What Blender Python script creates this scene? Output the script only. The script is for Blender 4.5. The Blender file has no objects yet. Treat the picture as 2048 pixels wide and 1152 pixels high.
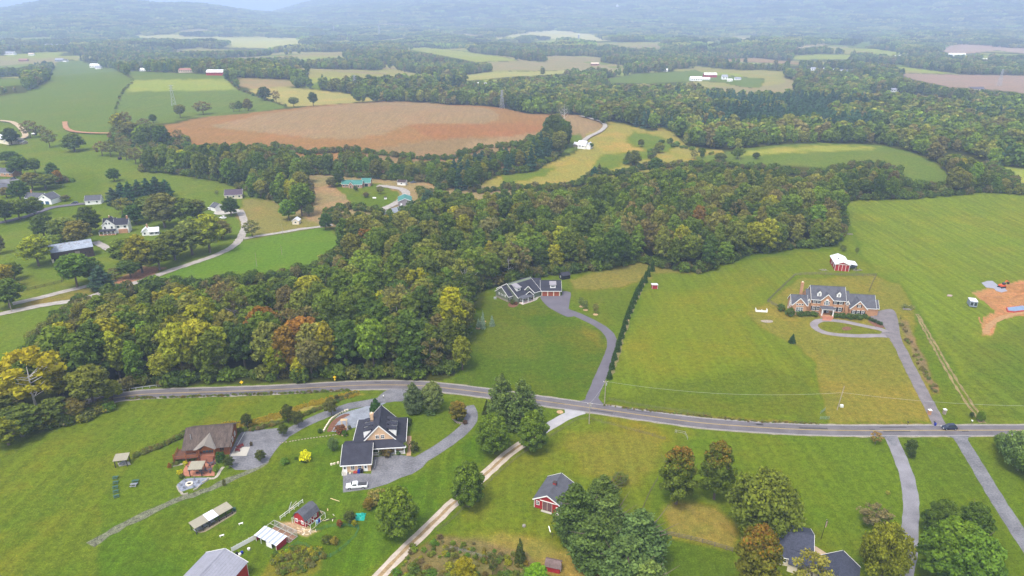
import bpy, math, random
import numpy as np
from mathutils import Vector, Matrix, geometry

R = random.Random(7)
NR = np.random.RandomState(11)
scene = bpy.context.scene
COL = scene.collection

# ---------------------------------------------------------------- camera
F, CAM_H = 1400.0, 125.0
PITCH = math.atan(551.5 / F)
SP, CP = math.sin(PITCH), math.cos(PITCH)
cam_data = bpy.data.cameras.new('camera')
cam_data.sensor_width = 36.0
cam_data.lens = F / 2048 * 36.0
cam_data.clip_start = 1.0
cam_data.clip_end = 60000.0
cam = bpy.data.objects.new('camera', cam_data)
COL.objects.link(cam)
cam.location = (0, 0, CAM_H)
cam.rotation_euler = (math.pi / 2 - PITCH, 0, 0)
scene.camera = cam

# ---------------------------------------------------------------- light
SUN_EL, SUN_AZ = math.radians(62), math.radians(212)      # azimuth from +Y clockwise
world = bpy.data.worlds.new('World'); scene.world = world
world.use_nodes = True
wn, wl = world.node_tree.nodes, world.node_tree.links
wn.clear()
wo = wn.new('ShaderNodeOutputWorld'); wb = wn.new('ShaderNodeBackground')
sky = wn.new('ShaderNodeTexSky'); sky.sky_type = 'NISHITA'; sky.sun_disc = False
sky.sun_elevation = SUN_EL; sky.sun_rotation = SUN_AZ
sky.air_density = 1.0; sky.dust_density = 3.0; sky.ozone_density = 1.0
hs = wn.new('ShaderNodeHueSaturation'); hs.inputs['Saturation'].default_value = 0.42
wl.new(sky.outputs[0], hs.inputs['Color']); wl.new(hs.outputs[0], wb.inputs['Color'])
wb.inputs['Strength'].default_value = 0.15
wl.new(wb.outputs[0], wo.inputs[0])
sun_d = bpy.data.lights.new('sun', 'SUN'); sun_d.energy = 1.5; sun_d.angle = math.radians(12)
sun_d.color = (1.0, 0.95, 0.88)
sun = bpy.data.objects.new('sun', sun_d); COL.objects.link(sun)
sdir = Vector((math.sin(SUN_AZ) * math.cos(SUN_EL), math.cos(SUN_AZ) * math.cos(SUN_EL), math.sin(SUN_EL)))
sun.rotation_euler = sdir.to_track_quat('Z', 'Y').to_euler()
vs = scene.view_settings
scene.display_settings.display_device = 'sRGB'
vs.view_transform = 'Standard'; vs.look = 'None'; vs.gamma = 1.0; vs.use_curve_mapping = False
vs.exposure = 1.3
scene.cycles.max_bounces = 6; scene.cycles.diffuse_bounces = 3; scene.cycles.glossy_bounces = 2
scene.cycles.transparent_max_bounces = 8; scene.cycles.volume_bounces = 3
scene.cycles.use_adaptive_sampling = True; scene.cycles.adaptive_threshold = 0.015
scene.cycles.use_denoising = True
scene.render.use_persistent_data = False

# ---------------------------------------------------------------- terrain shape
def sstep(a, b, x):
    t = np.clip((x - a) / (b - a), 0, 1)
    return t * t * (3 - 2 * t)

def vnoise(x, y, s, seed=0):
    a = seed * 1.7
    x = x / s; y = y / s
    return (np.sin(x * 1.3 + 0.7 * np.sin(y * 1.1 + a) + a) * np.cos(y * 1.7 + 0.9 * np.sin(x * 0.9 + 2 * a))
            + 0.5 * np.sin(2.3 * x + 1.9 * y + 3 * a) * np.cos(2.9 * y - 1.7 * x + a)
            + 0.25 * np.sin(5.1 * x - 3.3 * y + a) * np.cos(4.7 * x + 5.9 * y)) / 1.5

def gauss(x, y, cx, cy, rx, ry, h):
    return h * np.exp(-((x - cx) / rx) ** 2 - ((y - cy) / ry) ** 2)

def T(x, y):
    x = np.asarray(x, float); y = np.asarray(y, float)
    d = np.hypot(x, y)
    z = gauss(x, y, -130, 800, 300, 170, 15.0)            # the ploughed dome
    z = z + gauss(x, y, 300, 600, 160, 95, 9.0)           # the green dome
    z = z + gauss(x, y, -520, 1300, 380, 330, 26.0)
    z = z + vnoise(x, y, 210, 3) * 3.5 * sstep(1000, 1500, d)
    z = z + vnoise(x, y, 520, 5) * 13 * sstep(1300, 2600, d)
    az = np.degrees(np.arctan2(x, np.maximum(y, 1)))
    # left ridge, then the high wooded ridge that fills the right of the skyline
    lh = 100 + 122 * np.exp(-((az + 29.6) / 3.9) ** 2) + 78 * np.exp(-((az + 22.8) / 3.4) ** 2) - 40 * sstep(-20, -8, az)
    left = lh * sstep(3600, 7200, d) * (1 - 0.5 * sstep(7600, 9500, d))
    rh = 150 + 400 * sstep(-19, 0, az) + 30 * np.sin(az * 0.35)
    right = rh * sstep(4300, 9600, d)
    rug = vnoise(x, y, 700, 8) * 42 * sstep(4300, 6500, d) + vnoise(x, y, 330, 2) * 16 * sstep(4300, 6500, d)
    far = np.maximum(left, right * sstep(-22, -15, az) + 0) + rug * (0.25 + 0.75 * sstep(-20, 0, az))
    z = z + np.maximum(far, 0) * sstep(3400, 4400, d)
    return z * sstep(360, 560, d)

def Tz(x, y):
    return float(T(x, y))

def P(px, py, h=0.0):
    """point of the ground (or a height above it) seen in the photograph at this pixel"""
    vx, vy = (px - 1024) / F, -(py - 576) / F
    dx, dy, dz = vx, CP + vy * SP, -SP + vy * CP
    if dz < -0.12:
        t = (h - CAM_H) / dz
        if math.hypot(t * dx, t * dy) < 350:
            return Vector((t * dx, t * dy, h))
    ts = np.geomspace(120, 14000, 900)
    gap = CAM_H + ts * dz - T(ts * dx, ts * dy) - h
    k = np.argmax(gap < 0)
    if gap[k] >= 0:
        k = len(ts) - 1
    a, b = ts[max(k - 1, 0)], ts[k]
    for _ in range(24):
        m = (a + b) / 2
        if CAM_H + m * dz - Tz(m * dx, m * dy) - h > 0: a = m
        else: b = m
    return Vector((b * dx, b * dy, CAM_H + b * dz))

def proj(x, y, z):
    zz = z - CAM_H
    d = y * CP - zz * SP
    return 1024 + F * x / d, 576 - F * (y * SP + zz * CP) / d

def height_px(px, py, top):
    """height in metres of something standing at (px,py) whose top shows at row top"""
    p = P(px, py); lo, hi = 0.0, 120.0
    for _ in range(30):
        m = (lo + hi) / 2
        if proj(p.x, p.y, p.z + m)[1] > top: lo = m
        else: hi = m
    return lo

def px_per_m(p):
    return F / (p.y * CP - (p.z - CAM_H) * SP)

def in_poly(px, py, poly):
    px = np.asarray(px, float); py = np.asarray(py, float)
    out = np.zeros(px.shape, bool)
    n = len(poly)
    for i in range(n):
        x1, y1 = poly[i]; x2, y2 = poly[(i + 1) % n]
        if y1 == y2: continue
        c = ((y1 > py) != (y2 > py)) & (px < (x2 - x1) * (py - y1) / (y2 - y1) + x1)
        out ^= c
    return out

# ---------------------------------------------------------------- object helpers
def srgb(r, g, b, k=1.0):
    f = lambda c: (c / 255 / 12.92 if c / 255 < 0.04045 else ((c / 255 + 0.055) / 1.055) ** 2.4) * k
    return (f(r), f(g), f(b))

def tag(o, label=None, cat=None, group=None, kind=None):
    if label: o['label'] = label
    if cat: o['category'] = cat
    if group: o['group'] = group
    if kind: o['kind'] = kind
    return o

def link(name, mesh, parent=None):
    o = bpy.data.objects.new(name, mesh); COL.objects.link(o)
    if parent: o.parent = parent
    return o

def empty(name, loc, rz=0.0, label=None, cat=None, group=None):
    o = bpy.data.objects.new(name, None); COL.objects.link(o)
    o.empty_display_size = 0.5
    o.location = loc; o.rotation_euler = (0, 0, rz)
    return tag(o, label, cat, group)

def mesh_np(name, verts, faces, mat, smooth=False):
    """verts (n,3), faces (m,k) all the same k"""
    me = bpy.data.meshes.new(name)
    verts = np.asarray(verts, np.float32); faces = np.asarray(faces, np.int32)
    m, k = faces.shape
    me.vertices.add(len(verts)); me.vertices.foreach_set('co', verts.ravel())
    me.loops.add(m * k); me.loops.foreach_set('vertex_index', faces.ravel())
    me.polygons.add(m); me.polygons.foreach_set('loop_start', np.arange(0, m * k, k, dtype=np.int32))
    me.update(calc_edges=True)
    if smooth: me.polygons.foreach_set('use_smooth', np.ones(m, bool))
    if mat: me.materials.append(mat)
    return me

class MB:
    """collects simple solids into one mesh"""
    def __init__(s): s.v = []; s.f = []
    def add(s, vs, fs):
        b = len(s.v); s.v += [tuple(v) for v in vs]; s.f += [tuple(i + b for i in f) for f in fs]; return s
    def box(s, x0, x1, y0, y1, z0, z1):
        return s.add([(x0,y0,z0),(x1,y0,z0),(x1,y1,z0),(x0,y1,z0),(x0,y0,z1),(x1,y0,z1),(x1,y1,z1),(x0,y1,z1)],
                     [(0,3,2,1),(4,5,6,7),(0,1,5,4),(1,2,6,5),(2,3,7,6),(3,0,4,7)])
    def prism(s, pts, z0, z1):
        """vertical prism over a plan outline"""
        n = len(pts)
        return s.add([(x, y, z0) for x, y in pts] + [(x, y, z1) for x, y in pts],
                     [tuple(range(n - 1, -1, -1)), tuple(range(n, 2 * n))] + [(i, (i + 1) % n, n + (i + 1) % n, n + i) for i in range(n)])
    def extrude(s, pts, axis, a, b):
        """profile pts (t,z) extruded along axis 'x' (t=y) or 'y' (t=x) from a to b"""
        n = len(pts)
        mk = (lambda t, z, k: (k, t, z)) if axis == 'x' else (lambda t, z, k: (t, k, z))
        vs = [mk(t, z, a) for t, z in pts] + [mk(t, z, b) for t, z in pts]
        return s.add(vs, [tuple(range(n - 1, -1, -1)), tuple(range(n, 2 * n))] + [(i, (i + 1) % n, n + (i + 1) % n, n + i) for i in range(n)])
    def slab(s, quad, t):
        """a slab of thickness t hanging under a polygon"""
        n = len(quad); q = [Vector(v) for v in quad]
        nn = (q[1] - q[0]).cross(q[2] - q[0]).normalized()
        if nn.z < 0: nn = -nn
        lo = [v - nn * t for v in q]
        return s.add(q + lo, [tuple(range(n)), tuple(range(2 * n - 1, n - 1, -1))] + [(i, n + i, n + (i + 1) % n, (i + 1) % n) for i in range(n)])
    def beam(s, p, q, w, h=None):
        h = h or w
        p, q = Vector(p), Vector(q); d = (q - p)
        if d.length < 1e-6: return s
        d.normalize()
        up = Vector((0, 0, 1)) if abs(d.z) < 0.95 else Vector((1, 0, 0))
        a = d.cross(up).normalized() * w / 2; b = a.cross(d).normalized() * h / 2
        vs = [c + sa * a + sb * b for c in (p, q) for sa, sb in ((-1,-1),(1,-1),(1,1),(-1,1))]
        return s.add(vs, [(3,2,1,0),(4,5,6,7),(0,1,5,4),(1,2,6,5),(2,3,7,6),(3,0,4,7)])
    def tube(s, pts, rads, n=8, cap=True):
        base = len(s.v); P_ = [Vector(p) for p in pts]
        for i, p in enumerate(P_):
            d = (P_[min(i + 1, len(P_) - 1)] - P_[max(i - 1, 0)]).normalized()
            up = Vector((0, 0, 1)) if abs(d.z) < 0.9 else Vector((1, 0, 0))
            a = d.cross(up).normalized(); b = d.cross(a)
            for k in range(n):
                t = 2 * math.pi * k / n
                s.v.append(tuple(p + (a * math.cos(t) + b * math.sin(t)) * rads[i]))
        for i in range(len(P_) - 1):
            for k in range(n):
                s.f.append((base + i*n + k, base + i*n + (k+1)%n, base + (i+1)*n + (k+1)%n, base + (i+1)*n + k))
        if cap:
            s.f.append(tuple(base + k for k in range(n))[::-1])
            s.f.append(tuple(base + (len(P_)-1)*n + k for k in range(n)))
        return s
    def lathe(s, cx, cy, prof, n=14):
        base = len(s.v)
        for r, z in prof:
            for k in range(n):
                t = 2 * math.pi * k / n
                s.v.append((cx + r * math.cos(t), cy + r * math.sin(t), z))
        for i in range(len(prof) - 1):
            for k in range(n):
                s.f.append((base + i*n + k, base + i*n + (k+1)%n, base + (i+1)*n + (k+1)%n, base + (i+1)*n + k))
        s.f.append(tuple(base + (len(prof)-1)*n + k for k in range(n)))
        return s
    def build(s, name, mat, parent=None, smooth=False, bevel=0.0):
        me = bpy.data.meshes.new(name); me.from_pydata(s.v, [], s.f)
        me.materials.append(mat)
        if smooth: me.polygons.foreach_set('use_smooth', np.ones(len(me.polygons), bool))
        me.update()
        o = link(name, me, parent)
        if bevel:
            m = o.modifiers.new('bevel', 'BEVEL'); m.width = bevel; m.segments = 2
            m.limit_method = 'ANGLE'
        return o

def copy_tree(o, parent=None):
    c = o.copy(); COL.objects.link(c)
    if parent: c.parent = parent
    for ch in list(o.children): copy_tree(ch, c)
    return c

# ---------------------------------------------------------------- materials
def mat_new(name):
    m = bpy.data.materials.new(name); m.use_nodes = True
    nt = m.node_tree; nt.nodes.clear()
    return m, nt, nt.nodes, nt.links

def mat(name, col, rough=0.8, var=0.25, scale=1.5, fine=12.0, bump=0.15, metal=0.0, streak=None, spec=0.12, stripes=None, joint=0.8):
    """painted / weathered surface: colour with broad and fine mottling, optional running streaks"""
    if max(col) < .55: col = tuple(c * .80 for c in col)
    m, nt, n, l = mat_new(name)
    out = n.new('ShaderNodeOutputMaterial'); b = n.new('ShaderNodeBsdfPrincipled')
    l.new(b.outputs[0], out.inputs[0])
    tc = n.new('ShaderNodeTexCoord')
    a = n.new('ShaderNodeTexNoise'); a.inputs['Scale'].default_value = 1 / scale; a.inputs['Detail'].default_value = 4
    c = n.new('ShaderNodeTexNoise'); c.inputs['Scale'].default_value = fine; c.inputs['Detail'].default_value = 2
    src = tc.outputs['Object']
    if streak:
        mp = n.new('ShaderNodeMapping'); mp.inputs['Scale'].default_value = streak
        l.new(src, mp.inputs[0]); l.new(mp.outputs[0], a.inputs['Vector']); l.new(mp.outputs[0], c.inputs['Vector'])
    else:
        l.new(src, a.inputs['Vector']); l.new(src, c.inputs['Vector'])
    ad = n.new('ShaderNodeMath'); ad.operation = 'ADD'
    l.new(a.outputs['Fac'], ad.inputs[0]); l.new(c.outputs['Fac'], ad.inputs[1])
    mr = n.new('ShaderNodeMapRange'); mr.inputs[1].default_value = 0.7; mr.inputs[2].default_value = 1.3
    mr.inputs[3].default_value = 1 - var; mr.inputs[4].default_value = 1 + var * 0.6
    l.new(ad.outputs[0], mr.inputs[0])
    mx = n.new('ShaderNodeMix'); mx.data_type = 'RGBA'; mx.blend_type = 'MULTIPLY'; mx.inputs[0].default_value = 1
    mx.inputs[6].default_value = (*col, 1)
    l.new(mr.outputs[0], mx.inputs[7])
    res = mx.outputs[2]
    if stripes:      # thin joints between boards or courses: (axis, pitch in m)
        sx = n.new('ShaderNodeSeparateXYZ'); l.new(src, sx.inputs[0])
        w = n.new('ShaderNodeMath'); w.operation = 'WRAP'; w.inputs[1].default_value = stripes[1]; w.inputs[2].default_value = 0
        l.new(sx.outputs[stripes[0]], w.inputs[0])
        g = n.new('ShaderNodeMath'); g.operation = 'GREATER_THAN'; g.inputs[1].default_value = stripes[1] * 0.86
        l.new(w.outputs[0], g.inputs[0])
        m2 = n.new('ShaderNodeMix'); m2.data_type = 'RGBA'; m2.blend_type = 'MULTIPLY'
        l.new(g.outputs[0], m2.inputs[0]); l.new(res, m2.inputs[6]); m2.inputs[7].default_value = (joint, joint, joint, 1)
        res = m2.outputs[2]
    l.new(res, b.inputs['Base Color'])
    b.inputs['Roughness'].default_value = rough; b.inputs['Metallic'].default_value = metal
    b.inputs['Specular IOR Level'].default_value = spec
    if bump:
        bp = n.new('ShaderNodeBump'); bp.inputs['Strength'].default_value = bump; bp.inputs['Distance'].default_value = 0.05
        l.new(c.outputs['Fac'], bp.inputs['Height']); l.new(bp.outputs[0], b.inputs['Normal'])
    return m

def brick_mat(name, c1, c2, mortar):
    m, nt, n, l = mat_new(name)
    out = n.new('ShaderNodeOutputMaterial'); b = n.new('ShaderNodeBsdfPrincipled'); l.new(b.outputs[0], out.inputs[0])
    tc = n.new('ShaderNodeTexCoord'); br = n.new('ShaderNodeTexBrick'); mp = n.new('ShaderNodeMapping')
    mp.inputs['Rotation'].default_value = (math.pi / 2, 0, 0)
    l.new(tc.outputs['Object'], mp.inputs[0]); l.new(mp.outputs[0], br.inputs['Vector'])
    br.inputs['Color1'].default_value = (*c1, 1); br.inputs['Color2'].default_value = (*c2, 1); br.inputs['Mortar'].default_value = (*mortar, 1)
    br.inputs['Scale'].default_value = 1; br.inputs['Brick Width'].default_value = 0.24; br.inputs['Row Height'].default_value = 0.08
    br.inputs['Mortar Size'].default_value = 0.008
    nz = n.new('ShaderNodeTexNoise'); nz.inputs['Scale'].default_value = 0.8; nz.inputs['Detail'].default_value = 4
    l.new(tc.outputs['Object'], nz.inputs['Vector'])
    mr = n.new('ShaderNodeMapRange'); mr.inputs[3].default_value = 0.75; mr.inputs[4].default_value = 1.2; l.new(nz.outputs[0], mr.inputs[0])
    mx = n.new('ShaderNodeMix'); mx.data_type = 'RGBA'; mx.blend_type = 'MULTIPLY'; mx.inputs[0].default_value = 1
    l.new(br.outputs[0], mx.inputs[6]); l.new(mr.outputs[0], mx.inputs[7]); l.new(mx.outputs[2], b.inputs['Base Color'])
    b.inputs['Roughness'].default_value = 0.9
    return m

def leaf_mat(name):
    m, nt, n, l = mat_new(name)
    out = n.new('ShaderNodeOutputMaterial')
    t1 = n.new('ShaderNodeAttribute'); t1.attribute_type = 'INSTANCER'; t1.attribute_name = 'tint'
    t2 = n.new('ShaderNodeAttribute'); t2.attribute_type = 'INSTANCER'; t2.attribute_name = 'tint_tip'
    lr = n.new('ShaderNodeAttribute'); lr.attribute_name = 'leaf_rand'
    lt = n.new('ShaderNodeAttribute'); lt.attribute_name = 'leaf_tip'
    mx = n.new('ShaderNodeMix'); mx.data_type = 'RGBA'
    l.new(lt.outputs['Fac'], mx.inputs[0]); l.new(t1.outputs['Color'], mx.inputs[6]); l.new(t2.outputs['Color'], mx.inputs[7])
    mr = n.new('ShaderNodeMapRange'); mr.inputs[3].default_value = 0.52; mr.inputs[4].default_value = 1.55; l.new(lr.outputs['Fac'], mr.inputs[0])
    mu = n.new('ShaderNodeMix'); mu.data_type = 'RGBA'; mu.blend_type = 'MULTIPLY'; mu.inputs[0].default_value = 1
    l.new(mx.outputs[2], mu.inputs[6]); l.new(mr.outputs[0], mu.inputs[7])
    mu0 = mu; mu = n.new('ShaderNodeMix'); mu.data_type = 'RGBA'; mu.blend_type = 'MULTIPLY'; mu.inputs[0].default_value = 1; l.new(mu0.outputs[2], mu.inputs[6]); mu.inputs[7].default_value = (1.26, 1.26, .56, 1)
    d = n.new('ShaderNodeBsdfDiffuse'); tr = n.new('ShaderNodeBsdfTranslucent'); ms = n.new('ShaderNodeMixShader')
    ms.inputs[0].default_value = 0.36
    l.new(mu.outputs[2], d.inputs[0]); l.new(mu.outputs[2], tr.inputs[0])
    l.new(d.outputs[0], ms.inputs[1]); l.new(tr.outputs[0], ms.inputs[2]); l.new(ms.outputs[0], out.inputs[0])
    return m
# ---------------------------------------------------------------- land cover, traced in photo pixels and laid on the terrain
FOREST_FLOOR = (.060, .065, .028)
LAWN   = (.105, .145, .022); LAWN_Y = (.150, .155, .028); LAWN_O = (.175, .150, .042); LAWN_D = (.080, .120, .022)
PAST   = (.125, .165, .042); PASTB = (.122, .160, .062); DRYG = (.215, .165, .075); TAN = (.36, .30, .16); YEL = (.235, .20, .05)
SOILP  = (.215, .145, .066); SOILO = (.21, .115, .038); SOILM = (.18, .12, .05); PALEG = (.25, .27, .12)
MUD = (.31, .155, .06); WEED = (.13, .13, .045)
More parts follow.
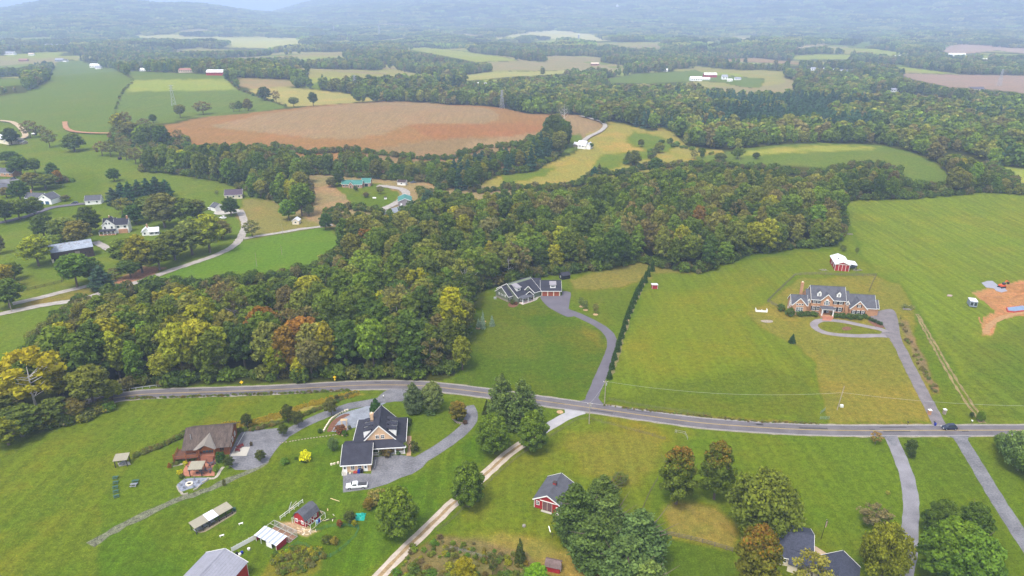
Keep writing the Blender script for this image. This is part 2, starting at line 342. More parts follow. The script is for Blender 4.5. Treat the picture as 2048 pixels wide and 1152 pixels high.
# (name, colour, blotch strength 0..1, furrow strength 0..1, polygon)
LAND = [
 ('below', LAWN, .5, .2, [(-400,1300),(-400,560),(0,628),(155,600),(215,583),(110,650),(55,695),(20,760),(0,800),(0,870),(100,848),(190,815),(240,795),(275,775),(500,768),(880,762),(905,752),(925,722),(932,650),(940,592),(985,572),(1130,548),(1200,540),(1290,525),(1345,541),(1400,548),(1450,530),(1490,510),(1560,500),(1665,491),(1695,468),(1688,425),(1672,400),(1840,396),(1960,384),(2048,388),(2500,395),(2500,1300)]),
 ('leftland', PAST, .5, .2, [(-300,240),(0,240),(60,243),(125,262),(218,262),(300,300),(290,330),(350,350),(430,362),(500,385),(560,395),(620,440),(650,452),(690,480),(670,500),(620,528),(500,545),(440,548),(400,560),(300,560),(215,583),(155,600),(0,628),(-300,680)]),
 ('leftlow', PAST, .6, .2, [(-300,620),(0,628),(155,600),(150,612),(110,650),(55,695),(20,750),(0,790),(-300,900)]),
 ('pasture_far', PASTB, .4, .1, [(-200,195),(0,192),(50,186),(95,165),(105,140),(118,122),(160,120),(190,134),(225,137),(250,150),(268,160),(245,180),(232,210),(228,240),(218,265),(160,270),(125,264),(60,246),(0,243),(-200,240)]),
 ('pasture_r', PASTB, .3, .5, [(268,160),(450,157),(475,180),(575,215),(520,223),(380,236),(335,247),(300,250),(228,240),(245,185)]),
 ('strip', PALEG, .3, .3, [(268,160),(450,157),(475,180),(252,183)]),
 ('yardfar', PASTB, .4, .1, [(250,142),(300,144),(460,150),(455,158),(270,160)]),
 ('tan1', DRYG, .6, .1, [(470,155),(580,160),(590,173),(500,178),(478,172)]),
 ('yel1', (.27,.235,.08), .5, .1, [(495,180),(560,174),(620,178),(700,188),(765,200),(720,204),(600,213),(577,214),(540,200)]),
 ('soil', SOILO, .3, .5, [(325,252),(400,236),(530,222),(640,211),(760,203),(850,205),(900,210),(960,211),(1000,215),(1060,228),(1150,230),(1190,240),(1210,251),(1195,264),(1165,285),(1100,310),(1040,330),(900,350),(640,345),(500,310),(400,300),(340,270)]),
 ('soil_pale', SOILP, .25, .5, [(420,252),(520,229),(640,213),(760,204),(850,205),(900,211),(975,216),(998,228),(998,238),(975,246),(850,248),(800,254),(765,270),(700,277),(620,276),(520,265),(445,258)]),
 ('soil_red', (.215,.10,.034), .2, .5, [(815,250),(900,248),(990,247),(1040,245),(1085,255),(1060,268),(960,274),(870,280)]),
 ('soil_low', SOILM, .3, .5, [(740,300),(860,280),(1060,272),(1110,268),(1110,300),(900,345),(700,330)]),
 ('soil_east', SOILP, .3, .5, [(1135,228),(1190,240),(1208,251),(1190,268),(1165,284),(1140,270),(1060,290),(920,300),(940,283),(1100,262)]),
 ('strip_w', PAST, .4, 0, [(-100,160),(45,157),(48,170),(0,173),(-100,178)]),
 ('f7', (.36,.34,.17), .4, .2, [(230,72),(300,68),(440,72),(520,70),(610,78),(600,85),(675,93),(560,97),(450,95),(440,85),(300,82)]),
 ('f8', PALEG, .4, .2, [(-100,72),(130,74),(100,80),(0,83),(-100,85)]),
 ('f9', PAST, .3, .1, [(510,52),(545,45),(600,50),(690,58),(688,64),(600,58),(560,60)]),
 ('f9b', TAN, .3, .1, [(735,48),(800,46),(850,50),(800,53)]),
 ('f10', (.26,.27,.11), .5, .1, [(800,95),(850,94),(930,103),(1015,116),(1035,121),(950,124),(890,112)]),
 ('f11', (.29,.27,.12), .4, .1, [(925,151),(980,144),(1140,141),(1150,146),(1030,153),(930,162)]),
 ('f12', (.38,.35,.2), .4, .1, [(965,77),(1040,65),(1100,59),(1160,63),(1228,80),(1180,84),(1060,74),(1000,82)]),
 ('f12b', PALEG, .4, .1, [(1065,80),(1125,78),(1125,92),(1080,95),(1065,88)]),
 ('f13', TAN, .4, .1, [(1315,75),(1380,70),(1420,72),(1335,80)]),
 ('f13b', PALEG, .4, .1, [(1395,85),(1420,82),(1460,92),(1400,96)]),
 ('f14', TAN, .3, .1, [(1455,80),(1500,76),(1535,82),(1460,86)]),
 ('f15', PASTB, .3, .2, [(1210,158),(1270,148),(1390,141),(1420,150),(1530,158),(1520,175),(1490,175),(1450,165),(1400,162),(1300,167),(1215,166)]),
 ('f16', SOILP, .3, .3, [(1390,122),(1450,118),(1510,116),(1600,125),(1600,129),(1480,123)]),
 ('f17', PALEG, .4, .1, [(1575,113),(1640,108),(1705,110),(1695,119),(1590,119)]),
 ('f17b', TAN, .4, .1, [(1588,90),(1640,84),(1660,88),(1600,97)]),
 ('f17c', PAST, .4, .1, [(1690,88),(1740,80),(1760,84),(1745,95),(1700,96)]),
 ('f18', (.26,.19,.13), .3, .3, [(1870,95),(1920,88),(1960,86),(2048,95),(2200,100),(2200,112),(2048,107),(1990,101),(1930,108),(1900,108)]),
 ('f19', (.22,.155,.105), .3, .4, [(1783,145),(1850,148),(2048,151),(2200,152),(2200,190),(2048,186),(1990,180),(1900,174),(1830,160)]),
 ('meadow', YEL, .8, .2, [(1200,240),(1255,250),(1300,262),(1325,256),(1350,268),(1372,292),(1400,298),(1445,300),(1455,312),(1400,330),(1330,336),(1320,345),(1260,345),(1200,352),(1160,370),(1100,375),(1040,382),(985,382),(940,372),(1000,352),(1060,347),(1100,327),(1150,305),(1175,288),(1170,270),(1215,252)]),
 ('meadow_g', PAST, .5, .1, [(1270,262),(1310,270),(1350,290),(1340,305),(1290,300),(1250,285)]),
 ('meadow_g2', PAST, .5, .1, [(1200,312),(1300,300),(1310,312),(1240,330),(1205,345),(1185,335)]),
 ('meadow_g3', PASTB, .5, .1, [(1130,275),(1160,268),(1175,285),(1150,300),(1090,325),(1050,330),(1110,295)]),
 ('meadow_g4', PAST, .5, .1, [(1000,348),(1060,340),(1110,335),(1090,352),(1010,368)]),
 ('dome', PASTB, .4, .2, [(1390,315),(1430,308),(1500,295),(1560,289),(1640,286),(1760,290),(1820,303),(1870,325),(1900,352),(1892,374),(1850,370),(1810,367),(1790,335),(1700,332),(1650,335),(1540,332),(1460,330),(1390,332)]),
 ('dome_y', (.27,.26,.09), .5, .1, [(1500,300),(1640,290),(1760,293),(1740,300),(1600,304),(1480,312)]),
 ('east_bit', PALEG, .5, .1, [(1985,331),(2048,336),(2300,340),(2300,385),(2048,380),(2020,365)]),
 ('brownpast', DRYG, .8, .1, [(545,352),(640,346),(740,356),(900,362),(1000,372),(1040,385),(1040,460),(800,470),(600,450),(490,465),(470,430),(500,398),(560,398),(590,380)]),
 ('brownpast2', (.19,.165,.062), .7, .1, [(485,395),(545,400),(600,432),(640,452),(580,462),(510,474),(480,450)]),
 ('teal_lawn', LAWN, .5, .1, [(655,362),(690,360),(760,368),(800,385),(790,408),(755,425),(705,410),(690,390)]),
 ('low_lawn', (.17,.175,.06), .5, .1, [(750,430),(830,420),(840,460),(800,470),(740,450)]),
 ('bright_field', (.11,.18,.038), .4, .2, [(300,560),(345,543),(430,513),(480,483),(560,470),(645,455),(690,480),(680,505),(620,540),(500,560),(400,575),(300,580)]),
 ('vill_lawn', LAWN, .5, .3, [(-200,300),(0,330),(60,345),(190,345),(215,410),(100,440),(0,465),(-200,500)]),
 ('farm_dry', LAWN_O, .8, .1, [(60,598),(180,570),(215,560),(260,545),(330,548),(300,560),(215,582),(155,598),(20,625)]),
 ('farm_dirt', (.30,.15,.08), .8, 0, [(225,560),(290,535),(330,535),(300,552),(230,572)]),
 ('farm_yard', (.14,.16,.05), .7, .1, [(40,545),(110,560),(175,566),(150,572),(40,590),(10,600),(0,560)]),
 # near lawns
 ('w_field', (.118,.148,.026), 1.0, .6, [(-400,1300),(-400,1000),(0,880),(80,858),(200,815),(260,793),(500,787),(700,782),(790,783),(690,800),(620,830),(500,860),(470,850),(360,870),(280,910),(200,1000),(200,1300)]),
 ('goldenrod', (.25,.20,.05), .9, 0, [(440,855),(480,845),(530,835),(600,812),(660,798),(705,786),(730,787),(690,796),(640,812),(560,838),(500,852),(460,858)]),
 ('s_field', (.084,.136,.018), .8, .8, [(180,1300),(200,1060),(380,990),(500,960),(560,915),(690,880),(690,985),(760,985),(830,960),(940,870),(1000,880),(900,1000),(720,1160),(650,1300)]),
 ('slope', (.078,.116,.020), 1.0, .2, [(905,752),(925,722),(932,650),(940,592),(985,600),(1040,612),(1090,600),(1150,640),(1205,665),(1215,700),(1190,760),(1160,800),(1080,795),(960,780),(900,770)]),
 ('slope_dry', (.108,.128,.030), 1.0, .1, [(945,650),(1010,645),(1090,665),(1120,690),(1060,715),(980,705),(935,690)]),
 ('slope_dry2', (.125,.135,.035), 1.0, .1, [(1165,650),(1195,668),(1200,690),(1180,680),(1160,662)]),
 ('slope_r', (.112,.138,.026), .6, .4, [(1130,548),(1200,540),(1290,525),(1300,535),(1270,590),(1250,640),(1215,650),(1140,600),(1125,565)]),
 ('slope_top', LAWN_O, .5, .3, [(1200,541),(1290,525),(1345,541),(1400,548),(1330,556),(1290,560),(1240,575),(1150,580),(1140,560)]),
 ('mid_field', (.132,.162,.024), .5, .7, [(1305,545),(1400,550),(1455,530),(1500,520),(1560,508),(1660,500),(1700,470),(1740,540),(1700,545),(1590,552),(1560,580),(1500,620),(1530,660),(1590,690),(1625,730),(1650,840),(1500,835),(1350,820),(1215,805),(1225,750),(1245,690),(1265,640),(1290,590)]),
 ('mid_yel', (.155,.168,.026), .6, .4, [(1310,590),(1400,580),(1500,560),(1540,600),(1490,640),(1500,700),(1330,760),(1260,740),(1275,660)]),
 ('mid_low', (.108,.135,.024), .6, .3, [(1215,790),(1350,770),(1500,740),(1620,745),(1650,840),(1500,835),(1350,822),(1210,805)]),
 ('mansion_lot', (.172,.158,.038), .6, .4, [(1600,555),(1750,552),(1800,570),(1830,620),(1830,680),(1850,760),(1880,830),(1870,845),(1660,845),(1645,800),(1632,730),(1590,690),(1520,655),(1490,625),(1535,605)]),
 ('mansion_green', (.142,.150,.030), .6, .3, [(1640,640),(1700,645),(1770,660),(1760,668),(1700,670),(1650,664)]),
 ('east_field', (.150,.182,.036), .5, .9, [(1690,400),(1840,397),(1960,385),(2048,389),(2500,395),(2500,880),(1975,845),(1940,780),(1860,650),(1800,565),(1750,545),(1715,480)]),
 ('east_green', (.108,.145,.030), .5, .8, [(1880,640),(1960,690),(2048,640),(2400,640),(2400,860),(1980,846),(1930,760)]),
 ('road_n', LAWN_O, .6, .1, [(1215,808),(1350,822),(1500,838),(1650,846),(1870,848),(1870,853),(1650,853),(1500,843),(1300,824),(1200,812)]),
 ('s_mid', (.128,.156,.026), .7, .6, [(1010,880),(1160,832),(1200,825),(1300,845),(1400,862),(1370,900),(1310,980),(1290,1100),(1200,1300),(760,1300),(860,1150),(900,1060),(960,980)]),
 ('s_mid_o', (.165,.15,.03), .7, .5, [(1130,880),(1250,850),(1330,880),(1310,960),(1290,990),(1150,930)]),
 ('s_mid_brown', (.19,.165,.045), .8, .2, [(900,1080),(1000,1050),(1080,1080),(1180,1100),(1260,1150),(1200,1300),(880,1300)]),
 ('s_east', (.108,.150,.022), .6, .5, [(1400,868),(1760,874),(1800,940),(1820,1000),(1815,1300),(1480,1300),(1340,1150),(1320,1000),(1360,920)]),
 ('s_east_o', (.19,.165,.045), .8, .2, [(1350,1000),(1440,1010),(1480,1060),(1470,1100),(1330,1070),(1320,1030)]),
 ('s_east_g', (.085,.125,.020), .4, .3, [(1330,1075),(1470,1105),(1480,1300),(1330,1300)]),
 ('s_far_east', (.100,.138,.020), .5, .5, [(1795,874),(1900,876),(1960,960),(2060,1110),(2100,1300),(1840,1300),(1835,1000)]),
 ('thicket_floor', (.16,.125,.055), .9, 0, [(770,1160),(830,1100),(880,1070),(960,1080),(1060,1110),(1090,1160),(1090,1250),(740,1250)]),
 ('garden_bed', (.15,.15,.04), .9, 0, [(540,1115),(600,1090),(650,1105),(640,1140),(560,1180),(500,1170)]),
 ('barnyard', (.30,.23,.13), .9, 0, [(560,1045),(600,1040),(625,1060),(640,1062),(615,1075),(590,1068),(565,1062)]),
 ('mudsite', MUD, .9, 0, [(1945,585),(1990,575),(2048,560),(2300,560),(2300,670),(2048,625),(1995,640),(1985,668),(1965,670),(1960,650),(1975,630),(1995,618),(1965,600)]),
 ('weeds_strip', (.16,.12,.06), .9, 0, [(1795,640),(1812,640),(1850,720),(1880,790),(1865,790),(1835,730)]),
]
# where trees may not stand: every traced cover except these wooded floors
OPEN = [(n, p) for n, c, b, f, p in LAND]
LANDPOLY = {n: p for n, c, b, f, p in LAND}

FEATHER = dict(slope_dry=34, slope_dry2=10, w_field=5, goldenrod=5, s_field=16, slope=9, slope_r=12, slope_top=9, mid_field=8, mid_yel=42, mid_low=26, mansion_lot=6, mansion_green=12,
    east_field=8, east_green=40, road_n=5, s_mid=16, s_mid_o=46, s_mid_brown=38, s_east=18, s_east_o=22, s_east_g=6, s_far_east=8, thicket_floor=14, garden_bed=10,
    barnyard=8, mudsite=5, weeds_strip=7, farm_dry=6, farm_yard=12, farm_dirt=6, vill_lawn=10, brownpast=5, brownpast2=6, teal_lawn=4, low_lawn=7, meadow_g=9, meadow_g2=6,
    meadow_g3=8, meadow_g4=6, dome_y=7, leftland=6, pasture_far=5, soil_red=5, soil_low=4, soil_pale=2)

def edge_weight(px, py, poly, fe):
    ins = in_poly(px, py, poly)
    d = np.full(px.shape, 1e9)
    for i in range(len(poly)):
        x1, y1 = poly[i]; x2, y2 = poly[(i + 1) % len(poly)]
        dx, dy = x2 - x1, y2 - y1; L = dx * dx + dy * dy + 1e-9
        t = np.clip(((px - x1) * dx + (py - y1) * dy) / L, 0, 1)
        d = np.minimum(d, np.hypot(px - x1 - t * dx, (py - y1 - t * dy) * 1.3))
    sd = np.where(ins, d, -d)
    return sstep(-fe / 2, fe / 2, sd)

def far_gap(x, y):
    d = np.hypot(x, y)
    return vnoise(x + 60 * np.sin(y / 300), y * .42, 150, 6) - 2.0 * sstep(4200, 5200, d)

def ground_sheet():
    # a fan of rings about the camera's foot, finer near, out past the ridges
    ds = [18.0]
    while ds[-1] < 650: ds.append(ds[-1] + max(0.0026 * (ds[-1]**2 + CAM_H**2) / CAM_H, 0.8))
    while ds[-1] < 17000: ds.append(ds[-1] * 1.0135)
    ds = np.array(ds)
    az = np.radians(np.concatenate([np.linspace(-75, -42, 24, endpoint=False), np.linspace(-42, 42, 620), np.linspace(43, 75, 24)]))
    D, A = np.meshgrid(ds, az, indexing='ij')
    X = D * np.sin(A); Y = D * np.cos(A) ; Z = T(X, Y)
    nr, nc = D.shape
    idx = np.arange(nr * nc).reshape(nr, nc)
    faces = np.stack([idx[:-1, :-1], idx[:-1, 1:], idx[1:, 1:], idx[1:, :-1]], -1).reshape(-1, 4)[:, ::-1]
    verts = np.stack([X, Y, Z], -1).reshape(-1, 3)
    col = np.zeros((nr * nc, 4), np.float32); col[:, :3] = FOREST_FLOOR; col[:, 3] = .5
    fur = np.zeros(nr * nc, np.float32)
    x, y, z = X.ravel(), Y.ravel(), Z.ravel()
    depth = y * CP - (z - CAM_H) * SP
    front = depth > 10
    px, py = proj(x, y, z)
    # ragged edges: shift the lookup a little with the ground's own noise
    s = 1400 / np.maximum(depth, 20)
    px = px + vnoise(x, y, 3.1, 4) * 0.8 * s * .6; py = py + vnoise(x, y, 4.3, 9) * .35 * s * .6
    soft_x = vnoise(x, y, 11, 2); soft_y = vnoise(x, y, 9, 12)
    for name, c, blotch, furrow, poly in LAND:
        fe = FEATHER.get(name, 2.0)
        xs = [q[0] for q in poly]; ys = [q[1] for q in poly]
        k = np.nonzero(front & (px > min(xs) - fe) & (px < max(xs) + fe) & (py > min(ys) - fe) & (py < max(ys) + fe))[0]
        w = edge_weight(px[k] + soft_x[k] * fe * .7, py[k] + soft_y[k] * fe * .5, poly, fe)[:, None]
        col[k, :3] = col[k, :3] * (1 - w) + np.array(c) * w; col[k, 3] = col[k, 3] * (1 - w[:, 0]) + blotch * w[:, 0]
        fur[k] = fur[k] * (1 - w[:, 0]) + furrow * w[:, 0]
    dist = D.ravel(); gp = far_gap(x, y); tone = vnoise(x, y, 330, 14)
    k = (dist > 1150) & (gp > .12) & (np.abs(col[:, 0] - FOREST_FLOOR[0]) < 1e-4)
    pal = np.array([PAST, PALEG, (.24, .22, .10), (.22, .185, .10), (.16, .19, .07)])
    col[k, :3] = pal[np.clip(((tone[k] + 1.0) * 2.5), 0, 4).astype(int)]; col[k, 3] = .4
    # behind / beside / under the camera: lawn carries on
    k = (D.ravel() < 130); col[k, :3] = LAWN; 
    far = sstep(2600, 5200, D.ravel())
    me = mesh_np('ground', verts, faces, ground_mat(), smooth=True)
    a = me.attributes.new('cover', 'FLOAT_COLOR', 'POINT'); a.data.foreach_set('color', col.ravel())
    b = me.attributes.new('furrow', 'FLOAT', 'POINT'); b.data.foreach_set('value', fur)
    o = link('ground', me); tag(o, 'rolling farmland with mown lawns, pastures and ploughed fields', kind='structure')
    return o

def ground_mat():
    m, nt, n, l = mat_new('ground')
    out = n.new('ShaderNodeOutputMaterial'); b = n.new('ShaderNodeBsdfPrincipled'); l.new(b.outputs[0], out.inputs[0])
    b.inputs['Roughness'].default_value = 1.0; b.inputs['Specular IOR Level'].default_value = 0.0
    at = n.new('ShaderNodeAttribute'); at.attribute_name = 'cover'
    fu = n.new('ShaderNodeAttribute'); fu.attribute_name = 'furrow'
    tc = n.new('ShaderNodeTexCoord'); src = tc.outputs['Object']
    def noise(scale, detail=5, rough=.6, sc=None, rot=0):
        t = n.new('ShaderNodeTexNoise'); t.inputs['Scale'].default_value = scale; t.inputs['Detail'].default_value = detail; t.inputs['Roughness'].default_value = rough
        if sc:
            mp = n.new('ShaderNodeMapping'); mp.inputs['Scale'].default_value = sc; mp.inputs['Rotation'].default_value = (0, 0, rot)
            l.new(src, mp.inputs[0]); l.new(mp.outputs[0], t.inputs['Vector'])
        else: l.new(src, t.inputs['Vector'])
        return t.outputs['Fac']
    def rng(v, a, b_, c, d):
        r = n.new('ShaderNodeMapRange'); r.inputs[1].default_value = a; r.inputs[2].default_value = b_; r.inputs[3].default_value = c; r.inputs[4].default_value = d
        l.new(v, r.inputs[0]); return r.outputs[0]
    def mul(p, q):
        x = n.new('ShaderNodeMath'); x.operation = 'MULTIPLY'
        for i, v in enumerate((p, q)):
            if isinstance(v, (int, float)): x.inputs[i].default_value = v
            else: l.new(v, x.inputs[i])
        return x.outputs[0]
    def mixc(fac, a_, b_, mode='MIX'):
        x = n.new('ShaderNodeMix'); x.data_type = 'RGBA'; x.blend_type = mode
        if isinstance(fac, (int, float)): x.inputs[0].default_value = fac
        else: l.new(fac, x.inputs[0])
        for i, v in ((6, a_), (7, b_)):
            if isinstance(v, tuple): x.inputs[i].default_value = (*v, 1)
            else: l.new(v, x.inputs[i])
        return x.outputs[2]
    c = at.outputs['Color']
    sp = n.new('ShaderNodeSeparateColor'); l.new(c, sp.inputs[0]); sub = n.new('ShaderNodeMath'); sub.operation = 'SUBTRACT'; l.new(sp.outputs[1], sub.inputs[0]); l.new(sp.outputs[0], sub.inputs[1])
    green = rng(sub.outputs[0], -.06, .0, 0, 1)
    # broad drifts of drier and of lusher growth
    dry = rng(noise(.022, 6, .66), .48, .62, 0, .8)
    dry2 = rng(noise(.16, 5, .7), .56, .74, 0, .5)
    c = mixc(mul(dry, at.outputs['Alpha']), c, mixc(1, c, (1.5, 1.05, 1.2), 'MULTIPLY'))
    c = mixc(mul(dry2, at.outputs['Alpha']), c, mixc(1, c, (1.55, 1.12, 1.6), 'MULTIPLY'))
    lush = rng(noise(.05, 6, .65), .52, .68, 0, .6)
    c = mixc(mul(lush, at.outputs['Alpha']), c, mixc(1, c, (.66, .92, .7), 'MULTIPLY'))
    # mowing and drilling lines run one way, softly broken
    fl = rng(noise(1, 4, .6, (.33, .018, 1), .42), .38, .62, .85, 1.15)
    fl2 = rng(noise(1, 3, .6, (.9, .05, 1), -1.05), .38, .62, .86, 1.14)
    ff = mixc(fu.outputs['Fac'], (1, 1, 1), fl); ff = mixc(mul(fu.outputs['Fac'], .35), ff, mixc(1, ff, fl2, 'MULTIPLY'))
    c = mixc(1, c, ff, 'MULTIPLY')
    # tufts
    c = mixc(1, c, rng(noise(.55, 7, .8), .36, .66, .70, 1.28), 'MULTIPLY')
    c = mixc(1, c, rng(noise(2.6, 4, .7), .36, .66, .72, 1.30), 'MULTIPLY')
    c = mixc(mul(rng(noise(1.1, 5, .8), .58, .70, 0, .9), at.outputs['Alpha']), c, mixc(1, c, (1.9, 1.25, 1.6), 'MULTIPLY'))
    c = mixc(mul(rng(noise(.35, 5, .75), .57, .70, 0, .8), at.outputs['Alpha']), c, mixc(1, c, (.62, .80, .7), 'MULTIPLY'))
    c = mixc(1, c, mixc(green, (1, 1, 1), (.74, .79, .28)), 'MULTIPLY')
    l.new(c, b.inputs['Base Color'])
    bp = n.new('ShaderNodeBump'); bp.inputs['Strength'].default_value = .5; bp.inputs['Distance'].default_value = .25
    l.new(noise(1.6, 6, .7), bp.inputs['Height']); l.new(bp.outputs[0], b.inputs['Normal'])
    return m

# ---------------------------------------------------------------- roads, drives, yards
def spline(pts, step=2.0, closed=False):
    """Catmull-Rom through world xy points, resampled"""
    P_ = [Vector((p[0], p[1])) for p in pts]
    out = []
    n = len(P_)
    for i in range(n - 1):
        a, b, c, d = P_[max(i-1, 0)], P_[i], P_[i+1], P_[min(i+2, n-1)]
        k = max(2, int((c - b).length / step))
        for j in range(k):
            t = j / k
            out.append(0.5 * ((2*b) + (c - a)*t + (2*a - 5*b + 4*c - d)*t*t + (3*b - a - 3*c + d)*t**3))
    out.append(P_[-1]); return out

def ribbon(name, line, w0, w1, lift, m, label=None, kind='structure', parent=None, thick=0.0, ragged=0.0, breaks=None):
    """strip between offsets w0 and w1 (metres right of the line, minus = left)"""
    vs, fs = [], []
    rr = random.Random(len(line))
    for i, p in enumerate(line):
        d = (line[min(i+1, len(line)-1)] - line[max(i-1, 0)]).normalized()
        nrm = Vector((d.y, -d.x))
        for w in (w0, (w0 + w1) / 2, w1):
            ww = w + (rr.uniform(-ragged, ragged) if w != (w0 + w1) / 2 else 0)
            q = p + nrm * ww
            vs.append((q.x, q.y, Tz(q.x, q.y) + lift))
    for i in range(len(line) - 1):
        if breaks and breaks(i): continue
        for k in range(2):
            fs.append((3*i + k, 3*i + k + 1, 3*i + k + 4, 3*i + k + 3))
    me = bpy.data.meshes.new(name); me.from_pydata(vs, [], fs); me.materials.append(m); me.update()
    if me.polygons and me.polygons[0].normal.z < 0: me.flip_normals()
    o = link(name, me, parent)
    if parent is None: tag(o, label, kind=kind)
    elif label: o['label'] = label
    return o

def lift_for(p):
    d = math.hypot(p[0], p[1]); return 0.03 + max(0, d - 300) * 0.0016

def area(name, pxpts, m, label=None, lift=0.035, kind='structure', smooth=True, world=False, parent=None, side=0.15):
    """a flat sheet following an outline traced in the photo, with a shallow skirt"""
    pts = [P(*q).xy if not world else Vector(q) for q in pxpts]
    if smooth:
        pts = spline([pts[-1]] + pts + [pts[0], pts[1]], 1.5)
        k = len(spline([pts[0], pts[1]], 1.5))
        # drop the doubled ends
        a = P(*pxpts[0]).xy if not world else Vector(pxpts[0])
        i0 = min(range(len(pts) // 2), key=lambda i: (pts[i] - a).length)
        i1 = min(range(len(pts) // 2, len(pts)), key=lambda i: (pts[i] - a).length)
        pts = pts[i0:i1]
    loop = [Vector((p.x, p.y, 0)) for p in pts]
    tris = geometry.tessellate_polygon([loop])
    vs = [(p.x, p.y, Tz(p.x, p.y) + lift) for p in pts]
    n = len(vs)
    vs += [(x, y, z - side) for x, y, z in vs]
    fs = [tuple(t) for t in tris]
    fs = [f if (loop[f[1]] - loop[f[0]]).cross(loop[f[2]] - loop[f[0]]).z > 0 else f[::-1] for f in fs]
    ccw = sum(loop[i].x * loop[(i+1) % n].y - loop[(i+1) % n].x * loop[i].y for i in range(n)) > 0
    for i in range(n):
        j = (i + 1) % n
        fs.append((i, n + i, n + j, j) if ccw else (j, n + j, n + i, i))
    me = bpy.data.meshes.new(name); me.from_pydata(vs, [], fs); me.materials.append(m); me.update()
    o = link(name, me, parent)
    if parent is None: tag(o, label, kind=kind)
    elif label: o['label'] = label
    return o

def pline(pts, step=2.0):
    return spline([P(*q).xy for q in pts], step)

M_ASPH = mat('asphalt', (.158, .142, .150), .9, .3, 5, 6, .25, streak=(1, 1, 1))
M_ASPH_OLD = mat('old_asphalt', (.19, .187, .20), .9, .38, 4, 2, .25)
M_ASPH_DARK = mat('purple_asphalt', (.145, .132, .155), .9, .2, 5, 6, .25)
M_AGED = mat('aged_asphalt', (.20, .178, .182), .9, .35, 3, 3, .25)
M_GRAVEL = mat('gravel', (.40, .36, .32), .95, .35, 2, 5, .5)
M_GRAVEL_B = mat('blue_gravel', (.27, .29, .33), .95, .4, 2.5, 4, .5)
M_LANE = mat('lane_stone', (.52, .44, .36), .95, .3, 2, 6, .5)
M_LANE_MID = mat('lane_crown', (.34, .24, .12), .95, .4, 1.2, 4, .5)
M_CONC = mat('concrete', (.47, .44, .38), .85, .15, 3, 6, .15)
M_LINE_W = mat('white_line', (.50, .50, .49), .7, .2, 2, 9, 0)
M_LINE_Y = mat('yellow_line', (.46, .34, .12), .7, .2, 2, 9, 0)
M_SHOULD = mat('road_shoulder', (.33, .29, .22), .95, .4, 1.2, 5, .4)
M_WATER = mat('creek_water', (.30, .32, .36), .25, .15, 3, 1, .1, spec=.6)

ground = ground_sheet()

ROAD = [(-330,930),(-120,880),(60,838),(175,808),(242,794),(300,788),(400,784.5),(500,781.5),(600,777),(700,771.5),(760,770),(830,771),(890,776),(975,786.5),(1080,801.5),(1180,815.5),(1300,832.5),(1400,845.5),(1500,853.5),(1600,859),(1700,861.2),(1800,861.2),(2048,860.5),(2500,860)]
rl = pline(ROAD, 2.0)
road = ribbon('road', rl, -3.15, 3.15, .055, M_ASPH, 'two lane country road with double yellow centre line')
ribbon('road_shoulder', rl, -3.75, 3.75, .03, M_SHOULD, 'thin gravel shoulder of the country road', ragged=.22)
for s in (-1, 1):
    ribbon('edge_line', rl, s * 2.93 - .075, s * 2.93 + .075, .062, M_LINE_W, parent=road)
    ribbon('centre_line', rl, s * .13 - .075, s * .13 + .075, .062, M_LINE_Y, parent=road)
# tar repairs across the lanes
M_TAR = mat('tar_patch', (.085, .08, .085), .9, .2, 2, 6, .1)
for k in range(26):
    i = R.randrange(30, len(rl) - 30); a = R.uniform(-2.4, 1.2)
    ribbon('tar_patch', rl[i:i + R.choice((2, 2, 3, 5))], a, a + R.uniform(.15, 1.1), .060, M_TAR, parent=road, ragged=.05)

def drive(name, pts, w, m, label, lift=.040, ragged=.13):
    l = pline(pts, 2.0)
    q = l[len(l) // 2]
    return ribbon(name, l, -w / 2, w / 2, lift_for(q) + lift - .03, m, label, ragged=ragged)

drive('driveway', [(1179,822),(1183,800),(1192,775),(1205,745),(1218,715),(1225,690),(1218,668),(1196,650),(1160,632),(1130,620),(1108,608)], 4.3, M_ASPH_DARK, 'purple grey driveway curving up to the green craftsman house')
area('driveway_mouth', [(1150,806),(1172,798),(1186,780),(1193,780),(1196,795),(1210,815),(1195,822),(1165,818)], M_ASPH_DARK, 'flared mouth of the purple grey driveway', .048)
area('parking_court', [(1082,592),(1122,591),(1124,583),(1141,585),(1139,606),(1138,620),(1150,630),(1136,634),(1110,622),(1092,610)], M_ASPH_DARK, 'garage forecourt of the green craftsman house', .050)
drive('driveway', [(1880,852),(1868,828),(1848,790),(1822,740),(1800,695),(1790,680)], 4.2, M_AGED, 'long driveway from the road up to the brick mansion')
area('parking_court', [(1738,640),(1745,628),(1757,622),(1785,619),(1796,640),(1800,668),(1806,690),(1796,692),(1778,676),(1760,668),(1772,660),(1760,648)], M_AGED, 'asphalt court beside the brick mansion garage', .050)
drive('driveway', [(1772,672),(1750,671),(1720,672),(1680,670),(1648,665),(1630,655),(1628,648),(1636,642),(1655,640),(1690,644),(1725,651),(1762,659),(1772,664)], 3.2, mat('old_loop', (.27,.24,.25), .9, .3, 4, 5, .3), 'looped turning drive in front of the brick mansion', .044)
drive('driveway', [(1779,866),(1787,885),(1800,915),(1813,950),(1820,985),(1822,1020),(1820,1060),(1817,1100),(1808,1150),(1795,1220)], 4.0, mat('worn_drive', (.25,.24,.26), .9, .35, 5, 5, .3), 'worn grey driveway bending down past the yellow green tree')
drive('driveway', [(1915,868),(1935,900),(1965,950),(2000,1008),(2048,1082),(2120,1190)], 4.1, M_ASPH_OLD, 'straight pale grey driveway at the right edge')
area('driveway_mouth', [(1755,869),(1795,869),(1790,876),(1795,890),(1782,890),(1772,876)], M_ASPH_OLD, 'flared mouth of the worn grey driveway', .046)
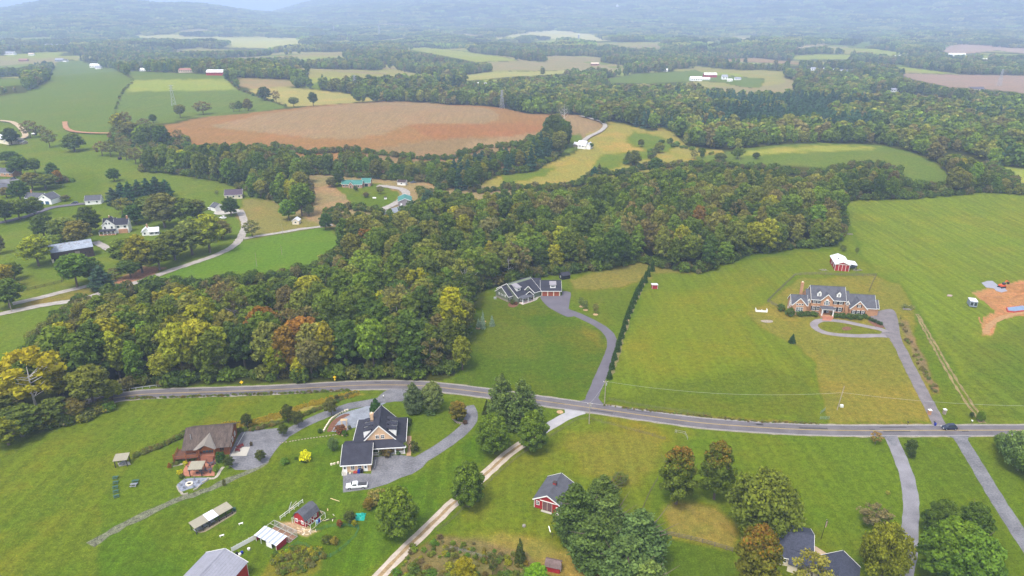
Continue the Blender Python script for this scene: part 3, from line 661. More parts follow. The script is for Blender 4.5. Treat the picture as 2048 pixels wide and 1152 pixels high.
area('driveway_mouth', [(1888,869),(1945,869),(1936,876),(1936,890),(1924,892),(1906,876)], M_ASPH_OLD, 'flared mouth of the straight pale grey driveway', .046)
# lane through the middle: two stone tracks with a brown crown
LANE = [(1165,822),(1135,832),(1098,853),(1060,878),(1020,905),(975,945),(930,985),(880,1032),(830,1080),(780,1130),(720,1195)]
ll = pline(LANE, 2.0)
k0 = min(range(len(ll)), key=lambda i: (ll[i] - P(1075,868).xy).length)
ribbon('farm_lane', ll[:k0 + 2], -2.0, 2.0, .042, mat('lane_mouth', (.42,.40,.41), .9, .2, 3, 6, .3), 'paved mouth of the farm lane', ragged=.1)
lane = ribbon('farm_lane', ll[k0:], -1.75, 1.75, .036, M_LANE_MID, 'farm lane with brown crown between two stone tracks', ragged=.2)
for s in (-1, 1): ribbon('stone_track', ll[k0:], s * 1.1 - .62, s * 1.1 + .62, .046, M_LANE, parent=lane, ragged=.14)
area('driveway_mouth', [(1130,806),(1160,812),(1185,820),(1160,828),(1140,838),(1128,840),(1122,832),(1130,826),(1128,814)], mat('mouth_grey', (.40,.39,.40), .9, .2, 3, 6, .3), 'flared mouth of the farm lane', .046)
# tan house drives
drive('driveway', [(800,787),(770,798),(735,806),(700,812),(665,824),(630,838),(595,855),(565,872)], 4.2, M_ASPH_OLD, 'grey driveway running down to the log lodge')
area('driveway_mouth', [(775,780),(812,778),(812,800),(790,803),(765,806),(752,800)], M_ASPH_OLD, 'shared asphalt apron behind the two grey green trees', .048)
area('parking_area', [(486,862),(520,860),(558,856),(585,862),(575,878),(560,890),(548,905),(535,925),(515,935),(495,940),(470,940),(455,928),(460,905),(468,890),(476,872)], M_ASPH_OLD, 'asphalt parking area beside the log lodge', .046, smooth=False)
area('concrete_pad', [(471,894),(500,894),(493,912),(461,912)], M_CONC, 'pale concrete pad on the lodge parking area', .056, smooth=False)
drive('gravel_track', [(535,918),(505,940),(460,960),(420,978),(370,995),(330,1012),(290,1030),(250,1050),(215,1068),(180,1090)], 2.5, mat('track', (.17,.175,.11), .95, .75, 1.1, 3, .6), 'faint gravel track leading down from the lodge parking', .036, .5)
area('gravel_yard', [(655,862),(665,845),(678,830),(700,822),(735,812),(765,802),(772,806),(745,820),(738,836),(730,850),(705,856),(690,862)], M_GRAVEL_B, 'blue grey gravel yard behind the tan house', .040)
drive('driveway', [(935,812),(942,826),(940,842),(925,862),(895,885),(860,908),(830,925)], 4.4, M_ASPH_OLD, 'grey driveway hooking round to the tan house court')
area('parking_court', [(748,914),(800,910),(835,915),(856,905),(862,914),(845,935),(825,948),(800,956),(775,968),(740,978),(686,985),(686,945),(742,948)], M_ASPH_OLD, 'asphalt court in front of the tan house', .047, smooth=False)
# left farm lanes
drive('farm_lane', [(-80,645),(0,629),(80,612),(155,600),(215,583),(290,560),(345,540),(400,522),(440,507),(470,490),(484,470),(490,450),(484,430),(478,420)], 4.6, M_GRAVEL, 'pale gravel lane crossing behind the wood to the left farms', .05, .3)
drive('farm_lane', [(487,478),(520,472),(560,466),(600,459),(640,454),(665,450)], 4.0, M_GRAVEL, 'gravel lane past the small run in shed', .05, .3)
drive('driveway', [(25,608),(80,596),(130,583),(180,571),(205,560)], 4.4, M_GRAVEL, 'gravel drive below the weathered dark barn', .05, .3)
drive('driveway', [(-40,455),(20,442),(60,432),(100,417),(150,410),(180,407)], 5.5, M_ASPH_DARK, 'asphalt drive to the white house with the blue garage doors', .06, .2)
drive('driveway', [(190,484),(205,492),(228,505)], 4.5, M_GRAVEL, 'short gravel drive beside the weathered dark barn', .05, .3)
drive('driveway', [(755,424),(790,408),(812,392),(805,380),(775,374),(755,372)], 6.0, M_GRAVEL, 'gravel drive up to the green roofed house', .06, .3)
area('gravel_yard', [(752,430),(800,412),(832,408),(840,418),(790,426)], M_GRAVEL_B, 'blue grey gravel yard beside the grey metal building', .15)
drive('farm_lane', [(1162,288),(1178,275),(1200,264),(1210,253),(1200,244),(1160,233)], 5.0, M_GRAVEL, 'thin gravel lane at the edge of the ploughed field', .3, .3)
drive('farm_lane', [(-60,240),(10,244),(32,250),(48,265),(50,276),(30,283)], 5.5, mat('dirt_lane', (.50,.38,.25), .95, .3, 3, 3, .3), 'sandy lane round the hay barn at the left edge', .3, .3)
drive('dirt_track', [(130,245),(133,258),(150,265),(190,268),(232,268)], 5, mat('red_dirt', (.42,.22,.12), .95, .3, 3, 3, .3), 'reddish dirt track in the left pasture', .3, .5)
area('creek', [(0,760),(12,768),(30,760),(36,768),(18,785),(0,802),(-40,820),(-60,800)], M_WATER, 'pale creek at the left edge of the wood', .06)
# ruts in the eastern field
M_RUT = mat('rut_soil', (.26, .20, .09), .95, .6, 2.5, 3, .5)
for dx in (0, 1):
    rut = pline([(1832 + dx*4,628),(1848 + dx*6,660),(1870 + dx*8,700),(1895 + dx*9,745),(1925 + dx*11,795),(1962 + dx*8,846)], 2.0)
    ribbon('wheel_rut', rut, -.42, .42, .035, M_RUT, 'pale wheel rut running down the eastern field', ragged=.3)
# ---------------------------------------------------------------- trees
M_LEAF = leaf_mat('leaf')
M_BARK = mat('bark', (.16, .125, .095), .95, .4, 1, 4, .5, streak=(3, 3, .6))
M_PALEBARK = mat('pale_bark', (.62, .58, .52), .9, .35, .7, 3, .4)

def leaf_cloud(name, lobes, n, size, jit=.6, up=.25, tip=None, seed=1, fill=.3, zlo=None, flat=1.0):
    """n leaf sprays on the shells of overlapping lobes; each lobe (x,y,z,rx,ry,rz)"""
    rs = np.random.RandomState(seed)
    L = np.array(lobes, float)
    ar = (L[:, 3] * L[:, 5]) ** 1.0; ar = ar / ar.sum()
    k = rs.choice(len(L), int(n * 1.6), p=ar)
    u = rs.normal(size=(len(k), 3)); u[:, 2] += up
    u /= np.linalg.norm(u, axis=1)[:, None]
    rad = 1 - fill * rs.rand(len(k)) ** 1.6 + .06 * rs.normal(size=len(k))
    pos = L[k, :3] + L[k, 3:6] * u * rad[:, None]
    # thin out sprays buried inside another lobe
    keep = np.ones(len(k), bool)
    for i in range(len(L)):
        q = (pos - L[i, :3]) / L[i, 3:6]
        ins = ((q * q).sum(1) < .55) & (k != i)
        keep &= ~(ins & (rs.rand(len(k)) < .85))
    pos, u, k = pos[keep][:n], u[keep][:n], k[keep][:n]
    m = len(pos)
    nn = u + jit * rs.normal(size=(m, 3)); nn[:, 2] += .25; nn /= np.linalg.norm(nn, axis=1)[:, None]
    a = np.cross(nn, rs.normal(size=(m, 3))); a /= np.linalg.norm(a, axis=1)[:, None]
    b = np.cross(nn, a)
    s = size * (.55 + .75 * rs.rand(m))[:, None]
    asp = (.55 + .5 * rs.rand(m))[:, None]
    j = lambda: .75 + .5 * rs.rand(m)[:, None]
    vs = np.stack([pos + a * s * j() * .6, pos + b * s * asp * j() * .6, pos - a * s * j() * .6, pos - b * s * asp * j() * .6], 1)
    vs[:, :, 2] *= 1.0
    if zlo is not None: vs[:, :, 2] = np.maximum(vs[:, :, 2], zlo)
    me = mesh_np(name, vs.reshape(-1, 3), np.arange(m * 4).reshape(-1, 4), M_LEAF)
    lobe_r = rs.rand(len(L))
    rnd = np.clip(.72 * rs.rand(m) + .28 * lobe_r[k], 0, 1).astype(np.float32)
    at = me.attributes.new('leaf_rand', 'FLOAT', 'FACE'); at.data.foreach_set('value', rnd)
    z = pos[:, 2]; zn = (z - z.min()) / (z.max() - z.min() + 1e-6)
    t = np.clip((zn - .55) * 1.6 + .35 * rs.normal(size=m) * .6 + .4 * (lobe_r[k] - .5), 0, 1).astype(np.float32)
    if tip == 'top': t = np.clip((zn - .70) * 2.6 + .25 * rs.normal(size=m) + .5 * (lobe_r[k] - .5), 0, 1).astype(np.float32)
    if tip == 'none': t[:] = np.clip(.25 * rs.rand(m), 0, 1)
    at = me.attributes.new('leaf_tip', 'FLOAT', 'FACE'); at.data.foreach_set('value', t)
    return me

def trunk_mesh(name, h, r, top, limbs, seed, m=None, n=7):
    rr = random.Random(seed); b = MB()
    pts = [(0, 0, -.4), (rr.uniform(-.1, .1), rr.uniform(-.1, .1), h * .35), (rr.uniform(-.3, .3), rr.uniform(-.3, .3), top)]
    b.tube(pts, [r * 1.25, r * .85, r * .3], n)
    for i in range(limbs):
        t = rr.uniform(.3, .8); a = rr.uniform(0, 6.28); l = rr.uniform(.25, .42) * h
        p0 = Vector((pts[1][0], pts[1][1], top * t)); e = rr.uniform(.5, 1.1)
        p1 = p0 + Vector((math.cos(a) * l * .5, math.sin(a) * l * .5, l * .35 * e)); p2 = p0 + Vector((math.cos(a) * l * .85, math.sin(a) * l * .85, l * .9 * e))
        b.tube([p0, p1, p2], [r * .45, r * .3, r * .1], 5)
    me = bpy.data.meshes.new(name); me.from_pydata(b.v, [], b.f); me.materials.append(m or M_BARK); me.update()
    return me

def lobes_round(h, w, zb, n, seed, egg=0.0, lumpy=.42):
    """lobes packed through an ellipsoid-ish crown of height h (top), width w, base zb"""
    rr = random.Random(seed); L = []
    cz, rz, rx = (h + zb) / 2, (h - zb) / 2, w / 2
    L.append((0, 0, cz, rx * .72, rx * .72, rz * .80))
    for i in range(n):
        t = (i + .5) / n; ph = i * 2.39996 + rr.uniform(-.3, .3)
        sz = 1 - 2 * t * .92; sr = math.sqrt(max(0, 1 - sz * sz))
        k = 1 - egg * sz
        r = rx * lumpy * rr.uniform(.75, 1.2)
        rad = rx * (1 - lumpy * .75) * k * rr.uniform(.85, 1.1)
        L.append((math.cos(ph) * sr * rad, math.sin(ph) * sr * rad, cz + sz * (rz - r * .7), r, r, r * rr.uniform(.7, .95)))
    return L

def lobes_pine(h, w, zb, seed, tiers=7, per=6, flat=.45):
    rr = random.Random(seed); L = [(0, 0, h * .62, w * .16, w * .16, h * .34)]
    for i in range(tiers):
        t = i / (tiers - 1); z = zb + (h - zb) * (t ** .9) * .93
        rad = w / 2 * (1 - t) ** .62 * rr.uniform(.85, 1.1) * (.72 + .28 * min(1, t * 4)) + .2
        for k in range(max(3, int(per * (1 - t * .5)))):
            a = k * 6.283 / max(3, int(per * (1 - t * .5))) + i * 1.1 + rr.uniform(-.3, .3)
            q = rad * rr.uniform(.55, .8); s = rad * rr.uniform(.38, .55) + .25
            L.append((math.cos(a) * q, math.sin(a) * q, z + rr.uniform(-.4, .4), s, s, s * flat + .15))
    return L

def lobes_cone(h, w, zb, seed, tiers=9):
    rr = random.Random(seed); L = []
    for i in range(tiers):
        t = i / (tiers - 1); z = zb + (h - zb) * t * .96; rad = w / 2 * (1 - t) ** .8 + .08
        L.append((rr.uniform(-.05, .05) * w, rr.uniform(-.05, .05) * w, z, rad, rad, (h - zb) / tiers * .95))
    return L

H18 = 18.0
KIND = {}
def kind(key, crown, trunk): KIND[key] = (crown, trunk)
# every prototype stands on z=0; third value = (height, width)
SIZE = {}
def mk(key, h, w, crown, trunk): KIND[key] = (crown, trunk); SIZE[key] = (h, w)
# woodland trees (drawn many times)
for i in range(5):
    L = lobes_round(18, 10.5, (3.0, 2.0, 4.5, 2.5, 3.5)[i], 24 + 5 * (i % 3), 20 + i, egg=(.0, .16, -.16, .08, .26)[i], lumpy=(.33, .28, .36, .30, .26)[i])
    mk('oak%d' % i, 18, 10.5, leaf_cloud('crown', L, 3300, .80, seed=30 + i, fill=.4), trunk_mesh('trunk', 18, .34, 14, 4, i))
for i in range(2):
    L = lobes_round(20, 8.0, 3.5, 24, 60 + i, egg=.22, lumpy=.32)
    mk('poplar%d' % i, 20, 8.0, leaf_cloud('crown', L, 2800, .80, seed=70 + i, fill=.4), trunk_mesh('trunk', 20, .32, 16, 3, 50 + i))
L = lobes_round(19, 11, 6, 20, 81, lumpy=.27)[1:]
mk('syc', 19, 11, leaf_cloud('crown', L, 1900, .85, seed=82, jit=.9, fill=.6), trunk_mesh('trunk', 16, .20, 14, 15, 83, M_PALEBARK))
L = lobes_round(14, 9, 2.5, 17, 91, lumpy=.30)[1:]
mk('thin', 14, 9, leaf_cloud('crown', L, 1100, .62, seed=92, jit=1.2, fill=.8), trunk_mesh('trunk', 14, .22, 12, 10, 93))
# lawn trees seen close
for i in range(3):
    L = lobes_round(14.2, 10.0, .8, 44, 100 + i, egg=.20, lumpy=.22)
    mk('maple%d' % i, 14.2, 10.0, leaf_cloud('crown', L, 10000, .48, seed=110 + i, fill=.3), trunk_mesh('trunk', 14, .3, 11, 5, 120 + i))
for i in range(2):
    L = lobes_round(15, 9.2, 1.0, 30, 130 + i, egg=.10, lumpy=.28)
    mk('autumn%d' % i, 15, 9.2, leaf_cloud('crown', L, 9000, .46, seed=140 + i, fill=.4, tip='top'), trunk_mesh('trunk', 14, .3, 11, 5, 150 + i))
for i in range(2):
    L = lobes_round(12, 13.5, 1.0, 34, 160 + i, egg=-.05, lumpy=.27)
    mk('willow%d' % i, 12, 13.5, leaf_cloud('crown', L, 9000, .50, seed=170 + i, fill=.5, jit=.8), trunk_mesh('trunk', 12, .35, 9, 7, 180 + i))
for i in range(2):
    mk('pine%d' % i, 20, 11.5, leaf_cloud('crown', lobes_pine(20, 11.5, 2.0, 190 + i, 8, 7), 9000, .55, seed=200 + i, fill=.6, jit=.8, tip='x'), trunk_mesh('trunk', 20, .35, 18, 6, 210 + i))
mk('fpine', 18, 8.5, leaf_cloud('crown', lobes_pine(18, 8.5, 1.5, 196, 7, 6), 1700, .95, seed=206, fill=.6, jit=.8, tip='none'), trunk_mesh('trunk', 18, .3, 16, 3, 216))
mk('spruce', 5, 3.2, leaf_cloud('crown', lobes_cone(5, 3.2, .3, 220), 1500, .30, seed=221, fill=.4, tip='none'), trunk_mesh('trunk', 5, .09, 4, 0, 222))
mk('arbor', 5, 2.3, leaf_cloud('crown', lobes_cone(5, 2.3, .1, 225), 1500, .26, seed=226, fill=.25, jit=.5, tip='none'), trunk_mesh('trunk', 5, .07, 4, 0, 227))
mk('lolly', 6, 4.0, leaf_cloud('crown', lobes_round(6, 4.0, 1.2, 18, 230, egg=.06, lumpy=.30), 2600, .26, seed=231), trunk_mesh('trunk', 6, .1, 4, 3, 232))
for i in range(2):
    mk('bush%d' % i, 1.6, 2.2, leaf_cloud('crown', lobes_round(1.6, 2.2, -.1, 9, 240 + i), 420, .24, seed=241 + i, tip='none', zlo=.0), trunk_mesh('trunk', 1.4, .04, 1.0, 2, 243 + i))
mk('bare', 8, 7, leaf_cloud('crown', lobes_round(8, 7, 1.5, 14, 250)[1:], 700, .22, seed=251, fill=.9, jit=1.2), trunk_mesh('trunk', 8, .13, 7, 16, 252))
mk('snag', 16, 7, leaf_cloud('crown', lobes_round(16, 6, 7, 12, 254)[1:], 120, .3, seed=255, fill=.9, jit=1.2), trunk_mesh('trunk', 16, .2, 15, 16, 256, M_PALEBARK))
# far woodland: fewer, larger sprays
LOW = {}
for i in range(4):
    LOW['low%d' % i] = leaf_cloud('low_crown_%d' % i, lobes_round(17, (11, 12, 10, 9)[i], .5, 9, 260 + i, lumpy=.45), 330, 2.3, seed=270 + i, zlo=-.5)
LOW['low4'] = leaf_cloud('low_crown_4', lobes_pine(18, 8, .5, 280, 5, 5), 300, 1.9, seed=281, zlo=-.5, tip='none')
# very far: a patch of canopy, sixty metres across
rs = random.Random(290); lob = []
for i in range(34):
    r = rs.uniform(4.5, 8); lob.append((rs.uniform(-34, 34), rs.uniform(-34, 34), rs.uniform(5, 11), r, r, r * .9))
for i in range(2):
    LOW['patch%d' % i] = leaf_cloud('canopy_patch_%d' % i, lob if i == 0 else [(-y, x, z * .9, a, b, c) for x, y, z, a, b, c in lob], 900, 4.6, seed=291 + i, zlo=-2, up=.8)

def plant(key, name, x, y, h, w, tint, tip=None, label=None, cat='tree', group=None, rz=None, z=None):
    H0, W0 = SIZE[key]; crown, trunk = KIND[key]
    root = empty(name, (x, y, Tz(x, y) if z is None else z), R.uniform(0, 6.28) if rz is None else rz, label, cat, group)
    root.scale = (w / W0, w / W0, h / H0)
    t = link('trunk', trunk, root); c = link('crown', crown, root)
    c['tint'] = [float(v) for v in tint]
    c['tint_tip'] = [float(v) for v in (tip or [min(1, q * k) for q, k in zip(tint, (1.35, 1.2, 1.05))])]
    return root

def tpx(key, name, px, py, top, wpx, tint, label, tip=None, cat='tree', group=None):
    """tree whose foot shows at (px,py), its top at row top, wpx wide"""
    p = P(px, py); h = height_px(px, py, top)
    return plant(key, name, p.x, p.y, h, wpx / px_per_m(p), tint, tip, label, cat, group)

# ---- instanced masses
def proto_collection(name, meshes):
    c = bpy.data.collections.new(name)
    for i, me in enumerate(meshes):
        o = bpy.data.objects.new('%s_%02d' % (name, i), me); c.objects.link(o)
    return c

def scatter(name, pts, rot, scl, tint, tip, idx, coll, label, cat=None):
    me = bpy.data.meshes.new(name); me.vertices.add(len(pts)); me.vertices.foreach_set('co', np.asarray(pts, np.float32).ravel())
    def at(n_, t, v, k='value'):
        a = me.attributes.new(n_, t, 'POINT'); a.data.foreach_set(k, np.ascontiguousarray(v).ravel())
    at('rot', 'FLOAT', np.asarray(rot, np.float32)); at('scl', 'FLOAT_VECTOR', np.asarray(scl, np.float32), 'vector')
    at('tint', 'FLOAT_VECTOR', np.asarray(tint, np.float32), 'vector'); at('tint_tip', 'FLOAT_VECTOR', np.asarray(tip, np.float32), 'vector')
    at('idx', 'INT', np.asarray(idx, np.int32))
    o = link(name, me)
    ng = bpy.data.node_groups.new(name, 'GeometryNodeTree')
    ng.interface.new_socket('Geometry', in_out='INPUT', socket_type='NodeSocketGeometry')
    ng.interface.new_socket('Geometry', in_out='OUTPUT', socket_type='NodeSocketGeometry')
    n, l = ng.nodes, ng.links
    gi, go = n.new('NodeGroupInput'), n.new('NodeGroupOutput')
    ci = n.new('GeometryNodeCollectionInfo'); ci.inputs['Collection'].default_value = coll
    ci.inputs['Separate Children'].default_value = True; ci.inputs['Reset Children'].default_value = True
    ip = n.new('GeometryNodeInstanceOnPoints'); ip.inputs['Pick Instance'].default_value = True
    def na(nm, t):
        a = n.new('GeometryNodeInputNamedAttribute'); a.data_type = t; a.inputs['Name'].default_value = nm; return a.outputs['Attribute']
    cx = n.new('ShaderNodeCombineXYZ'); l.new(na('rot', 'FLOAT'), cx.inputs[2])
    er = n.new('FunctionNodeEulerToRotation'); l.new(cx.outputs[0], er.inputs[0])
    l.new(gi.outputs[0], ip.inputs['Points']); l.new(ci.outputs[0], ip.inputs['Instance'])
    l.new(na('idx', 'INT'), ip.inputs['Instance Index']); l.new(er.outputs[0], ip.inputs['Rotation']); l.new(na('scl', 'FLOAT_VECTOR'), ip.inputs['Scale'])
    l.new(ip.outputs[0], go.inputs[0])
    md = o.modifiers.new('scatter', 'NODES'); md.node_group = ng
    tag(o, label, cat, kind='stuff')
    return o

PAL = {'dark': (.056, .090, .038), 'mid': (.085, .122, .038), 'green': (.100, .150, .040), 'olive': (.130, .142, .060), 'yellow': (.185, .195, .035),
       'brown': (.128, .118, .085), 'orange': (.20, .12, .05), 'grey': (.13, .14, .085), 'pine': (.042, .085, .095)}

def jgrid(x0, x1, y0, y1, s, seed):
    rs = np.random.RandomState(seed)
    gx, gy = np.meshgrid(np.arange(x0, x1, s), np.arange(y0, y1, s * .87))
    gx = gx + (np.arange(gx.shape[0]) % 2)[:, None] * s * .5
    gx = gx + rs.uniform(-.36, .36, gx.shape) * s; gy = gy + rs.uniform(-.36, .36, gy.shape) * s
    return gx.ravel(), gy.ravel(), rs

# ---- the big wood and hedgerows between the lawns: outlines as seen in the photo (tree tops included)
WOODS = {
 'central': [(0,800),(0,775),(30,735),(60,690),(110,645),(160,600),(215,585),(262,585),(300,572),(350,566),(420,574),(445,560),(500,562),(560,552),(610,545),(655,522),(688,498),(690,460),(655,440),(650,425),(700,415),(740,420),(790,430),(830,410),(840,385),(900,375),(960,385),(1020,375),(1100,378),(1160,368),(1190,345),(1240,350),(1300,335),(1400,330),(1440,330),(1560,340),(1600,352),(1655,342),(1690,334),(1760,330),(1800,345),(1815,372),(1890,378),(1905,345),(1870,320),(1890,300),(1960,320),(2000,340),(2040,370),(2048,390),(1960,386),(1840,398),(1690,402),(1675,404),(1690,430),(1692,468),(1665,492),(1560,502),(1490,512),(1450,532),(1400,550),(1345,542),(1290,527),(1200,542),(1130,548),(1050,562),(985,574),(942,592),(934,650),(928,722),(905,748),(880,757),(700,760),(400,768),(270,776),(240,792),(190,812),(120,840),(60,858),(0,872)],
 'hedge': [(285,345),(285,300),(300,290),(350,288),(430,285),(520,285),(560,295),(620,308),(700,300),(760,308),(840,318),(900,318),(960,295),(1040,292),(1080,262),(1090,232),(1112,226),(1138,240),(1140,280),(1115,318),(1060,345),(985,352),(955,372),(960,390),(900,378),(850,366),(740,358),(640,350),(600,352),(625,380),(625,410),(590,420),(545,402),(505,395),(500,385),(430,362),(350,348)],
}
def wood_ok(x, y, h, poly, lo=0.0):
    z = T(x, y)
    a = in_poly(*proj(x, y, z + lo), poly)
    for f in (.35, .7, .97):
        a &= in_poly(*proj(x, y, z + h * f), poly)
    return a

used = []
def wood_points():
    pts = []
    for nm, sp in (('central', 8.0), ('hedge', 9.0)):
        poly = WOODS[nm]
        x, y, rs = jgrid(-420, 560, 190, 1000, sp, 5)
        h = rs.uniform(11.5, 23, len(x)); 
        near_edge = rs.rand(len(x))
        ok = (y > 20) & wood_ok(x, y, h, poly)
        small = (~ok) & wood_ok(x, y, h * .5, poly)       # shorter trees finish the edges
        h = np.where(small, h * .5, h); ok = ok | small
        pts += [(x[i], y[i], h[i], nm) for i in np.nonzero(ok)[0]]
    return pts

def pick_tint(x, y, px, py, rr):
    n = vnoise(np.array(x), np.array(y), 26, 4)
    n2 = float(vnoise(np.array(x), np.array(y), 60, 7)); n = float(n)
    if px < 420 and py > 560: w = dict(yellow=.25, green=.22, olive=.24, mid=.15, dark=.08, orange=.01, brown=.04)
    elif px < 950 and py > 560: w = dict(yellow=.09, green=.2, olive=.2, mid=.26, dark=.19, orange=.02, brown=.07)
    elif px > 1250 and py > 380: w = dict(yellow=.04, green=.14, olive=.32, mid=.18, dark=.12, orange=.005, brown=.24)
    elif py > 420: w = dict(yellow=.06, green=.24, olive=.26, mid=.24, dark=.17, orange=.004, brown=.07)
    elif px < 300 or py < 380: w = dict(yellow=.03, green=.24, olive=.25, mid=.28, dark=.17, brown=.03)
    else: w = dict(yellow=.07, green=.25, olive=.25, mid=.22, dark=.16, brown=.05)
    if n > .25: w['dark'] = w['dark'] * 2; w['mid'] *= 1.6
    if n < -.25: w['yellow'] *= 1.4; w['olive'] *= 1.4
    if 480 < px < 760 and 640 < py < 740: w['orange'] = .07; w['brown'] = .14
    ks = list(w); t = rr.random() * sum(w.values())
    for k in ks:
        t -= w[k]
        if t <= 0: break
    c = PAL[k]; v = rr.uniform(.78, 1.22)
    return k, tuple(q * v * rr.uniform(.93, 1.07) for q in c)

LOOK = {'dark': 'dark green broadleaf tree', 'mid': 'mid green broadleaf tree', 'green': 'fresh green broadleaf tree', 'olive': 'olive green broadleaf tree',
        'yellow': 'yellow green broadleaf tree', 'brown': 'brownish thinning broadleaf tree', 'orange': 'rust orange broadleaf tree'}
def where(px, py):
    if py > 690 and px < 270: return 'beside the creek left of the road bend'
    if px < 270: return 'at the left end of the wood below the gravel lane'
    if px < 480: return 'in the wood straight above the log lodge' if py > 640 else 'in the wood between gravel lane and bright green field'
    if px < 700: return 'in the wood just above the yellow road signs' if py > 640 else 'in the wood below the bright green field'
    if px < 950: return 'in the wood left of the dark green lawn' if py > 600 else 'in the wood up left of the craftsman house'
    if px < 1140: return 'in the wood directly behind the craftsman house'
    if px < 1320: return 'in the wood above the upper end of the evergreen row'
    if px < 1500: return 'in the wood above the red run in shed'
    return 'in the wood up left of the red barn with white roof'

MBARE = None
def build_woods():
    rr = random.Random(77)
    pts = wood_points()
    # clear the yards that sit inside the outlines
    clear = [(P(1055, 590).xy, 19), (P(1133, 560).xy, 6), (P(1100,590).xy, 12), (P(712, 372).xy, 24), (P(755,385).xy, 22), (P(812,405).xy, 16), (P(752,352).xy, 7), (P(1163,292).xy,14), (P(1020, 590).xy, 14)]
    keep = [p for p in pts if all((Vector((p[0], p[1])) - c).length > r for c, r in clear)]
    road_pts = [Vector((q.x, q.y)) for q in rl[::3]] + [q for q in pline([(0,629),(155,600),(215,583),(290,560),(345,540),(440,507)], 6)]
    ra = np.array([(q.x, q.y) for q in road_pts])
    keep = [p for p in keep if np.min(np.hypot(ra[:, 0] - p[0], ra[:, 1] - p[1])) > 7.5]
    keep.sort(key=lambda p: p[0] ** 2 + p[1] ** 2)
    oaks = ['oak%d' % i for i in range(5)] + ['poplar0', 'poplar1']
    singles, rest = [], []
    for p in keep:
        px, py = proj(p[0], p[1], Tz(p[0], p[1]) + p[2] * .6)
        (singles if len(singles) < 290 and 0 < px < 2048 else rest).append((*p, px, py))
    for x, y, h, nm, px, py in singles:
        k, c = pick_tint(x, y, px, py, rr)
        key = rr.choice(oaks)
        if k in ('yellow', 'olive') and rr.random() < .3 and h > 14: key = 'syc'
        if k == 'brown' and rr.random() < .5: key = 'thin'
        w = SIZE[key][1] * (h / SIZE[key][0]) ** .6 * rr.uniform(.95, 1.3)
        d0 = math.hypot(x, y); big = 'towering' if h > 20 else 'tall' if h > 17 else 'middling' if h > 13 else 'low'
        form = 'slender' if key.startswith('pop') else 'pale limbed' if key == 'syc' else 'thin' if key == 'thin' else 'broad' if w / h > .68 else 'round'
        lb = '%s %s %s %s' % (big, form, LOOK[k].replace('broadleaf tree', 'tree').replace('thinning ', ''), where(px, py))
        plant(key, 'broadleaf_tree', x, y, h, w, c, None, lb, 'tree', lb.replace(' tree ', ' trees ', 1))
    protos = proto_collection('wood_prototype', [KIND[k][0] for k in oaks] + [KIND['thin'][0], KIND['fpine'][0]])
    A = []
    for x, y, h, nm, px, py in rest:
        k, c = pick_tint(x, y, px, py, rr); i = rr.randrange(7); H0, W0 = SIZE[oaks[i]]
        if k == 'brown' and rr.random() < .4: i = 7; H0, W0 = SIZE['thin']
        w = W0 * (h / H0) ** .6 * rr.uniform(.88, 1.2)
        if nm == 'hedge' and 900 < px < 1110 and rr.random() < .5: i = 8; H0, W0 = SIZE['fpine']; w = 8; c = PAL['pine']
        A.append((x, y, Tz(x, y), rr.uniform(0, 6.28), w / W0, h / H0, c, i))
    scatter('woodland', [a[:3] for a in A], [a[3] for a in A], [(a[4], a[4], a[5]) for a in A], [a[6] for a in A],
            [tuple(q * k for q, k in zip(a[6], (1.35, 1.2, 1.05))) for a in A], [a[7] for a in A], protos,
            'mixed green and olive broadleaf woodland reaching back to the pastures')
    # leafy skirts and brambles along the wood's foot
    x, y, rs = jgrid(-420, 560, 180, 1000, 3.6, 15)
    z = T(x, y); px, py = proj(x, y, z)
    inside = in_poly(px, py, WOODS['central']) | in_poly(px, py, WOODS['hedge'])
    edge = np.zeros(len(x), bool)
    for dx, dy in ((0, -7), (-7, 0), (7, 0), (0, 7)):
        q = proj(x + dx, y + dy, z)
        edge |= ~(in_poly(*q, WOODS['central']) | in_poly(*q, WOODS['hedge']))
    ok = inside & edge & (np.hypot(x, y) < 700)
    for c, r in clear: ok &= np.hypot(x - c.x, y - c.y) > r * .8
    dd = np.min(np.hypot(x[:, None] - ra[None, :, 0], y[:, None] - ra[None, :, 1]), axis=1)
    ok &= dd > 5.5
    k = np.nonzero(ok)[0]
    pr = proto_collection('brush_prototype', [KIND['bush0'][0], KIND['bush1'][0]])
    tn = np.array([PAL[rr.choice(['dark', 'mid', 'green', 'mid', 'olive', 'brown'])] for _ in k]) * .9
    sc = rs.uniform(1.3, 3.2, len(k))
    scatter('undergrowth', np.stack([x[k], y[k], T(x[k], y[k])], 1), rs.uniform(0, 6.28, len(k)), np.stack([sc * 1.1, sc * 1.1, sc * 1.2], 1), tn, tn * 1.2,
            rs.randint(0, 2, len(k)), pr, 'brambles and saplings along the foot of the woods')
    return len(singles), len(rest), len(k)
print('woods', build_woods())

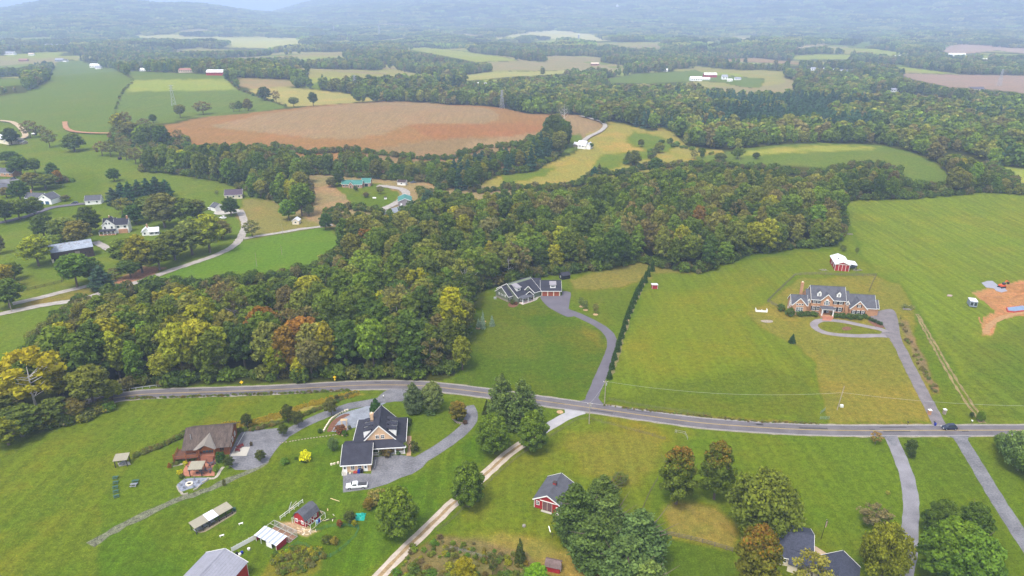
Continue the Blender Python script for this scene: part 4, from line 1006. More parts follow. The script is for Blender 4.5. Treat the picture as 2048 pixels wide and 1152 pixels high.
# ---- everything wooded beyond the brown field
FAR_OPEN = [LANDPOLY[n] for n in ('pasture_far','pasture_r','yardfar','tan1','yel1','soil','strip_w','f7','f8','f9','f9b','f10','f11','f12','f12b','f13','f13b','f14','f15','f16','f17','f17b','f17c','f18','f19','meadow','dome','east_bit','leftland','vill_lawn','brownpast','below')]
FAR_YARDS = [((178,128),26),((120,108),30),((100,118),16),((30,105),18),((435,148),16),((375,140),14),((212,92),14),((285,136),10),((965,172),14),((910,182),14),((1700,143),30),((1405,150),14),((1440,150),22),((1480,156),20),((1803,112),18),((1915,108),16),((1970,122),10),((1955,178),16),((1788,180),10),((1590,138),10),((1620,137),10),((1640,138),10),((1665,139),10),((700,95),0.1)]
def far_woods():
    rr = random.Random(5)
    low = proto_collection('far_wood_prototype', [LOW['low%d' % i] for i in range(5)])
    # 560 m to 2600 m
    P_, S_, Tn_, I_, Ro_ = [], [], [], [], []
    for y0, y1, sp in ((560, 1300, 10.0), (1300, 2700, 13.0)):
        x, y, rs = jgrid(-2300, 2300, y0, y1, sp, int(y0))
        k = (np.abs(x) < y * .82); x, y = x[k], y[k]
        h = rs.uniform(8, 20, len(x)); z = T(x, y); tone = 1 + .3 * vnoise(x, y, 90, 21)
        ok = np.ones(len(x), bool)
        for f in (0.02, .5, .95):
            px, py = proj(x, y, z + h * f)
            for poly in FAR_OPEN:
                ok &= ~in_poly(px, py, poly)
        px, py = proj(x, y, z)
        ok &= ~(in_poly(px, py, WOODS['central']) | in_poly(px, py, WOODS['hedge']))
        for (cx, cy), r in FAR_YARDS:
            c = P(cx, cy)
            ok &= ~((np.abs(px - cx) < r * .9) & (py > cy - 3) & (py < cy + 9))
            ok &= np.hypot(x - c.x, y - c.y) > r * .5
        # breaks of rough grass between the woods, wider further out
        dd_ = np.hypot(x, y); gp = far_gap(x, y); ok &= ~((gp > .12 + .05 * rs.randn(len(x))) & (dd_ > 1150))
        k = np.nonzero(ok)[0]
        for i in k:
            r_ = rr.random(); n = float(vnoise(x[i], y[i], 60, 1))
            cands = ['dark', 'mid', 'mid', 'green', 'olive', 'olive', 'brown'] if n < .2 else ['dark', 'dark', 'mid', 'mid', 'green', 'olive']
            pine = (1400 < px[i] < 1740 and 205 < py[i] < 275 and n > -.2) or (n > .75)
            c = PAL['pine'] if pine else PAL[rr.choice(cands)]
            v = rr.uniform(.85, 1.3) * tone[i]; c = tuple(q * v for q in c)
            P_.append((x[i], y[i], z[i])); w = rr.uniform(.85, 1.2) * h[i] / 17; S_.append((w * 1.05, w * 1.05, h[i] / 17)); Tn_.append(c)
            I_.append(4 if pine else rr.randrange(4)); Ro_.append(rr.uniform(0, 6.28))
    Tn = np.array(Tn_)
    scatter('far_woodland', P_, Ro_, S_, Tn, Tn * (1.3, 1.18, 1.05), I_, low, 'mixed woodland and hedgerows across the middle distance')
    n1 = len(P_)
    # 2600 m out to the ridges
    patch = proto_collection('canopy_prototype', [LOW['patch0'], LOW['patch1']])
    P_, S_, Tn_, I_, Ro_ = [], [], [], [], []
    for y0, y1, sp in ((2600, 4500, 52.0), (4500, 11500, 66.0)):
        x, y, rs = jgrid(-9800, 9800, y0, y1, sp, int(y0))
        k = (np.abs(x) < y * .84); x, y = x[k], y[k]; z = T(x, y)
        px, py = proj(x, y, z + 8); ok = np.ones(len(x), bool)
        for poly in FAR_OPEN: ok &= ~in_poly(px, py, poly)
        ok &= far_gap(x, y) < .12
        if y0 > 4000: ok &= vnoise(x, y, 420, 3) < .92
        for i in np.nonzero(ok)[0]:
            c = PAL[rr.choice(['dark', 'mid', 'mid', 'green', 'olive', 'olive'])]; v = rr.uniform(.4, 1.9)
            P_.append((x[i], y[i], z[i])); s = sp / 60 * rr.uniform(.95, 1.2); S_.append((s, s, rr.uniform(.9, 1.5))); Tn_.append(tuple(q * v for q in c))
            I_.append(rr.randrange(2)); Ro_.append(rr.uniform(0, 6.28))
    Tn = np.array(Tn_)
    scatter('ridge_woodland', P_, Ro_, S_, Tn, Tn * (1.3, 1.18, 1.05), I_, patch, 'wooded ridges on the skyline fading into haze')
    return n1, len(P_)
print('far', far_woods())
# ---------------------------------------------------------------- building kit
M_SLATE = mat('dark_shingle', (.046, .046, .062), .85, .28, 1.6, 5, .35)
M_SLATE2 = mat('grey_shingle', (.110, .111, .130), .85, .28, 1.6, 5, .35)
M_SLATE3 = mat('blue_shingle', (.065, .071, .102), .85, .38, .8, 5, .4)
M_BROWNR = mat('brown_metal_roof', (.115, .086, .072), .6, .55, 1.6, 3, .2, streak=(2.2, .35, 1))
M_TANR = mat('tan_metal_roof', (.25, .22, .19), .55, .15, 2, 3, .1)
M_GREYMETAL = mat('grey_metal_roof', (.31, .31, .36), .5, .14, 3, 2, .08, stripes=(0, .62), joint=.80)
M_WHITEMETAL = mat('white_metal_roof', (.60, .61, .66), .45, .12, 2, 3, .05)
M_BLUEMETAL = mat('rusting_metal_roof', (.34, .38, .45), .55, .30, 1.4, 2, .15)
M_TEAL = mat('teal_metal_roof', (.065, .22, .185), .5, .18, 2, 3, .05)
M_WHITE = mat('white_paint', (.78, .77, .74), .6, .08, 1.5, 4, .05)
M_CREAM = mat('cream_siding', (.66, .58, .45), .7, .1, 2, 4, .1)
M_TANB = brick_mat('tan_brick', (.60, .37, .20), (.52, .32, .18), (.55, .45, .34))
M_BRICK = brick_mat('red_brick', (.42, .205, .095), (.36, .17, .08), (.42, .27, .16))
M_REDSID = mat('red_board', (.40, .028, .030), .7, .22, 1, 4, .1, streak=(3, 3, .4), stripes=(0, .3))
M_REDMET = mat('red_metal', (.50, .045, .030), .55, .12, 1.5, 4, .1, stripes=(0, .3))
M_GREENSID = mat('sage_siding', (.17, .20, .135), .7, .12, 2, 5, .1, stripes=(2, .22))
M_LOG = mat('log_wall', (.32, .11, .038), .7, .35, .6, 6, .3, streak=(1, 1, 6), stripes=(2, .3))
M_DECK = mat('deck_board', (.15, .07, .045), .75, .2, 1, 6, .2, stripes=(0, .16))
M_OLDWOOD = mat('weathered_board', (.085, .060, .055), .9, .5, .8, 4, .3, streak=(4, 4, .5), stripes=(0, .35))
M_DARKWOOD = mat('dark_timber', (.045, .035, .035), .8, .2, 1, 5, .1)
M_STONEW = mat('stone_wall', (.36, .30, .25), .9, .5, .5, 3, .5)
M_STONEC = mat('pale_stone', (.42, .38, .31), .9, .25, .8, 4, .3)
M_PAVERED = mat('terracotta_paving', (.44, .19, .12), .85, .25, .9, 5, .2)
M_PAVEBLUE = mat('bluestone_paving', (.27, .29, .35), .85, .4, .8, 4, .3)
M_PANE = mat('window_glass', (.035, .045, .06), .12, .3, 1.2, 2, 0, spec=.8)
M_PANEB = mat('blue_window_glass', (.10, .17, .20), .12, .3, 1.2, 2, 0, spec=.8)
M_BLACK = mat('black_paint', (.02, .02, .025), .5, .1, 1, 4, 0)
M_BLUE = mat('blue_plastic', (.02, .04, .32), .4, .1, 1, 4, 0)
M_GARRED = mat('cedar_door', (.36, .095, .050), .6, .2, .8, 5, .1, stripes=(2, .45))
M_GALV = mat('galvanised_metal', (.48, .49, .50), .45, .1, 1, 4, 0, metal=.3)
M_MULCH = mat('mulch', (.20, .095, .060), .95, .4, .8, 4, .5)
M_STRAW = mat('straw_ring', (.50, .33, .18), .95, .3, .8, 4, .4)
M_WOOD = mat('cut_lumber', (.62, .46, .28), .8, .2, .6, 5, .1)
M_POST = mat('fence_timber', (.20, .17, .13), .9, .3, .8, 6, .2)
M_POLE = mat('pole_wood', (.40, .34, .28), .9, .25, .8, 4, .2)
FACE = {'f': 0.0, 'r': math.pi / 2, 'b': math.pi, 'l': -math.pi / 2}
_mesh = {}

def cached(key, fn, m):
    if key not in _mesh:
        b = MB(); fn(b); me = bpy.data.meshes.new(str(key[0])); me.from_pydata(b.v, [], b.f); me.materials.append(m); me.update(); _mesh[key] = me
    return _mesh[key]

class Bld:
    """a building: Empty at its front left corner; x runs along the front, y to the back, z up"""
    def __init__(s, name, label, cat, L, Rt=None, ang=None, group=None, base=None):
        a = P(*L) if base is None else base
        if Rt is not None:
            b = P(*Rt); s.w = (b - a).xy.length; ang = math.atan2(b.y - a.y, b.x - a.x)
        else: ang = math.radians(ang)
        s.o = a; s.ang = ang
        s.root = empty(name, a, ang, label, cat, group)
    def at(s, x, y, z=0):
        c, n = math.cos(s.ang), math.sin(s.ang)
        return Vector((s.o.x + x * c - y * n, s.o.y + x * n + y * c, s.o.z + z))
    def mb(s, name, b, m, parent=None, **k): return b.build(name, m, parent or s.root, **k)
    def wall(s, x0, x1, y0, y1, ze, zr, ax, m, z0=-.3, name='wall'):
        b = MB()
        if zr is None: b.box(x0, x1, y0, y1, z0, ze)
        elif ax == 'x': b.extrude([(y0, z0), (y1, z0), (y1, ze), ((y0 + y1) / 2, zr), (y0, ze)], 'x', x0, x1)
        else: b.extrude([(x0, z0), (x1, z0), (x1, ze), ((x0 + x1) / 2, zr), (x0, ze)], 'y', y0, y1)
        return s.mb(name, b, m)
    def roof(s, x0, x1, y0, y1, ze, zr, ax, m, o=.4, t=.16, og=.35, trim=None, name='roof', ry=None):
        """two pitched slabs; o eave overhang, og gable overhang; returns the roof object"""
        b = MB(); up = .10
        if ax == 'x':
            ym = (y0 + y1) / 2 if ry is None else ry; k0 = (zr - ze) / (ym - y0); k1 = (zr - ze) / (y1 - ym)
            b.slab([(x0 - og, y0 - o, ze - o * k0 + up), (x1 + og, y0 - o, ze - o * k0 + up), (x1 + og, ym, zr + up), (x0 - og, ym, zr + up)], t)
            b.slab([(x0 - og, ym, zr + up), (x1 + og, ym, zr + up), (x1 + og, y1 + o, ze - o * k1 + up), (x0 - og, y1 + o, ze - o * k1 + up)], t)
            R_ = s.mb(name, b, m)
            if trim:
                for xe in (x0 - og - .03, x1 + og + .03):
                    c = MB(); c.beam((xe, y0 - o, ze - o * k0), (xe, ym, zr), .06, .30); c.beam((xe, ym, zr), (xe, y1 + o, ze - o * k1), .06, .30); c.build('rake_board', trim, R_)
                c = MB(); c.box(x0 - og, x1 + og, y0 - o - .10, y0 - o - .01, ze - o * k0 - .12, ze - o * k0 + .09); c.build('gutter', trim, R_)
        else:
            xm = (x0 + x1) / 2; k = (zr - ze) / (xm - x0)
            b.slab([(x0 - o, y0 - og, ze - o * k + up), (xm, y0 - og, zr + up), (xm, y1 + og, zr + up), (x0 - o, y1 + og, ze - o * k + up)], t)
            b.slab([(xm, y0 - og, zr + up), (x1 + o, y0 - og, ze - o * k + up), (x1 + o, y1 + og, ze - o * k + up), (xm, y1 + og, zr + up)], t)
            R_ = s.mb(name, b, m)
            if trim:
                for ye in (y0 - og - .03, y1 + og + .03):
                    c = MB(); c.beam((x0 - o, ye, ze - o * k), (xm, ye, zr), .06, .30); c.beam((xm, ye, zr), (x1 + o, ye, ze - o * k), .06, .30); c.build('rake_board', trim, R_)
        # ridge cap
        c = MB()
        if ax == 'x': c.beam((x0 - og, ym, zr + up + .02), (x1 + og, ym, zr + up + .02), .28, .07)
        else: c.beam((xm, y0 - og, zr + up + .02), (xm, y1 + og, zr + up + .02), .28, .07)
        c.build('ridge_cap', m, R_)
        return R_
    def gable(s, x0, x1, y0, y1, ze, zr, ax, mw, mr, trim=M_WHITE, **k):
        s.wall(x0, x1, y0, y1, ze, zr, ax, mw); return s.roof(x0, x1, y0, y1, ze, zr, ax, mr, trim=trim, **k)
    def place(s, name, me, x, y, z, face, parent=None, rz=None):
        o = link(name, me, parent or s.root); o.location = (x, y, z); o.rotation_euler = (0, 0, FACE[face] if rz is None else rz); return o
    def window(s, x, y, z, w, h, face='f', fm=M_WHITE, shutters=None, pane=M_PANE, bars=True, arch=False):
        """opening centred on x (or y for side faces), sill at z, standing on the wall surface"""
        def fr(b):
            for q in ((-w/2 - .09, -w/2, 0, h), (w/2, w/2 + .09, 0, h), (-w/2 - .09, w/2 + .09, -.12, 0), (-w/2 - .09, w/2 + .09, h, h + .12)): b.box(q[0], q[1], -.09, .02, q[2], q[3])
            if bars: b.box(-w/2, w/2, -.06, -.03, h/2 - .035, h/2 + .035); b.box(-.03, .03, -.055, -.028, 0, h)
        f = s.place('window', cached(('window_frame', round(w, 2), round(h, 2), fm.name, bars), fr, fm), x, y, z, face)
        p = link('pane', cached(('pane', round(w, 2), round(h, 2), pane.name), lambda b: b.box(-w/2, w/2, -.035, .02, 0, h), pane), f)
        if shutters:
            for sg in (-1, 1):
                q = link('shutter', cached(('shutter', round(w, 2), round(h, 2), shutters.name), lambda b: b.box(-w*.27, w*.27, -.06, .01, -.02, h + .02), shutters), f)
                q.location = (sg * (w / 2 + .12 + w * .27), 0, 0)
        return f
    def door(s, x, y, z, w, h, face='f', m=M_WHITE, fm=M_WHITE, glass=False, name='door'):
        d = s.place(name, cached((name, w, h, m.name), lambda b: b.box(-w/2, w/2, -.05, .02, 0, h), m), x, y, z, face)
        link('door_frame', cached(('door_frame', w, h, fm.name), lambda b: (b.box(-w/2 - .1, -w/2, -.09, .02, 0, h + .1), b.box(w/2, w/2 + .1, -.09, .02, 0, h + .1), b.box(-w/2, w/2, -.09, .02, h, h + .1)), fm), d)
        link('door_handle', cached(('door_handle', w), lambda b: b.box(w/2 - .16, w/2 - .08, -.10, -.05, h * .45, h * .5), M_GALV), d)
        if glass: link('pane', cached(('door_pane', w, h), lambda b: b.box(-w*.28, w*.28, -.06, -.045, h * .5, h * .85), M_PANE), d)
        return d
    def chimney(s, x, y, z0, z1, w, d, m):
        b = MB(); b.box(x - w/2, x + w/2, y - d/2, y + d/2, z0, z1); b.box(x - w/2 - .08, x + w/2 + .08, y - d/2 - .08, y + d/2 + .08, z1, z1 + .18)
        c = s.mb('chimney', b, m); e = MB(); e.box(x - w*.25, x + w*.25, y - d*.25, y + d*.25, z1 + .18, z1 + .55); e.build('flue', M_CREAM, c); return c
    def post(s, x, y, z0, z1, w=.2, m=M_WHITE, name='post'):
        o = link(name, cached((name, w, round(z1 - z0, 2), m.name), lambda b: b.box(-w/2, w/2, -w/2, w/2, 0, z1 - z0), m), s.root); o.location = (x, y, z0); return o

# ================================================================ tan brick house with its wing
h = Bld('tan_brick_house', 'tan brick house with steep dark roof, three dormers a side and wrap around porch', 'house', (745, 912), (811, 908))
h.wall(-4.2, 9.0, 2.0, 15.4, 2.9, None, 'x', M_TANB)
# low porch skirts round the steep centre
b = MB()
zi, ze_ = 4.05, 2.75
b.slab([(-6.2, -.3, ze_), (10.1, -.3, ze_), (7.2, 2.5, zi), (-2.6, 2.5, zi)], .18)
b.slab([(10.1, -.3, ze_), (10.1, 16.6, ze_), (7.2, 14.2, zi), (7.2, 2.5, zi)], .18)
b.slab([(-5.6, 16.6, ze_), (-6.2, -.3, ze_), (-2.6, 2.5, zi), (-2.6, 14.2, zi)], .18)
b.slab([(10.1, 16.6, ze_), (-5.6, 16.6, ze_), (-2.6, 14.2, zi), (7.2, 14.2, zi)], .18)
sk = h.mb('porch_roof', b, M_SLATE)
c = MB(); c.box(-6.2, 10.15, -.42, -.31, 2.5, 2.76); c.build('gutter', M_WHITE, sk); c = MB(); c.box(10.11, 10.22, -.3, 16.6, 2.5, 2.76); c.build('gutter', M_WHITE, sk)
c = MB(); c.beam((-6.25, -.3, 2.66), (-5.65, 16.6, 2.66), .1, .24); c.build('gutter', M_WHITE, sk)
h.wall(-2.5, 7.1, 2.5, 14.2, 3.9, 9.0, 'y', M_TANB, z0=2.9, name='gable_wall')
h.roof(-2.5, 7.1, 2.5, 13.9, 3.9, 9.0, 'y', M_SLATE, o=.3, og=.25, trim=M_WHITE)
for i, y in enumerate((4.9, 7.5, 10.1)):
    for sd in (-1, 1):
        cx = 2.3 + sd * 3.55; x0, x1 = (cx - 1.35, cx + 1.8) if sd < 0 else (cx - 1.8, cx + 1.35)
        b = MB(); b.box(x0, x1, y - .85, y + .85, 3.9, 6.25); d = h.mb('dormer', b, M_WHITE)
        b = MB(); xo = x0 - .25 if sd < 0 else x1 + .25; xi = 2.3 + sd * 1.6
        b.slab([(xo, y - 1.0, 6.3), (xo, y + 1.0, 6.3), (xi, y + 1.0, 7.15), (xi, y - 1.0, 7.15)], .14); b.build('dormer_roof', M_SLATE, d)
        w = h.window(x0 - .01 if sd < 0 else x1 + .01, y, 5.0, .8, .85, 'l' if sd < 0 else 'r', bars=False)
h.chimney(-.4, 9.6, 3.5, 8.9, .95, .9, M_TANB)
for x in (1.6, 3.2): h.window(x, 2.49, 4.5, .95, 1.1)
for x in (-.1, 2.0, 4.6, 6.6, 8.2): h.window(x, 1.99, .9, 1.1, 1.5)
h.door(5.6 - .2, 1.99, .1, 1.0, 2.1, m=M_OLDWOOD)
b = MB(); b.box(-.2, 9.9, 0, 2.0, -.2, .18); h.mb('porch_floor', b, M_CONC)
for x in (.1, 1.9, 4.3, 6.9, 9.6): h.post(x, .15, .18, 2.62, .24)
for a_, c_ in ((.25, 1.75), (4.45, 6.75), (7.05, 9.45)):
    b = MB(); b.box(a_, c_, .10, .18, .95, 1.05); b.box(a_, c_, .10, .18, .32, .40)
    for k in range(int((c_ - a_) / .22)): b.box(a_ + .1 + k * .22, a_ + .14 + k * .22, .12, .16, .40, .95)
    h.mb('porch_railing', b, M_WHITE)
# garage wing towards the court
h.wall(-8.0, .15, -7.4, .8, 2.7, None, 'x', M_TANB, name='wing_wall')
b = MB()
b.slab([(-8.45, -7.9, 2.72), (.6, -7.9, 2.72), (.45, -.2, 4.9), (-8.3, -.2, 4.9)], .18)
b.slab([(-8.3, -.2, 4.9), (.45, -.2, 4.9), (.45, 3.4, 3.6), (-8.3, 3.4, 3.6)], .18)
rw = h.mb('wing_roof', b, M_SLATE)
c = MB(); c.box(-8.5, .65, -8.02, -7.91, 2.45, 2.74); c.build('gutter', M_WHITE, rw)
for xe in (-8.5, .62): c = MB(); c.beam((xe, -7.9, 2.62), (xe, -.2, 4.8), .08, .26); c.build('rake_board', M_WHITE, rw)
for x in (-5.9, -2.0):
    c = MB(); zc = 2.74 + (3.6 / 7.7) * 2.18; c.beam((x, -4.9, zc - .33), (x, -3.7, zc + .02 - .0), .75, .14); c.build('skylight', mat('skylight_glass', (.42, .50, .52), .2, .1, 1, 4, 0, spec=.7), rw)
h.window(-5.0, -7.41, .75, .95, 1.3); h.window(-2.95, -7.41, .75, .95, 1.3)
h.door(-7.25, -7.41, .1, .95, 2.1, glass=True); h.door(-1.3, -7.41, .05, .95, 2.1, glass=True)
b = MB(); b.box(-8.0, -6.6, -9.0, -7.45, -.2, .12); b.box(-8.0, -6.6, -9.5, -9.0, -.2, -.02); h.mb('door_step', b, M_CONC)
for x in (-7.95, -6.65):
    b = MB(); b.box(x - .05, x + .05, -9.0, -7.5, .95, 1.03); b.box(x - .05, x + .05, -9.0, -8.92, .1, .95); h.mb('step_railing', b, M_WHITE)
# round bay at the left, under the skirt
b = MB(); b.lathe(-4.4, 2.2, [(1.7, -.2), (1.7, 2.7), (1.2, 2.75)], 18); h.mb('bay', b, M_TANB, smooth=False)
b = MB(); b.lathe(-4.4, 2.2, [(2.5, 2.62), (2.45, 2.72), (.6, 3.5), (.1, 3.6)], 20); h.mb('bay_roof', b, M_SLATE)
TAN = h
area('brick_path', [(813, 872), (823, 872), (822, 911), (813, 912)], mat('path_brick', (.46, .29, .17), .9, .3, .8, 4, .3), 'tan paved path beside the tan brick house', .05, smooth=False)
area('brick_path', [(684, 852), (694, 852), (694, 872), (683, 872)], mat('path_brick2', (.46, .31, .20), .9, .3, .8, 4, .3), 'tan paved path under the small arbour', .05, smooth=False)
ribbon('painted_line', pline([(752, 919), (749, 936)], .8), -.09, .09, .056, M_LINE_W, 'white painted line on the tan house court')

# ================================================================ log lodge
h = Bld('log_lodge', 'log lodge with brown metal roof, swooping entrance gable and side deck', 'lodge', (375, 916), (455, 909))
h.wall(0, 12.2, 0, 11.4, 3.9, 6.9, 'x', M_LOG)
R_ = h.roof(0, 12.2, 0, 11.4, 3.9, 6.9, 'x', M_BROWNR, o=1.2, og=.9, t=.14)
for k in range(34):
    x = -.75 + k * .41; c = MB(); kk = 3.0 / 5.7
    c.beam((x, -1.2, 3.9 - 1.2 * kk + .12), (x, 5.6, 6.9 + .04 + .06), .05, .06); c.build('roof_seam', M_BROWNR, R_)
# swooping entrance roof
b = MB()
ap = (6.5, 3.4, 6.1); fr_ = (6.1, -2.4, 5.4)
b.slab([(3.5, -1.8, 3.65), fr_, ap], .12); b.slab([fr_, (8.9, -2.2, 3.65), ap], .12)
b.slab([(2.4, -1.5, 3.42), (3.5, -1.8, 3.65), ap], .10); b.slab([(8.9, -2.2, 3.65), (9.1, -1.4, 3.42), ap], .10)
h.mb('entrance_roof', b, M_TANR)
b = MB(); b.extrude([(4.3, 3.1), (8.3, 3.1), (6.2, 4.95)], 'y', -1.5, -1.35); h.mb('entrance_gable', b, M_LOG)
b = MB(); b.box(4.6, 8.0, -.06, -.01, 1.5, 3.3); h.mb('entrance_glass', b, M_PANEB)
for x in (4.6, 5.45, 6.3, 7.15, 8.0): h.post(x, -.08, 1.5, 3.3, .12, M_LOG, 'mullion')
for x in (4.2, 8.5): h.post(x, -2.0, .1, 3.5, .28, M_LOG)
b = MB(); b.box(4.3, 8.4, -2.3, -.1, -.2, 1.45)
for i in range(5): b.box(4.6, 8.1, -2.3 - .32 * (i + 1), -2.3 - .32 * i, -.2, 1.45 - .26 * (i + 1))
h.mb('entrance_steps', b, mat('step_tile', (.30, .12, .075), .85, .2, 1, 5, .2))
h.window(10.2, -.01, 1.6, 1.2, 1.0, fm=M_LOG)
for y, z in ((2.5, 1.4), (5.2, 1.4), (8.2, 1.4), (5.6, 4.2)): h.window(12.21, y, z, 1.1, 1.2, 'r')
# deck on posts to the left
b = MB(); b.box(-3.0, 4.0, -2.8, 0, 1.55, 1.75); b.box(-3.0, 0, 0, 2.5, 1.55, 1.75); h.mb('deck', b, M_DECK)
for x0, x1, y0, y1 in ((-3.0, 4.0, -2.82, -2.74), (-3.04, -2.96, -2.8, 2.5)):
    b = MB(); b.box(x0, x1, y0, y1, 2.55, 2.67); b.box(x0, x1, y0, y1, 1.9, 1.98)
    n = int(max(x1 - x0, y1 - y0) / .24)
    for k in range(n):
        t = k / n
        xx, yy = (x0 + (x1 - x0) * t, y0) if x1 - x0 > 1 else (x0, y0 + (y1 - y0) * t)
        b.box(xx, xx + .05, yy + .01, yy + .06, 1.98, 2.55)
    h.mb('deck_railing', b, M_LOG)
for x, y in ((-2.9, -2.7), (.5, -2.7), (3.9, -2.7), (-2.9, 2.3)): h.post(x, y, -.3, 3.4 if y < 0 else 1.55, .2, M_LOG)
b = MB(); b.box(-.2, 3.9, -.25, -.02, -.3, 1.5); h.mb('basement_wall', b, M_CREAM)
h.window(.8, -.26, .1, .9, 1.1); h.door(2.9, -.26, -.2, 1.0, 1.65, m=M_OLDWOOD)
for x, y in ((1.0, 3.0), (1.3, 2.0)): b = MB(); b.tube([(x, y, 5), (x, y, 6.3)], [.09, .09], 8); h.mb('vent_pipe', b, M_GALV)
LODGE = h
# terrace below the lodge
TERR = area('terrace', [(387, 902), (437, 900), (434, 905), (431, 918), (429, 952), (361, 953), (372, 930)], M_PAVERED, 'terracotta paved terrace below the log lodge', .10, smooth=False)
area('terrace_walk', [(404, 896), (447, 899), (438, 906), (408, 905)], M_PAVEBLUE, 'bluestone strip between lodge steps and terrace', .07, smooth=False)
FP = area('fire_pit_terrace', [(376, 957), (415, 956), (416, 961), (408, 966), (395, 974), (378, 978), (360, 984), (353, 972), (362, 963)], M_PAVEBLUE, 'bluestone fire pit terrace below the terracotta terrace', .08)
b = MB()
c0 = P(379, 969)
b.lathe(0, 0, [(.95, 0), (.98, .38), (.62, .40), (.58, .12), (.02, .10)], 20)
o = b.build('fire_pit', M_CREAM); o.location = c0 + Vector((0, 0, .08)); tag(o, 'round pale stone fire pit on the bluestone terrace', 'fire pit')
c = MB(); c.lathe(0, 0, [(.56, .13), (.5, .2), (.1, .24)], 12); c.build('ash', M_BLACK, o)
# low retaining wall pieces round the fire pit terrace
for i, pts in enumerate(([(354, 974), (359, 984), (366, 987)], [(362, 988), (368, 990), (376, 988)], [(387, 981), (394, 978), (401, 971)], [(404, 966), (412, 963), (416, 958)])):
    l = pline(pts, .6); b = MB()
    for p, q in zip(l[:-1], l[1:]): b.beam((p.x, p.y, .2), (q.x, q.y, .2), .3, .42)
    o = b.build('stone_curb', M_STONEC)
    tag(o, ['curved pale stone curb at the left tip of the fire pit terrace', 'short pale stone curb just below the fire pit terrace', 'pale stone curb at the lower right of the fire pit terrace', 'pale stone curb where fire pit terrace meets the terracotta terrace'][i], 'stone curb')
# path wall right of terrace
l = pline([(436, 953), (421, 958), (410, 957)], .8) ; l = pline([(413, 957), (428, 957), (436, 950), (440, 942), (447, 934)], .8)
ribbon('terrace_path', l, -.45, .45, .07, M_STONEC, 'pale path bending round the right side of the terracotta terrace')
l = pline([(346, 932), (360, 929), (375, 925)], .8); ribbon('terrace_path', l, -.45, .45, .05, M_STONEC, 'pale path left of the terracotta terrace')

def pavilion(pxc, w, d, h0, h1, m, label, ang, posts=True, name='pavilion'):
    a = P(*pxc); r = empty(name, a, math.radians(ang), label, 'pavilion')
    b = MB(); b.slab([(-w/2, -d/2, h0), (w/2, -d/2, h0), (w/2, d/2, h1), (-w/2, d/2, h1)], .14); ro = b.build('roof', m, r)
    for k in range(int(w / .8)):
        c = MB(); x = -w/2 + .4 + k * .8; c.beam((x, -d/2, h0 + .02), (x, d/2, h1 + .02), .04, .05); c.build('roof_seam', m, ro)
    for sx in (-1, 1):
        for sy in (-1, 1):
            z = (h0 if sy < 0 else h1) - .13; c = MB(); c.box(-.1, .1, -.1, .1, 0, z); p = c.build('post', M_DARKWOOD, r); p.location = (sx * (w/2 - .35), sy * (d/2 - .35), 0)
    for sy, z in ((-1, h0), (1, h1)):
        c = MB(); c.box(-w/2 + .2, w/2 - .2, sy * (d/2 - .35) - .07, sy * (d/2 - .35) + .07, z - .36, z - .16); c.build('beam', M_DARKWOOD, r)
    return r
M_TANPAV = mat('beige_metal_roof', (.34, .31, .235), .5, .1, 1.5, 3, .05)
pv = pavilion((246, 929), 3.9, 3.3, 2.5, 2.9, M_TANPAV, 'small open pavilion with flat beige roof standing alone in the west lawn', 12)
area('pavilion_slab', [(235, 926), (258, 923), (262, 929), (238, 933)], M_CONC, 'concrete slab under the small west lawn pavilion', .04, smooth=False)
pavilion((396, 947), 4.0, 3.6, 2.7, 3.1, M_TANPAV, 'beige roofed pavilion on the terracotta terrace', 4)

# outdoor furniture
def picnic_table(p, rz, label, m, group, sc=1.0):
    r = empty('picnic_table', p, rz, label, 'picnic table', group); r.scale = (sc, sc, sc)
    b = MB(); b.box(-.9, .9, -.38, .38, .70, .76); b.build('tabletop', m, r)
    for s_ in (-1, 1):
        b = MB(); b.box(-.9, .9, s_ * .72 - .13, s_ * .72 + .13, .42, .47); b.build('bench_seat', m, r)
        b = MB(); b.beam((s_ * .6, -.75, 0), (s_ * .6, -.2, .7), .09, .05); b.beam((s_ * .6, .75, 0), (s_ * .6, .2, .7), .09, .05); b.box(s_ * .6 - .04, s_ * .6 + .04, -.8, .8, .34, .42); b.build('leg', m, r)
    return r
M_GREENW = mat('green_paint', (.055, .12, .095), .6, .25, .8, 5, .1)
M_GREYW = mat('grey_wood', (.27, .28, .30), .8, .25, .8, 5, .1)
wh = ['topmost', 'second from the top', 'middle', 'fourth from the top', 'lowest']
for i, (px, py) in enumerate([(231, 958), (232, 967), (231, 976), (232, 984), (233, 993)]):
    picnic_table(P(px, py + (i - 2) * .6), .15 + .1 * i, 'dark green picnic table, %s of the row on the west lawn' % wh[i], M_GREENW, 'picnic tables in a row on the west lawn', .82)
picnic_table(P(271, 965), .2, 'grey green picnic table, upper of the pair right of the row', M_GREENW, 'pair of picnic tables on the west lawn')
picnic_table(P(268, 972), .1, 'grey green picnic table, lower of the pair right of the row', M_GREYW, 'pair of picnic tables on the west lawn')
picnic_table(P(245, 929), 1.2, 'grey picnic table inside the small west lawn pavilion', M_GREYW, None)
